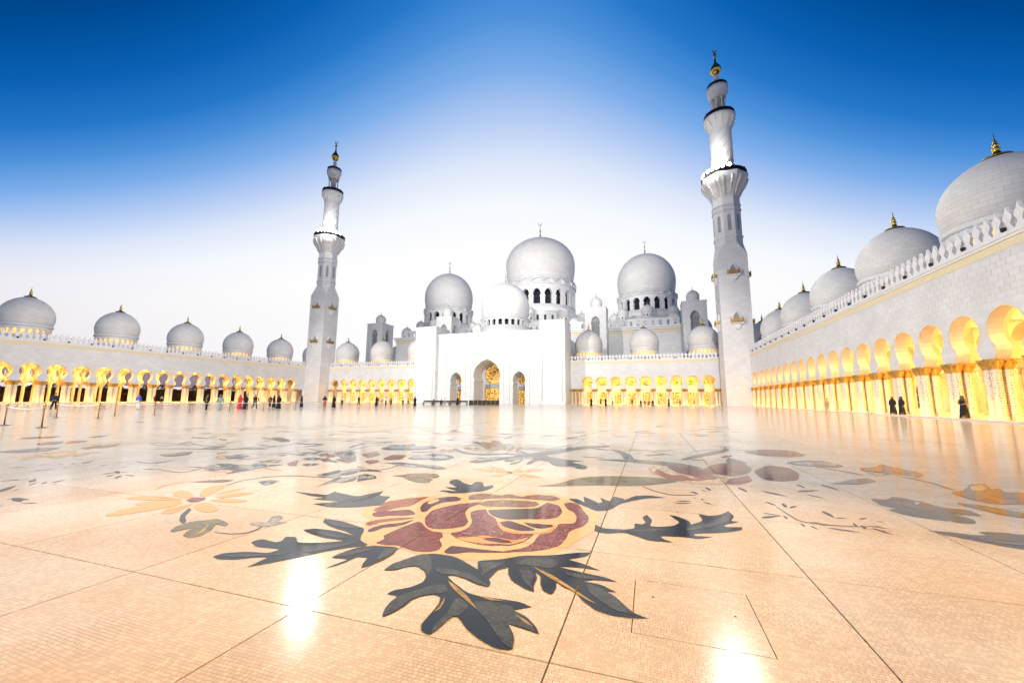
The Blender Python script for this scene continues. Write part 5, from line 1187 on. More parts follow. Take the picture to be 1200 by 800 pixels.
def window_pane_ring(mb, R, z0, z1, n=48): mb.lathe([(R, z0), (R, z1)], n)
def great_dome(label, x, y, R, za, zw, zb, zc, wt, wb, zd, tip, nwin, s_f):
    """za apex, zw widest, zb springing, zc cornice foot, wt/wb window top and bottom, zd drum foot"""
    t = thing('great_dome', label, 'dome', (x, y, 0), 'great domes of the prayer hall')
    Rd = R*1.0
    B = 2*PI*Rd/nwin; d = MB()
    d.arch_strip(B, drum_opening(B, wb, wt, .33), wb, zc, nwin, ring_fm(Rd), R*.10, 0, 0, caps=False, sub=3)
    d.lathe([(Rd+.02, zd), (Rd+.02, wb), (Rd*.9, wb+.02)], nwin*3)
    d.build('drum', M['white'], t)
    g = MB(); window_pane_ring(g, Rd*.86, wb-.2, zc-.2); g.build('window_glass', M['glass'], t)
    # scalloped cornice of little pointed lunettes
    c = MB(); hs = (zb-zc)
    c.lathe([(Rd, zc), (Rd*1.03, zc+hs*.12), (Rd*1.03, zc+hs*.22), (Rd*.99, zc+hs*.30), (Rd*.985, zc+hs*.9), (Rd*.93, zb)], 64)
    c.build('cornice', M['white'], t)
    l = MB()
    for i in range(nwin):
        for q in range(9):
            a0 = (i+q/9)*2*PI/nwin; a1 = (i+(q+1)/9)*2*PI/nwin
            h0 = zc+hs*(.25+.55*math.sin(PI*q/9)**.7); h1 = zc+hs*(.25+.55*math.sin(PI*(q+1)/9)**.7) if q < 8 else zc+hs*.25
            r0, r1 = Rd*1.0, Rd*1.035
            A = lambda a, r, z: (r*math.cos(a), r*math.sin(a), z)
            l.quad(A(a0, r1, h0), A(a1, r1, h1), A(a1, r1, h1+.35), A(a0, r1, h0+.35)); l.quad(A(a0, r1, h0+.35), A(a1, r1, h1+.35), A(a1, r0*.97, h1+.4), A(a0, r0*.97, h0+.4)); l.quad(A(a1, r1, h1), A(a0, r1, h0), A(a0, r0*.97, h0), A(a1, r0*.97, h1))
    l.build('scalloped_moulding', M['white'], t)
    s = MB(); s.lathe(dome_prof(R, zb, zw, za, .93, .04), 72); s.build('shell', M['bigdome'], t)
    finial('stone', s_f).build('finial', M['finial'], t, (0, 0, za-.3*s_f))
    return t
X0 = -47.0
great_dome('largest white dome in the middle of the prayer hall', X0, 180, 16.3, 77.5, 64.0, 54.4, 51.0, 49.2, 42.3, 37, 86.6, 20, 1.35)
great_dome('large white dome right of the central dome', .5, 180, 12.1, 64.7, 52.0, 45.6, 43.6, 42.9, 37.8, 34, 71.4, 18, 1.02)
great_dome('large white dome left of the central dome', -95.2, 180, 12.1, 64.9, 52.0, 45.6, 43.6, 42.9, 37.8, 34, 71.4, 18, 1.02)
great_dome('smooth bright dome behind the portal, in front of the largest dome', X0-1, 134, 8.6, 42.9, 34.0, 29.2, 28.9, 28.5, 26.4, 22, 47.6, 24, .74)

# kiosk domes ringing the great drums
def kiosk_meshes(R=2.3):
    d = MB(); n = 10; B = 2*PI*R/n
    d.arch_strip(B, drum_opening(B, 0.9, 1.7, .22), .9, 2.1, n, ring_fm(R), .3, 0, 0, caps=False, sub=2)
    d.lathe([(R+.01, -.2), (R+.01, .9), (R*.8, .91)], 20)
    i = MB(); i.lathe([(R*.8, .8), (R*.8, 2.1)], 16)
    s = MB(); s.lathe([(R*1.0, 2.1), (R*1.07, 2.2), (R*1.0, 2.35)]+[(r, z) for r, z in dome_prof(R*1.03, 2.4, 3.5, 6.0, .93, .14)], 28)
    f = MB(); f.lathe([(.3, 0), (.1, .2), (.14, .5), (.05, .7), (.01, 1.5)], 8)
    return [('drum', d.mesh('drum', M['white'])), ('window_glass', i.mesh('window_glass', M['dark'])), ('shell', s.mesh('shell', M['dome'])), ('finial', f.mesh('finial', M['finial']))]
KM = kiosk_meshes()
def kiosk(x, y, z, s=1.0, label='small white kiosk dome', group=None):
    t = thing('kiosk_dome', label, 'small dome', (x, y, z), group); t.scale = (s, s, s)
    for k, me in KM:
        o = obj(k, me, t, (0, 0, 5.95) if k == 'finial' else None)
    return t
def base_tier(par, x, y, R, z0, z1, n):
    B = 2*PI*R/n; d = MB(); h = z1-z0
    fm = lambda u, w, z: (x+(R-w)*math.cos(u/R), y+(R-w)*math.sin(u/R), z)
    d.arch_strip(B, drum_opening(B, z0+h*.28, z0+h*.75, .17), z0+h*.28, z1, n, fm, .8, 0, 0, caps=False, sub=2)
    d.lathe([(R+.02, z0), (R+.02, z0+h*.28), (R-.8, z0+h*.29)], n*2, (x, y, 0)); d.lathe([(R-.78, z1-.05), (.1, z1-.04)], n*2, (x, y, 0))
    d.lathe([(R, z1-.02), (R+.3, z1+.12), (R+.3, z1+.4), (R-.2, z1+.42)], n*2, (x, y, 0))
    d.build('gallery_ring', M['white'], par)
    g = MB(); g.lathe([(R-.82, z0+h*.2), (R-.82, z1-.1)], n*2, (x, y, 0)); g.build('gallery_glass', M['dark'], par)

# ------------------------------------------------------------------ prayer hall
H = thing('prayer_hall', 'white marble prayer hall rising behind the front arcades and the portal', 'mosque hall')
w_ = MB(); w_.box(-106, 12, 152, 214, 0, 26.6); w_.box(-113, -106.02, 160, 205, 0, 25.5); w_.box(12.02, 24, 160, 205, 0, 24)
w_.build('wall', M['clad'], H)
c_ = MB(); c_.box(-106.5, 12.5, 151.4, 214.5, 26.62, 27.3); c_.box(-106.9, 12.9, 151.0, 215, 27.304, 28.0); c_.build('cornice', M['white'], H)
b_ = MB(); b_.box(-106.2, 12.2, 151.8, 151.99, 25.6, 26.6); b_.build('ochre_band', M['band'], H)
t_ = MB(); n_ = int(118/2.6); 
t_.arch_strip(2.6, drum_opening(2.6, 28.5, 30.6, .2), 28.5, 31.4, n_, lambda u, w, z: (-105.6+u, 155+w, z), .6, 0, 0)
t_.box(-105.6, -105.6+n_*2.6, 155.0, 155.6, 28.0, 28.498); t_.build('parapet_gallery', M['white'], H)
for (x, R) in ((X0, 21), (.5, 15.6), (-95.2, 15.6)):
    base_tier(H, x, 180, R, 27.9, 33.4, int(R*2))
base_tier(H, X0, 180, 17.6, 33.4, 38.5, 34)
low = MB(); low.box(-70, -24, 122.5, 146, 0, 21.0); low.build('porch_block', M['white'], H)
ring = MB(); ring.box(X0-9.6, X0+7.6, 125.5, 142.5, 21.0, 24.0); ring.build('porch_tier', M['white'], H)
kn = 0
for (x, R, s, nm) in ((X0, 19.2, 1.15, 'central'), (.5, 13.9, .95, 'right'), (-95.2, 13.9, .95, 'left')):
    for k in range(8):
        a = PI*2*k/8+PI/8*0-PI/2
        kx, ky = x+R*math.cos(a), 180+R*math.sin(a)
        if ky > 184: continue
        pos = {0: 'directly in front of', 1: 'front right of', 7: 'front left of', 2: 'right beside', 6: 'left beside'}[k]
        kiosk(kx, ky, 33.4, s, 'small kiosk dome %s the %s great drum' % (pos, nm), 'kiosk domes round the great drums')
for (x, lb) in ((-61, 'small dome on the hall roof left of the portal tower'), (-27, 'small dome on the hall roof just right of the portal'), (-68.5, 'small dome farther left on the hall roof'), (-104, 'small kiosk dome at the left end of the hall roof'), (9.8, 'small kiosk dome at the right end of the hall roof')):
    kiosk(x, 157, 27.9, .95, lb, 'small domes on the prayer hall roof')
def rear_dome(x, y, z, s, lb):
    t = thing('side_dome', lb, 'dome', (x, y, z), 'side domes of the prayer hall'); t.scale = (s, s, s)
    for k in ('drum', 'cornice', 'shell'): obj(k, ADM[k], t)
    o = MB(); o.lathe([(3.4, 1.3), (3.4, 3.1)], 24); o.build('window_glass', M['dark'], t)
    finial('stone', .35).build('finial', M['finial'], t, (0, 0, 9.8))
rear_dome(-98, 166, 22.5, 1.35, 'grey dome behind the left square tower')
rear_dome(27, 150, 18.0, .8, 'shadowed blue dome between the hall and the right minaret')
rear_dome(19.5, 168, 23.5, 1.0, 'pinkish small dome left of the right minaret behind the arcade dome')

# square towers with arched niches and small domes
def square_tower(x, y, lb, w=3.75, top=33.8, zb=12):
    t = thing('square_tower', lb, 'tower', (x, y, 0), 'square towers of the prayer hall')
    b = MB(); op = [(1.45, 21.5), (1.45, 27.0), (1.2, 27.3), (1.55, 28.2), (1.5, 29.2), (.95, 30.3), (0, 30.9)]
    for k in range(4):
        ca, sa = round(math.cos(k*PI/2)), round(math.sin(k*PI/2))
        def fm(u, q, z, ca=ca, sa=sa): px, py = u-w, -w+q; return (px*ca-py*sa, px*sa+py*ca, z)
        sh = .9
        b.arch_strip(2*w, op, 21.5, top, 1, fm, sh, 0, 0, caps=False)
        P = [fm(0, 0, zb), fm(2*w, 0, zb), fm(2*w, 0, 21.5), fm(0, 0, 21.5)]; b.quad(*P)
    b.quad((-w, -w, top), (w, -w, top), (w, w, top), (-w, w, top)); b.box(-w-.12, w+.12, -w-.12, w+.12, top+.002, top+.45)
    b.build('shaft', M['clad'], t)
    i = MB(); i.box(-w+.9, w-.9, -w+.9, w-.9, 20, 32); i.build('niche_back', M['lead'], t)
    g = MB()
    for k in range(4):
        for u in (-.9, -.3, .3, .9):
            ca, sa = round(math.cos(k*PI/2)), round(math.sin(k*PI/2)); px, py = u, -w+.8
            X, Y = px*ca-py*sa, px*sa+py*ca; g.box(X-.05, X+.05, Y-.05, Y+.05, 21.5, 29)
    g.build('grille', M['darkmetal'], t)
    s = MB(); s.lathe([(2.3, top+.45), (2.3, top+1.0), (2.0, top+1.1)]+dome_prof(2.15, top+1.2, top+2.6, top+4.9, .92, .12), 28); s.build('dome', M['dome'], t)
    f = MB(); f.lathe([(.3, top+4.8), (.1, top+5.1), (.04, top+6.2)], 8); f.build('finial', M['finial'], t)
square_tower(-17.2, 147, 'square white tower with niche window right of the portal')
square_tower(15.3, 147, 'square white tower with niche window left of the right minaret')
square_tower(-111, 147, 'square white tower right of the left minaret', 3.9, 33.0)
square_tower(-76.9, 145, 'square white tower just behind the left corner of the portal', 3.4, 33.6)

# ------------------------------------------------------------------ portal
M['frieze'] = simple('mosaic_frieze', (.42, .45, .48), .3, noise=.5, nscale=6)
PT = thing('portal', 'tall bright white portal block with three pointed arches', 'gateway')
YP = 114.5
pw = MB()
opc = [(4.2, 0), (4.2, 6.6), (3.9, 7.0), (4.25, 7.7), (4.45, 8.7), (4.15, 10.1), (3.25, 11.6), (1.8, 12.75), (0, 13.5)]
ops = [(1.9, 0), (1.9, 5.7), (1.62, 6.05), (1.92, 6.6), (1.9, 7.6), (1.45, 8.65), (.75, 9.3), (0, 9.7)]
ZP = 22.0
def portal_seg(cx, hw, op, t):
    pw.arch_strip(2*hw, op, 0, ZP, 1, lambda u, w, z: (cx-hw+u, YP+w, z), t, 0, 0, caps=False)
portal_seg(X0, 5.6, opc, 7.2); portal_seg(X0-10.4, 4.8, ops, 4.6); portal_seg(X0+10.4, 4.8, ops, 4.6)
pw.box(-64.1, X0-15.2, YP, YP+8, 0, ZP); pw.box(X0+15.2, -29.9, YP, YP+8, 0, ZP)
pw.build('wall', M['clad'], PT)
for (a, b) in ((-71.6, -64.102), (-29.898, -22.4)):
    tw = MB(); tw.box(a, b, YP-1.3, YP+8, 0, 24.1)
    tw.box(a-.1, b+.1, YP-1.4, YP+8.1, 24.102, 24.5)
    tw.build('corner_pier', M['clad'], PT)
for x in (-70.9, -64.9, -29.2, -23.2):
    q = MB(); q.lathe([(.16, 1.0), (.16, 14.5), (.22, 14.7), (.05, 15.4)], 10, (x, YP-1.36, 0)); q.build('corner_colonnette', M['white'], PT)
fr = MB()
for (cx, hw, zt) in ((X0, 5.3, 15.6), (X0-10.4, 3.0, 11.3), (X0+10.4, 3.0, 11.3)):
    fr.box(cx-hw-.3, cx-hw, YP-.2, YP-.001, 0, zt); fr.box(cx+hw, cx+hw+.3, YP-.2, YP-.001, 0, zt); fr.box(cx-hw-.3, cx+hw+.3, YP-.2, YP-.001, zt+.002, zt+.3)
fr.box(-64.0, -30, YP-.12, YP-.001, 20.6, 20.9); fr.box(-64.0, -30, YP-.2, YP-.001, 21.2, 21.9)
fr.build('frame_moulding', M['white'], PT)
cb = MB(); cb.box(X0-5.7, X0+5.7, YP+7.2, YP+7.6, 0, 15); cb.box(X0-15.2, X0-5.62, YP+4.6, YP+5, 0, 12); cb.box(X0+5.62, X0+15.2, YP+4.6, YP+5, 0, 12); cb.build('recess_wall', M['white'], PT)
def gilt_door(cx, y, hw, zs, rc, zc):
    d = MB(); d.box(cx-hw, cx+hw, y-.10, y-.01, .02, zs); d.build('door', M['lattice'], PT)
    f = MB()
    for x in (-hw, -hw*.5, 0, hw*.5, hw): f.box(cx+x-.07, cx+x+.07, y-.2, y-.102, .02, zs)
    for z in (zs*.33, zs*.66, zs): f.box(cx-hw, cx+hw, y-.18, y-.104, z-.07, z+.07)
    f.build('door_frame', M['railing'], PT)
    w = MB(); n = 24; pts = [(rc*math.cos(2*PI*i/n), zc+rc*math.sin(2*PI*i/n)) for i in range(n)]
    w.prism(pts, lambda p: (cx+p[0], y-.10, p[1]), lambda p: (cx+p[0], y-.01, p[1])); o = w.build('rose_window', M['lattice'], PT)
    r = MB()
    for rr in (rc, rc*.62, rc*.3):
        for i in range(n):
            a, b = 2*PI*i/n, 2*PI*(i+1)/n; A = lambda t, R_, yy: (cx+R_*math.cos(t), yy, zc+R_*math.sin(t))
            r.quad(A(a, rr-.1, y-.2), A(b, rr-.1, y-.2), A(b, rr+.1, y-.2), A(a, rr+.1, y-.2)); r.quad(A(a, rr+.1, y-.2), A(b, rr+.1, y-.2), A(b, rr+.1, y-.1), A(a, rr+.1, y-.1))
    for i in range(12):
        a = 2*PI*i/12; dx, dz = math.cos(a), math.sin(a); px, pz = -dz*.05, dx*.05
        r.quad((cx+dx*.2+px, y-.19, zc+dz*.2+pz), (cx+dx*rc+px, y-.19, zc+dz*rc+pz), (cx+dx*rc-px, y-.19, zc+dz*rc-pz), (cx+dx*.2-px, y-.19, zc+dz*.2-pz))
    r.build('tracery', M['railing'], PT)
    b = MB(); b.box(cx-hw, cx+hw, y-.16, y-.012, zs+.08, zs+1.2); b.build('mosaic_frieze', M['frieze'], PT)
gilt_door(X0, YP+7.2, 3.3, 4.9, 3.2, 9.3)
gilt_door(X0-10.4, YP+4.6, 1.5, 4.2, 1.45, 7.3); gilt_door(X0+10.4, YP+4.6, 1.5, 4.2, 1.45, 7.3)
rf = MB(); rf.box(-64.1, -29.9, YP+7.7, YP+8.1, 15, ZP); rf.box(-71.6, -22.4, YP+8.1, YP+8.4, 0, ZP); rf.quad((-64.1, YP, ZP+.004), (-29.9, YP, ZP+.004), (-29.9, YP+8, ZP+.004), (-64.1, YP+8, ZP+.004)); rf.build('roof', M['lead'], PT)

# ------------------------------------------------------------------ minarets
def build_minaret(label, x, y):
    t = thing('minaret', label, 'minaret', (x, y, 0), 'minarets at the courtyard corners')
    w = 3.45; b = MB(); b.box(-w, w, -w, w, 0, 38.2)
    n = len(b.v); c8 = 3.42; oct_ = [(c8*math.cos(PI/8+k*PI/4), c8*math.sin(PI/8+k*PI/4)) for k in range(8)]
    b.v += [(-w, -w, 38.2), (w, -w, 38.2), (w, w, 38.2), (-w, w, 38.2)]+[(p[0], p[1], 41.6) for p in oct_]
    S = {0: (-w, -w), 1: (w, -w), 2: (w, w), 3: (-w, w)}
    def near(k): p = oct_[k % 8]; return n+min(range(4), key=lambda q: (S[q][0]-p[0])**2+(S[q][1]-p[1])**2)
    for k in range(8):
        a, c = near(k), near(k+1); e, f = n+4+k, n+4+(k+1) % 8
        b.face((a, c, f, e) if a != c else (a, f, e))
    b.build('square_shaft', M['tower'], t)
    o8 = MB(); o8.lathe([(c8, 41.6), (c8, 43.2), (c8+.22, 43.3), (c8+.22, 43.7), (c8, 43.8), (c8, 50.6), (c8+.22, 50.7), (c8+.22, 51.1), (c8, 51.2), (c8, 52), (c8+.22, 52.1), (c8+.22, 52.4), (c8, 52.5), (c8, 54.4), (c8+.35, 55.4), (c8+1.0, 56.9), (c8+1.9, 58.2), (5.7, 59.1), (5.85, 59.9), (5.85, 60.4), (2.7, 60.41)], 8, smooth=False, a0=PI/8)
    o8.build('octagonal_shaft', M['tower'], t)
    nb = MB()
    for k in range(8):
        a = k*PI/4; ap = c8*math.cos(PI/8)
        for (z0, z1, hw) in ((45, 49.6, .42),):
            ca, sa = math.cos(a), math.sin(a)
            P = lambda u, r, z: (r*ca-u*sa, r*sa+u*ca, z)
            pts = [(-hw, z0), (hw, z0), (hw, z1-.6), (0, z1), (-hw, z1-.6)]
            nb.prism(pts, lambda p: P(p[0], ap+.03, p[1]), lambda p: P(p[0], ap+.004, p[1]))
    nb.build('blind_window', M['lead'], t)
    for k in range(16):
        fin = MB()
        a = (k+.5)*PI/8; ca, sa = math.cos(a), math.sin(a); h = .13
        prof = [(3.3, 54.8), (3.9, 55.4), (4.5, 56.7), (5.4, 57.9), (5.85, 59.3), (5.2, 59.3), (3.2, 57)]
        fin.prism(prof, lambda p: (p[0]*ca-h*sa, p[0]*sa+h*ca, p[1]), lambda p: (p[0]*ca+h*sa, p[0]*sa-h*ca, p[1]))
        fin.build('corbel_rib', M['white'], t)
    for k in range(14):
        fin = MB(); a = (k+.5)*2*PI/14; ca, sa = math.cos(a), math.sin(a); h = .1
        prof = [(2.6, 74.6), (3.1, 75.6), (3.7, 76.6), (4.05, 77.8), (3.5, 77.8), (2.5, 76)]
        fin.prism(prof, lambda p: (p[0]*ca-h*sa, p[0]*sa+h*ca, p[1]), lambda p: (p[0]*ca+h*sa, p[0]*sa-h*ca, p[1]))
        fin.build('corbel_rib', M['white'], t)
    cy = MB(); cy.lathe([(2.68, 60.4), (2.68, 74.6), (2.9, 75.6), (3.4, 76.8), (3.9, 77.7), (4.0, 78.3), (4.0, 78.6), (1.0, 78.61)], 32); cy.build('round_shaft', M['white'], t)
    for k in range(8):
        sp = MB(); pr = None
        for i in range(29):
            z = 60.8+13.4*i/28; a = k*PI/4+i*.14; ca, sa = math.cos(a), math.sin(a); d = .07
            cur = [((2.7)*math.cos(a-d), 2.7*math.sin(a-d), z), (2.77*ca, 2.77*sa, z), (2.7*math.cos(a+d), 2.7*math.sin(a+d), z)]
            if pr: sp.quad(pr[0], pr[1], cur[1], cur[0]); sp.quad(pr[1], pr[2], cur[2], cur[1])
            pr = cur
        sp.build('spiral_rib', M['white'], t)
    def railing(R, z0, h, nn, mat=M['railing'], n=8):
        r = MB()
        for k in range(nn):
            a = 2*PI*k/nn; cx, cy_ = R*math.cos(a), R*math.sin(a)
            hh = h*(1.25 if k % 4 == 0 else 1); r.box(cx-.07, cx+.07, cy_-.07, cy_+.07, z0, z0+hh)
        for zz in (z0+.12, z0+h*.62, z0+h-.12): r.lathe([(R-.05, zz), (R+.05, zz), (R+.05, zz+.1), (R-.05, zz+.1)], nn)
        return r
    railing(5.5, 60.4, 1.2, 40).build('balcony_railing', M['darkmetal'], t)
    railing(3.8, 78.6, 1.1, 28).build('upper_railing', M['darkmetal'], t)
    railing(2.55, 87.9, .9, 20).build('lantern_railing', M['darkmetal'], t)
    for k in range(8):
        a = k*PI/4+PI/8; q = MB(); q.lathe([(.3, 78.6), (.22, 79.1), (.2, 83.6), (.34, 84.3)], 8, (1.65*math.cos(a), 1.65*math.sin(a), 0)); q.build('lantern_column', M['white'], t)
    ln = MB(); ln.lathe([(1.0, 78.6), (1.0, 84.3), (2.0, 84.35), (2.15, 85.2), (2.6, 86.2), (2.75, 87.2), (2.75, 87.9), (1.0, 87.91), (.75, 88.6), (.55, 89.3), (.95, 89.9), (.55, 90.6), (.7, 91.2), (.45, 92.2), (.3, 92.4)], 16); ln.build('lantern', M['white'], t)
    bl = MB(); bl.lathe([(.45, 92.2), (1.0, 92.7), (1.42, 93.5), (1.38, 94.3), (.9, 95.2), (.45, 95.8), (.3, 96.5), (.22, 97.6), (.42, 98.1), (.42, 98.7), (.15, 99.1), (.1, 99.5)], 20); bl.build('gilded_bulb', M['gold'], t)
    cr = MB(); n = 18; pr = None
    for i in range(n+1):
        a = math.radians(118+304*i/n); wd = .12*math.sin(PI*i/n)+.02; ca, sa = math.cos(a), math.sin(a); r0 = .62; zc = 100.15
        cur = [((r0-wd)*ca, -.05, zc+(r0-wd)*sa), ((r0+wd)*ca, -.05, zc+(r0+wd)*sa), ((r0+wd)*ca, .05, zc+(r0+wd)*sa), ((r0-wd)*ca, .05, zc+(r0-wd)*sa)]
        if pr:
            for k in range(4): cr.quad(pr[k], pr[(k+1) % 4], cur[(k+1) % 4], cur[k])
        pr = cur
    cr.build('crescent', M['gold'], t)
    # little gilded balconies on each face
    bc = MB(); bc.prism([(-1.35, 0), (1.35, 0), (1.35, -.25), (.9, -.5), (.25, -1.6), (-.25, -1.6), (-.9, -.5), (-1.35, -.25)], lambda p: (p[0], 0, p[1]), lambda p: (p[0], -1.0 if p[1] > -.4 else -.45, p[1]))
    me_c = bc.mesh('balcony_corbel', M['white'])
    rl = MB()
    for i in range(7):
        x_ = -1.3+2.6*i/6; rl.box(x_-.09, x_+.09, -1.0, -.88, .0, 1.0 if i % 3 else 1.35)
    for sx in (-1.3, 1.3):
        for yy in (-.5, -.05): rl.box(sx-.08, sx+.08, yy-.06, yy+.06, 0, 1.1)
        rl.box(sx-.05, sx+.05, -.9, 0, .35, .55); rl.box(sx-.05, sx+.05, -.9, 0, .85, .95)
    rl.box(-1.25, 1.25, -.96, -.92, .3, .6); rl.box(-1.3, 1.3, -.97, -.91, .85, .96)
    me_r = rl.mesh('balcony_railing', M['railing'])
    dr = MB(); dr.prism([(-.62, 0), (.62, 0), (.62, 1.5), (.4, 2.1), (0, 2.5), (-.4, 2.1), (-.62, 1.5)], lambda p: (p[0], -.05, p[1]), lambda p: (p[0], .02, p[1])); me_d = dr.mesh('balcony_door', M['lead'])
    ho = MB()
    P_ = [(-1, 0), (-.95, 1.6), (-.6, 2.4), (0, 3.0), (.6, 2.4), (.95, 1.6), (1, 0)]
    for i in range(len(P_)-1):
        (xa, za), (xb, zb) = P_[i], P_[i+1]; s_ = .84
        ho.quad((xa, -.35, za), (xb, -.35, zb), (xb*s_, -.35, zb*.92), (xa*s_, -.35, za*.92)); ho.quad((xa, -.35, za), (xa, .01, za), (xb, .01, zb), (xb, -.35, zb)); ho.quad((xa*s_, -.35, za*.92), (xb*s_, -.35, zb*.92), (xb*s_, .01, zb*.92), (xa*s_, .01, za*.92))
    me_h = ho.mesh('balcony_hood', M['white'])
    for k in range(4):
        for z in (20.6, 33.0):
            rz = k*PI/2; p = Vector((0, -w-.003, z)); p.rotate(Matrix.Rotation(rz, 3, 'Z'))
            c_ = obj('balcony_corbel', me_c, t, p, rz)
            for me, nm in ((me_r, 'balcony_railing'), (me_d, 'balcony_door'), (me_h, 'balcony_hood')): obj(nm, me, c_)
    return t
# right and left visible minarets, and the two behind the photographer that close the courtyard
def floods(par, cx, cy, z, aims, tgt):
    """bank of floodlights on the gallery: housings with glowing lenses, and the spot that is their beam"""
    for k, (ax, ay) in enumerate(aims):
        d = Vector((ax, ay, 0)).normalized(); px, py = d.x*5.2, d.y*5.2
        h = MB(); a = math.atan2(d.y, d.x)
        def R(u, v, zz): return (px+u*d.x-v*d.y, py+u*d.y+v*d.x, zz)
        h = MB(); za, zb = 61.3, 62.5
        pts = [R(-.3, -.6, za), R(.25, -.6, za), R(.25, .6, za), R(-.3, .6, za), R(-.3, -.6, zb), R(.12, -.6, zb), R(.12, .6, zb), R(-.3, .6, zb)]
        n = len(h.v); h.v += pts
        for q in ((3, 2, 1, 0), (4, 5, 6, 7), (0, 1, 5, 4), (1, 2, 6, 5), (2, 3, 7, 6), (3, 0, 4, 7)): h.face([n+i for i in q])
        b = h.build('floodlight', M['darkmetal'], par)
        l = MB(); c_ = [R(.265-.055*math.sin(2*PI*i/16)-.06, .5*math.cos(2*PI*i/16), 61.9+.5*math.sin(2*PI*i/16)) for i in range(16)]
        n = len(l.v); l.v += c_; l.face(range(n, n+16)); l.build('lens', M['lamp'], b)
MR = build_minaret('tall minaret on the right, rising beside the end of the right arcade', 21.4, 115.0)
ML = build_minaret('tall minaret on the left, standing where left and front arcades meet', -116.0, 119.3); 
M2 = build_minaret('minaret behind the photographer on the right', 21.4, -30)
M3 = build_minaret('minaret behind the photographer on the left', -116.0, -30)
ML.scale = (1, 1, 1.037)
floods(MR, 21.4, 115, 61.5, [(-1, -.05), (-1, -.35), (-.9, -.7), (-.75, -.95), (-.45, -1), (-.2, -1), (.1, -1)], None)
floods(ML, -116, 119.3, 61.5, [(-.1, -1), (.2, -1), (.45, -1), (.75, -.95), (.95, -.7), (1, -.4), (1, -.1)], None)
floods(M2, 21.4, -30, 61.5, [(-1, .35), (-.9, .7), (-.6, 1), (-.2, 1), (.15, 1)], None)
floods(M3, -116, -30, 61.5, [(-.1, 1), (.25, 1), (.6, 1), (.9, .8), (1, .4)], None)
FL = 1.0
def spot(par, loc, aim, power, ang, col=(1, .95, .88), r=1.2):
    o = link_light('flood_or_fill_beam', 'SPOT', power*FL, col, loc, None, dir=Vector(aim)-Vector(loc)); o.data.spot_size = math.radians(ang); o.data.spot_blend = .6; o.data.shadow_soft_size = r; return o
spot(None, (15.9, 109.6, 62.6), (-35, 45, 0), 52000, 100, (1, .96, .90), 1.6)
spot(None, (-110.4, 113.8, 64.8), (-45, 45, 0), 52000, 100, (1, .96, .90), 1.6)
for sx in (16.5, -111):  # unseen beams from behind, put in to brighten portal, domes and arcades
    spot(None, (sx, -25, 62.6), (-47, 115, 10), 190000, 26)
    spot(None, (sx, -25, 62.6), (-47, 180, 74), 640000, 37)
    spot(None, (sx, -25, 62.6), (0, 122, 6), 150000, 24)
    spot(None, (sx, -25, 62.6), (-94, 122, 6), 150000, 24)
    spot(None, (sx, -25, 62.6), (-47, 80, 0), 370000, 74)
spot(None, (16.5, -25, 62.6), (-1.5, .2, 0), 265000, 15, (1, .56, .16))  # added amber fill that warms only the foreground floor
spot(None, (-111, -25, 62.6), (-30, 5, 0), 210000, 40, (1, .90, .76))  # added fill over the middle of the floor
spot(None, (-111, -25, 62.6), (24, 62, 9), 210000, 36)  # added fill that whitens the right arcade wall
spot(None, (16.5, -25, 62.6), (-119, 70, 9), 210000, 36)  # same added fill for the left arcade wall
# spill of the flood banks on their own shafts
for (par, x, y, z, dx, dy) in ((MR, 21.4, 115, 61.6, -.55, -.83), (ML, -116, 119.3, 63.6, .55, -.83)):
    link_light('floodlight_spill', 'POINT', 4500, (1, .97, .92), (x+dx*7.6, y+dy*7.6, z+.8), None, shadow_soft_size=1.6)
# peach uplights at the feet of the minarets
for (x, y) in ((21.4, 115.0), (-116.0, 119.3)):
    for (dx, dy) in ((0, -1), (1 if x < 0 else -1, 0)):
        strip_light('base_uplight', MR if x > 0 else ML, (x+dx*4.6, y+dy*4.6, .25), 6, .25, 2600, (-dx*.55, -dy*.55, 1), (0, 1, 0) if dx else (1, 0, 0), (1, .46, .16), 2.2)
# ------------------------------------------------------------------ people
CM = {}
def cloth(c):
    if c not in CM: CM[c] = simple('cloth_%d' % len(CM), c, .85, noise=.12, nscale=30)
    return CM[c]
def skin_mesh(name, nodes, edges, mat, sub=1):
    me = bpy.data.meshes.new(name); keys = list(nodes); ix = {k: i for i, k in enumerate(keys)}
    me.from_pydata([nodes[k][0] for k in keys], [(ix[a], ix[b]) for a, b in edges], []); me.update()
    o = bpy.data.objects.new('tmp', me); COL.objects.link(o)
    md = o.modifiers.new('s', 'SKIN'); md.use_smooth_shade = True
    for i, k in enumerate(keys):
        r = nodes[k][1]; r = r if isinstance(r, tuple) else (r, r)
        me.skin_vertices[0].data[i].radius = r; me.skin_vertices[0].data[i].use_root = (i == 0)
    if sub: s = o.modifiers.new('u', 'SUBSURF'); s.levels = sub; s.render_levels = sub
    bpy.context.view_layer.update()
    dg = bpy.context.evaluated_depsgraph_get(); ev = o.evaluated_get(dg)
    out = bpy.data.meshes.new_from_object(ev); out.name = name
    bpy.data.objects.remove(o); bpy.data.meshes.remove(me)
    out.materials.clear(); out.materials.append(mat)
    for p in out.polygons: p.use_smooth = True
    return out
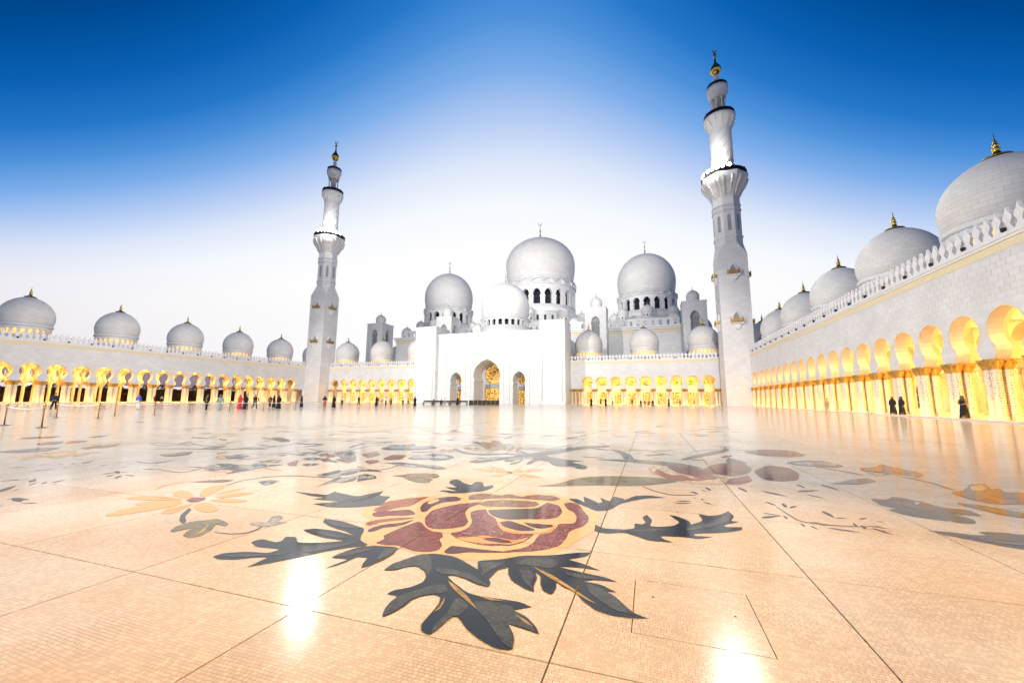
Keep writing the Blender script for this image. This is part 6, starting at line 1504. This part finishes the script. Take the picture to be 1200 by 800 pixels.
def pose(kind):
    J = dict(pel=(0, 0, .94), che=(0, .01, 1.24), nec=(0, .01, 1.46), hed=(0, -.005, 1.53), hem=(0, -.02, 1.62), top=(0, 0, 1.70))
    legs = {'stand': ((.10, -.01, .5, .11, .02, .08), (-.10, -.01, .5, -.11, .02, .08)), 'walk': ((.10, -.12, .52, .10, -.30, .10), (-.10, .04, .50, -.10, .36, .14)),
            'pause': ((.10, -.05, .5, .12, -.04, .08), (-.10, .02, .5, -.13, .10, .08)), 'sit': ((.12, -.42, .52, .12, -.44, .08), (-.12, -.42, .52, -.12, -.40, .08))}[kind]
    for s, (x, y, z, ax, ay, az) in zip('LR', legs):
        sg = 1 if s == 'L' else -1
        J['hip'+s] = (.09*sg, 0, .90); J['kne'+s] = (x, y, z); J['ank'+s] = (ax, ay, az); J['toe'+s] = (ax, ay-.17, max(.035, az-.05))
        J['sho'+s] = (.18*sg, .01, 1.41)
        arm = {'stand': ((.23, .03, 1.14), (.22, -.04, .90)), 'walk': ((.25, .10*sg, 1.15), (.24, -.02+.20*sg, .94)), 'pause': ((.26, .02, 1.16), (.14, -.20, 1.10)), 'sit': ((.25, -.04, 1.15), (.16, -.28, 1.00))}[kind]
        (ex, ey, ez), (wx, wy, wz) = arm
        J['elb'+s] = (ex*sg, ey, ez); J['wri'+s] = (wx*sg, wy, wz)
        e, w = Vector(J['elb'+s]), Vector(J['wri'+s]); d = (w-e).normalized(); J['pal'+s] = tuple(w+d*.07)
        side = d.cross(Vector((1, 0, 0))).normalized()
        for f, (o, l) in enumerate(((-.030, .06), (-.012, .075), (.008, .07), (.027, .055))):
            b = w+d*.095+side*o; J['f%d%s' % (f, s)] = tuple(b); t = b+d*l+Vector((-sg*.02, 0, 0)); J['t%d%s' % (f, s)] = tuple(t)
        th = w+d*.04-side*.03; J['f4'+s] = tuple(th); J['t4'+s] = tuple(th+d*.04-side*.03)
    if kind == 'sit':
        for k in list(J):
            if k[:3] not in ('kne', 'ank', 'toe'): x, y, z = J[k]; J[k] = (x, y, z-.40)
    return J
RAD = dict(pel=(.15, .11), che=(.17, .11), nec=.055, hed=.065, hem=.095, top=.05, hip=.09, kne=.06, ank=.04, toe=.035, sho=.065, elb=.043, wri=.028, pal=(.018, .036), f=.0095, t=.008)
def body(kind, mat):
    J = pose(kind); N = {k: (v, RAD.get(k, RAD.get(k[:3], RAD.get(k[0])))) for k, v in J.items()}
    E = [('pel', 'che'), ('che', 'nec'), ('nec', 'hed'), ('hed', 'hem'), ('hem', 'top')]
    for s in 'LR':
        E += [('pel', 'hip'+s), ('hip'+s, 'kne'+s), ('kne'+s, 'ank'+s), ('ank'+s, 'toe'+s), ('che', 'sho'+s), ('sho'+s, 'elb'+s), ('elb'+s, 'wri'+s), ('wri'+s, 'pal'+s)]
        for f in range(5): E += [('pal'+s, 'f%d%s' % (f, s)), ('f%d%s' % (f, s), 't%d%s' % (f, s))]
    return skin_mesh('body', N, E, mat), J
def face_bits(J, par):
    c = Vector(J['hem'])
    n = MB(); n.prism([(-.014, -.03), (.014, -.03), (.006, .02), (-.006, .02)], lambda p: (c.x+p[0], c.y-.115, c.z+p[1]), lambda p: (c.x+p[0]*.4, c.y-.085, c.z+p[1])); n.build('nose', M['skin'], par)
    e = MB()
    for sx in (-.033, .033): e.box(c.x+sx-.012, c.x+sx+.012, c.y-.097, c.y-.088, c.z+.012, c.z+.022)
    e.box(c.x-.02, c.x+.02, c.y-.095, c.y-.085, c.z-.05, c.z-.043); e.build('eyes_and_mouth', M['hair'], par)
def sleeve_mesh(J, mat, torso, fat=1.25, long=True):
    N = {}; E = []
    if torso:
        N['pel'] = (J['pel'], (.175, .135)); N['che'] = (J['che'], (.195, .135)); N['nec'] = (tuple(Vector(J['nec'])-Vector((0, 0, .02))), .075); E = [('pel', 'che'), ('che', 'nec')]
    else: N['che'] = (J['che'], (.19, .13)); N['nec'] = (J['nec'], .08); E = [('che', 'nec')]
    for s in 'LR':
        N['sho'+s] = (J['sho'+s], .085); N['elb'+s] = (J['elb'+s], .06*fat); E += [('che', 'sho'+s), ('sho'+s, 'elb'+s)]
        if long: N['wri'+s] = (J['wri'+s], .048*fat); E.append(('elb'+s, 'wri'+s))
    return skin_mesh('shirt', N, E, mat)
def trousers_mesh(J, mat):
    N = {'pel': (J['pel'], (.165, .125))}; E = []
    for s in 'LR':
        N['hip'+s] = (J['hip'+s], .105); N['kne'+s] = (J['kne'+s], .078); N['ank'+s] = (J['ank'+s], .062); E += [('pel', 'hip'+s), ('hip'+s, 'kne'+s), ('kne'+s, 'ank'+s)]
    return skin_mesh('trousers', N, E, mat)
def robe_mesh(J, mat, top=1.44, wide=.30, step=0):
    m = MB(); n = 20; sec = [(.03, wide, wide*.85), (.35, wide*.88, wide*.72), (.70, .23, .18), (.95, .195, .155), (1.12, .18, .135), (1.30, .21, .14), (top-.03, .19, .115), (top+.03, .09, .08)]
    sh = J['pel'][2]-.94; pr = None
    for i, (z, a, b) in enumerate(sec):
        zz = z+sh if z > .5 else z
        cur = []
        for k in range(n):
            t = 2*PI*k/n; fold = 1+(.07*math.sin(5*t+1) if i < 3 else 0)
            cur.append(m.vert((a*fold*math.cos(t), b*fold*math.sin(t)+step*(.9-z)*(1 if z < .9 else 0), zz)))
        if pr:
            for k in range(n): m.face((pr[k], pr[(k+1) % n], cur[(k+1) % n], cur[k]), 0, True)
        pr = cur
    return m.mesh('robe', mat)
def scarf_mesh(J, mat, long=True):
    m = MB(); c = Vector(J['hem'])+Vector((0, .012, 0)); n = 16
    prof = [(.0, .135), (.06, .125), (.105, .08), (.122, .02), (.118, -.05), (.11, -.10), (.15, -.18), (.19, -.24)]
    for i in range(len(prof)-1):
        for k in range(n):
            t0, t1 = 2*PI*k/n, 2*PI*(k+1)/n; tm = (t0+t1)/2
            if 1 <= i <= 3 and abs(math.atan2(math.sin(tm+PI/2), math.cos(tm+PI/2))) < .75: continue
            P = lambda r, t, z: (c.x+r*math.cos(t), c.y+r*.95*math.sin(t), c.z+z)
            m.quad(P(prof[i+1][0], t0, prof[i+1][1]), P(prof[i+1][0], t1, prof[i+1][1]), P(prof[i][0], t1, prof[i][1]), P(prof[i][0], t0, prof[i][1]))
    return m.mesh('headscarf', mat)
def hair_mesh(J):
    m = MB(); c = Vector(J['hem'])+Vector((0, .018, .012)); n = 14
    prof = [(.0, .115), (.06, .10), (.098, .055), (.108, .0), (.10, -.045)]
    for i in range(len(prof)-1):
        for k in range(n):
            t0, t1 = 2*PI*k/n, 2*PI*(k+1)/n; tm = (t0+t1)/2
            if i >= 2 and abs(math.atan2(math.sin(tm+PI/2), math.cos(tm+PI/2))) < 1.0: continue
            P = lambda r, t, z: (c.x+r*math.cos(t), c.y+r*math.sin(t), c.z+z)
            m.quad(P(prof[i+1][0], t0, prof[i+1][1]), P(prof[i+1][0], t1, prof[i+1][1]), P(prof[i][0], t1, prof[i][1]), P(prof[i][0], t0, prof[i][1]))
    return m.mesh('hair', M['hair'])
BK = {}
for kd in ('stand', 'walk', 'pause', 'sit'): BK[kd] = body(kd, M['skin'])
SC_ = {}
def cached(key, fn):
    if key not in SC_: SC_[key] = fn()
    return SC_[key]
BLK = (.010, .010, .013)
def person(label, x, y, rz, kind='stand', top=BLK, bottom=BLK, robe=None, scarf=None, s=1.0, z=0.0, group=None):
    t = thing('person', label, 'person', (x, y, z), group, rz); t.scale = (s, s, s)
    me, J = BK[kind]; b = obj('body', me, t); face_bits(J, b)
    if robe is not None:
        obj('robe', cached(('r', robe, kind), lambda: robe_mesh(J, cloth(robe))), t); obj('sleeves', cached(('s', robe, kind), lambda: sleeve_mesh(J, cloth(robe), False, 1.5)), t)
    else:
        obj('shirt', cached(('t', top, kind), lambda: sleeve_mesh(J, cloth(top), True)), t); obj('trousers', cached(('b', bottom, kind), lambda: trousers_mesh(J, cloth(bottom))), t)
    if scarf is not None: obj('headscarf', cached(('h', scarf, kind), lambda: scarf_mesh(J, cloth(scarf))), t)
    else: obj('hair', cached(('hair', kind), lambda: hair_mesh(J)), t)
    return t, J
GREY = (.30, .34, .34); WHT = (.75, .75, .73); NAVY = (.012, .018, .05)
def face_to(x, y, tx=0, ty=0): return math.atan2(tx-x, -(ty-y)) if False else math.atan2(ty-y, tx-x)+PI/2
PPL = [
 ('man in dark shirt and black trousers striding left past the rope posts', (-56.27, 23.88, 1.0), 'walk', dict(top=NAVY, bottom=BLK), 1.45),
 ('person in bright blue shirt and white trousers near the left arcade', (-53.38, 29.35, 1.0), 'stand', dict(top=(.02, .09, .55), bottom=WHT), .3),
 ('person all in black standing alone in front of the left arcade', (-44.68, 30.71, 1.0), 'stand', dict(top=BLK, bottom=BLK), 2.9),
 ('person in a loose grey-green robe beside the lone black figure', (-45.05, 32.38, 1.0), 'walk', dict(robe=GREY, scarf=(.10, .11, .11)), .4),
 ('woman in a pink-red dress and scarf', (-46.48, 35.79, 1.0), 'stand', dict(robe=(.60, .035, .06), scarf=(.60, .06, .09)), .2),
 ('woman in black beside the woman in the pink-red dress', (-45.32, 35.59, 1.0), 'walk', dict(robe=BLK, scarf=BLK), 1.2),
 ('man in dark clothes walking, legs apart, left of the pair in black', (-45.12, 36.64, 1.0), 'walk', dict(top=(.02, .02, .022), bottom=(.04, .05, .06)), 1.5),
 ('left one of the pair in black in front of the left minaret', (-51.64, 44.30, 1.0), 'stand', dict(top=BLK, bottom=BLK), .1),
 ('right one of the pair in black in front of the left minaret', (-51.68, 44.97, 1.0), 'stand', dict(robe=BLK, scarf=BLK), 3.0),
 ('tall woman in a full black robe right of the pair', (-44.55, 39.46, 1.0), 'stand', dict(robe=BLK, scarf=BLK), .4),
 ('bulky figure in black near the left minaret foot', (-50.03, 48.33, 1.0), 'pause', dict(robe=BLK, scarf=BLK), -.8),
 ('woman in black top with red skirt right of the left minaret', (-45.31, 47.96, 1.0), 'pause', dict(top=BLK, bottom=(.55, .03, .03), scarf=BLK), .8),
 ('slim person in black right of the red skirt', (-44.66, 49.12, 1.0), 'stand', dict(robe=BLK, scarf=BLK), 0),
 ('person in white top and dark trousers before the front arcade', (-51.12, 58.14, 1.0), 'stand', dict(top=WHT, bottom=BLK), .4),
 ('person in black walking alone before the left front arcade', (-47.93, 58.55, 1.0), 'walk', dict(top=BLK, bottom=(.05, .05, .05)), 1.3),
 ('black-robed figure at the left of the seated group', (-47.60, 62.99, 1.0), 'stand', dict(robe=BLK, scarf=BLK), 0),
 ('person in white at the centre of the seated group', (-47.96, 64.98, 1.0), 'stand', dict(top=WHT, bottom=GREY), .5),
 ('person in white shirt and black trousers right in the group', (-46.82, 64.73, 1.0), 'stand', dict(top=WHT, bottom=BLK), -.4),
 ('person in grey at the right of the seated group', (-46.10, 65.29, 1.0), 'stand', dict(top=GREY, bottom=BLK), 1.2),
 ('person in white top left of the portal pier, nearer the arcade', (-45.96, 69.00, 1.0), 'stand', dict(top=WHT, bottom=BLK), .4),
 ('person in grey top beside the one in white near the portal', (-45.20, 69.61, 1.0), 'walk', dict(top=GREY, bottom=BLK), 1.6),
 ('black-robed figure just left of the portal corner', (-41.22, 65.73, 1.0), 'stand', dict(robe=BLK, scarf=BLK), .3),
 ('person in black close to the portal, right side arcade, first from the portal', (-12.71, 94.31, 1.0), 'stand', dict(robe=BLK, scarf=BLK), .3),
 ('person in orange-brown top before the right front arcade', (-10.92, 97.21, 1.0), 'pause', dict(top=(.45, .12, .03), bottom=BLK), .9),
 ('person in black beside the orange-brown top', (-9.57, 95.38, 1.0), 'stand', dict(robe=BLK, scarf=BLK), -.3),
 ('person in white shirt before the right front arcade', (-7.92, 93.91, 1.0), 'stand', dict(top=WHT, bottom=(.1, .1, .1)), .3),
 ('lone person in black before the fourth front arch', (-3.93, 99.85, 1.0), 'stand', dict(top=BLK, bottom=BLK), 2.8),
 ('leftmost dark figure of the group sitting on the front arcade step', (-2.11, 104.31, 1.0), 'sit', dict(robe=BLK, scarf=BLK), .2),
 ('second dark figure of the group sitting on the front arcade step', (-1.12, 105.10, 1.0), 'sit', dict(top=(.25, .05, .03), bottom=BLK), .1),
 ('third dark figure of the group sitting on the front arcade step', (-0.23, 104.28, 1.0), 'sit', dict(top=BLK, bottom=BLK), -.2),
 ('rightmost dark figure of the group sitting on the front arcade step', (0.65, 104.98, 1.0), 'sit', dict(robe=BLK, scarf=BLK), -.3),
 ('woman in black robe standing right of the seated group', (4.03, 97.82, 1.0), 'walk', dict(robe=BLK, scarf=BLK), .8),
 ('small figure in dark clothes left of the right minaret', (7.25, 111.85, 1.0), 'stand', dict(top=GREY, bottom=BLK), .2),
 ('man in pale sand-coloured clothes walking along the right arcade', (21.00, 60.88, 1.0), 'pause', dict(top=(.50, .40, .26), bottom=(.55, .45, .30)), .5),
 ('left one of two women in black robes by the right arcade', (22.85, 50.53, 1.0), 'stand', dict(robe=BLK, scarf=BLK), -.9),
 ('right one of two women in black robes by the right arcade', (22.85, 49.01, 1.0), 'stand', dict(robe=BLK, scarf=BLK), -1.3),
 ('woman in tan top, headscarf and black skirt raising her hands by the nearest right column', (22.85, 40.91, 1.0), 'pause', dict(robe=BLK, scarf=(.12, .07, .04)), -1.0),
 ('distant person in dark clothes on the plinth of the left arcade', (-116.50, 67.32, 1.0), 'stand', dict(top=BLK, bottom=BLK), 1.5),
 ('smaller distant person in grey by a column of the left arcade', (-116.50, 68.91, 1.0), 'stand', dict(top=GREY, bottom=BLK), 1.2),
 ('person in red-brown standing behind the seated group near the left front arcade', (-83.93, 112.00, 1.0), 'stand', dict(top=(.30,.08,.03), bottom=BLK), 0.2),
]
for lb, (x, y, s), kd, kw, rz in PPL:
    kw = dict(kw); kw.pop('top', None) if kw.get('top', 1) is None else None
    tan = 'tan top' in lb
    t, J = person(lb, x, y, rz, kd, s=s, z=.12 if (x > 22.3 or y > 119.1 or x < -118.2) else .002, **kw)
    if tan:
        for ch in list(t.children):
            if ch.name.startswith('sleeves'): bpy.data.objects.remove(ch)
        obj('shirt', sleeve_mesh(J, cloth((.38, .22, .10)), True, 1.3), t)

# ------------------------------------------------------------------ rope posts on the left
def post_proto():
    t = thing('rope_post', '', 'barrier post')
    b = MB(); b.lathe([(.20, 0), (.20, .012), (.15, .03), (.05, .045)], 18); b.build('base', M['metal'], t)
    p = MB(); p.lathe([(.028, .04), (.028, .86), (.05, .88), (.05, .93), (.028, .95)], 12); p.build('pole', M['metal'], t)
    k = MB(); k.lathe([(.02, .94), (.05, .97), (.06, 1.0), (.05, 1.03), (.005, 1.05)], 12); k.build('knob', M['metal'], t)
    return t
pp = post_proto(); first = True
POSTS = [(-29.5, 10.9, 'brass rope post cut by the left edge of the photo'), (-26.0, 10.75, 'nearest brass rope post at the left'), (-37.2, 16.0, 'rope post behind the nearest one on the left'), (-34.0, 16.6, 'rope post second in the farther left row'),
         (-38.0, 19.5, 'rope post between the walking man and the left edge'), (-37.0, 21.5, 'rope post right of the walking man'), (-41.5, 27, 'far rope post fifth from the left edge'), (-41, 30.5, 'far rope post before the left arcade, near the person in blue'),
         (-40.5, 34, 'far rope post right of the person in blue'), (-40.8, 38.5, 'far rope post near the person all in black'), (-40.6, 43, 'farthest rope post toward the left minaret')]
for x, y, lb in POSTS:
    if first: o = pp; first = False
    else: o = copy_tree(pp)
    o.location = (x, y, 0); tag(o, lb, 'barrier post', 'rope posts on the left of the courtyard')
def rope(a, b, label):
    m = MB(); pr = None; n = 14; A, B_ = Vector(a), Vector(b)
    for i in range(n+1):
        u = i/n; p = A.lerp(B_, u); p.z -= .10*4*u*(1-u); r = .022
        d = (B_-A).normalized(); sd = d.cross(Vector((0, 0, 1)))
        cur = [p+sd*r*math.cos(q*PI/3)+Vector((0, 0, 1))*r*math.sin(q*PI/3) for q in range(6)]
        if pr:
            for q in range(6): m.quad(pr[q], pr[(q+1) % 6], cur[(q+1) % 6], cur[q])
        pr = cur
    tag(m.build('barrier_rope', M['rope']), label, 'rope', 'white ropes between the posts')
RL = ['white rope at the left edge hung from the nearest brass post', 'white rope running back from the nearest brass post', 'white rope of the farther row at the left edge', 'white rope toward the post by the walking man', 'white rope passing behind the walking man', 'white rope right of the walking man', 'far white rope near the person in blue', 'far white rope left of the black figures', 'far white rope behind the black figures', 'farthest white rope toward the minaret']
seq = [(0, 1), (2, 3), (4, 5), (5, 6), (6, 7), (7, 8), (8, 9), (9, 10)]
for k, (i, j) in enumerate(seq):
    rope((POSTS[i][0], POSTS[i][1], .9), (POSTS[j][0], POSTS[j][1], .9), RL[[0, 2, 4, 5, 6, 7, 8, 9][k]])

# ------------------------------------------------------------------ benches and the dark screen before the portal
BXY = {502: (-47.87, 82.02, 1.0), 512: (-46.4, 83.32, 1.0), 522: (-44.91, 84.64, 1.0), 532: (-43.4, 85.99, 1.0), 541: (-42.01, 87.22, 1.0), 508: (-46.99, 82.8, 1.0), 517: (-45.66, 83.98, 1.0), 521: (-45.06, 84.51, 1.0), 536: (-42.78, 86.53, 1.0)}
def bench(x, y, rz, label):
    t = thing('bench', label, 'bench', (x, y, 0), 'dark benches before the portal', rz)
    s = MB(); s.box(-1.5, 1.5, -.28, .28, .42, .50); s.build('seat', M['black'], t)
    b = MB(); b.box(-1.5, 1.5, .24, .30, .62, .98); b.build('backrest', M['black'], t)
    for sx in (-1.35, 1.35):
        l = MB(); l.box(sx-.05, sx+.05, -.25, .26, 0, .42); l.box(sx-.04, sx+.04, .2, .24, .42, .98); l.build('leg', M['metal'], t)
nm = ['leftmost', 'second', 'third', 'fourth', 'rightmost']
for i, px in enumerate((502, 512, 522, 532, 541)):
    x, y, s = BXY[px]; bench(x, y, math.radians(-4), '%s of the five dark benches in front of the portal' % nm[i] if i in (0, 4) else '%s from the left of the five dark benches in front of the portal' % nm[i])
for px, lb, kw, rz in ((508, 'person in black seated on the left benches', dict(robe=BLK, scarf=BLK), .1), (517, 'person in dark blue seated near the middle bench', dict(top=NAVY, bottom=BLK), .3), (521, 'person in white among the benches', dict(top=WHT, bottom=GREY), -.2), (536, 'tall person in black behind the right benches', dict(robe=BLK, scarf=BLK), .2)):
    x, y, s = BXY[px]; person(lb, x, y+.05, rz, 'sit' if 'seated' in lb else 'stand', **kw)
x0, y0, x1, y1 = -40.68, 88.39, -33.92, 90.83
t = thing('screen_wall', 'long low dark panelled screen in front of the central portal arch', 'screen', (x0, y0, 0), None, math.atan2(y1-y0, x1-x0))
Ls = math.hypot(x1-x0, y1-y0)
fr_ = MB(); fr_.box(0, Ls, -.25, .25, 0, .08); fr_.box(0, Ls, -.12, .12, 1.0, 1.08); fr_.build('frame', M['darkmetal'], t)
n = 7
for i in range(n):
    p = MB(); p.box(Ls*i/n+.02, Ls*(i+1)/n-.02, -.06, .06, .082, .998); p.build('panel', M['in_blackolive'], t)

# ------------------------------------------------------------------ dark gardens seen through the left arcade
def hedge(x, y0, y1, h, label):
    t = thing('hedge', label, 'hedge', (x, (y0+y1)/2, 0))
    L_ = (y1-y0)/2; r = random.Random(int(x*7+y0))
    c = MB(); c.box(-.7, .7, -L_, L_, 0, h*.8); c.build('branches', M['bark'], t)
    f = MB()
    for i in range(9000):
        px, py = r.uniform(-1.3, 1.3), r.uniform(-L_, L_); top = h*(.86+.16*math.sin(py*.5)+.10*math.sin(py*1.7+2)); pz = r.uniform(.1, top) if r.random() < .7 else top
        p = Vector((px, py, pz)); a = Vector((r.gauss(0, 1), r.gauss(0, 1), r.gauss(0, 1))).normalized()*.28; b = Vector((r.gauss(0, 1), r.gauss(0, 1), r.gauss(0, 1))).normalized()*.16
        f.quad(p-a, p+b, p+a, p-b)
    tag(f.build('foliage', M['hedge'], t), kind='stuff')
hedge(-146, 18, 70, 4.6, 'dark hedge seen through the nearer arches of the left arcade')
hedge(-147, 70, 118, 4.8, 'dark hedge seen through the farther arches of the left arcade')
def garden_lamp(x, y, z, lb):
    t = thing('garden_lamp', lb, 'lamp', (x, y, 0), 'lamps in the garden beyond the left arcade')
    p = MB(); p.lathe([(.12, 0), (.06, .3), (.05, z-.2)], 8); p.build('pole', M['darkmetal'], t)
    g = MB(); g.lathe([(.02, z-.25), (.2, z-.15), (.26, z), (.2, z+.15), (.02, z+.25)], 12); g.build('globe', M['gardenglow'], t)
M['gardenglow'] = simple('garden_lamp_globe', (.9, .9, .85), .4, emit=(1, .95, .85), es=6)
for x, y, z, lb in ((-143.5, 44, 4.0, 'white garden lamp beyond the left arcade, near the photo edge'), (-143.5, 53.2, 4.1, 'white garden lamp beyond the second left arch'), (-143.5, 56.0, 4.5, 'higher white garden lamp beyond the second left arch')): garden_lamp(x, y, z, lb)
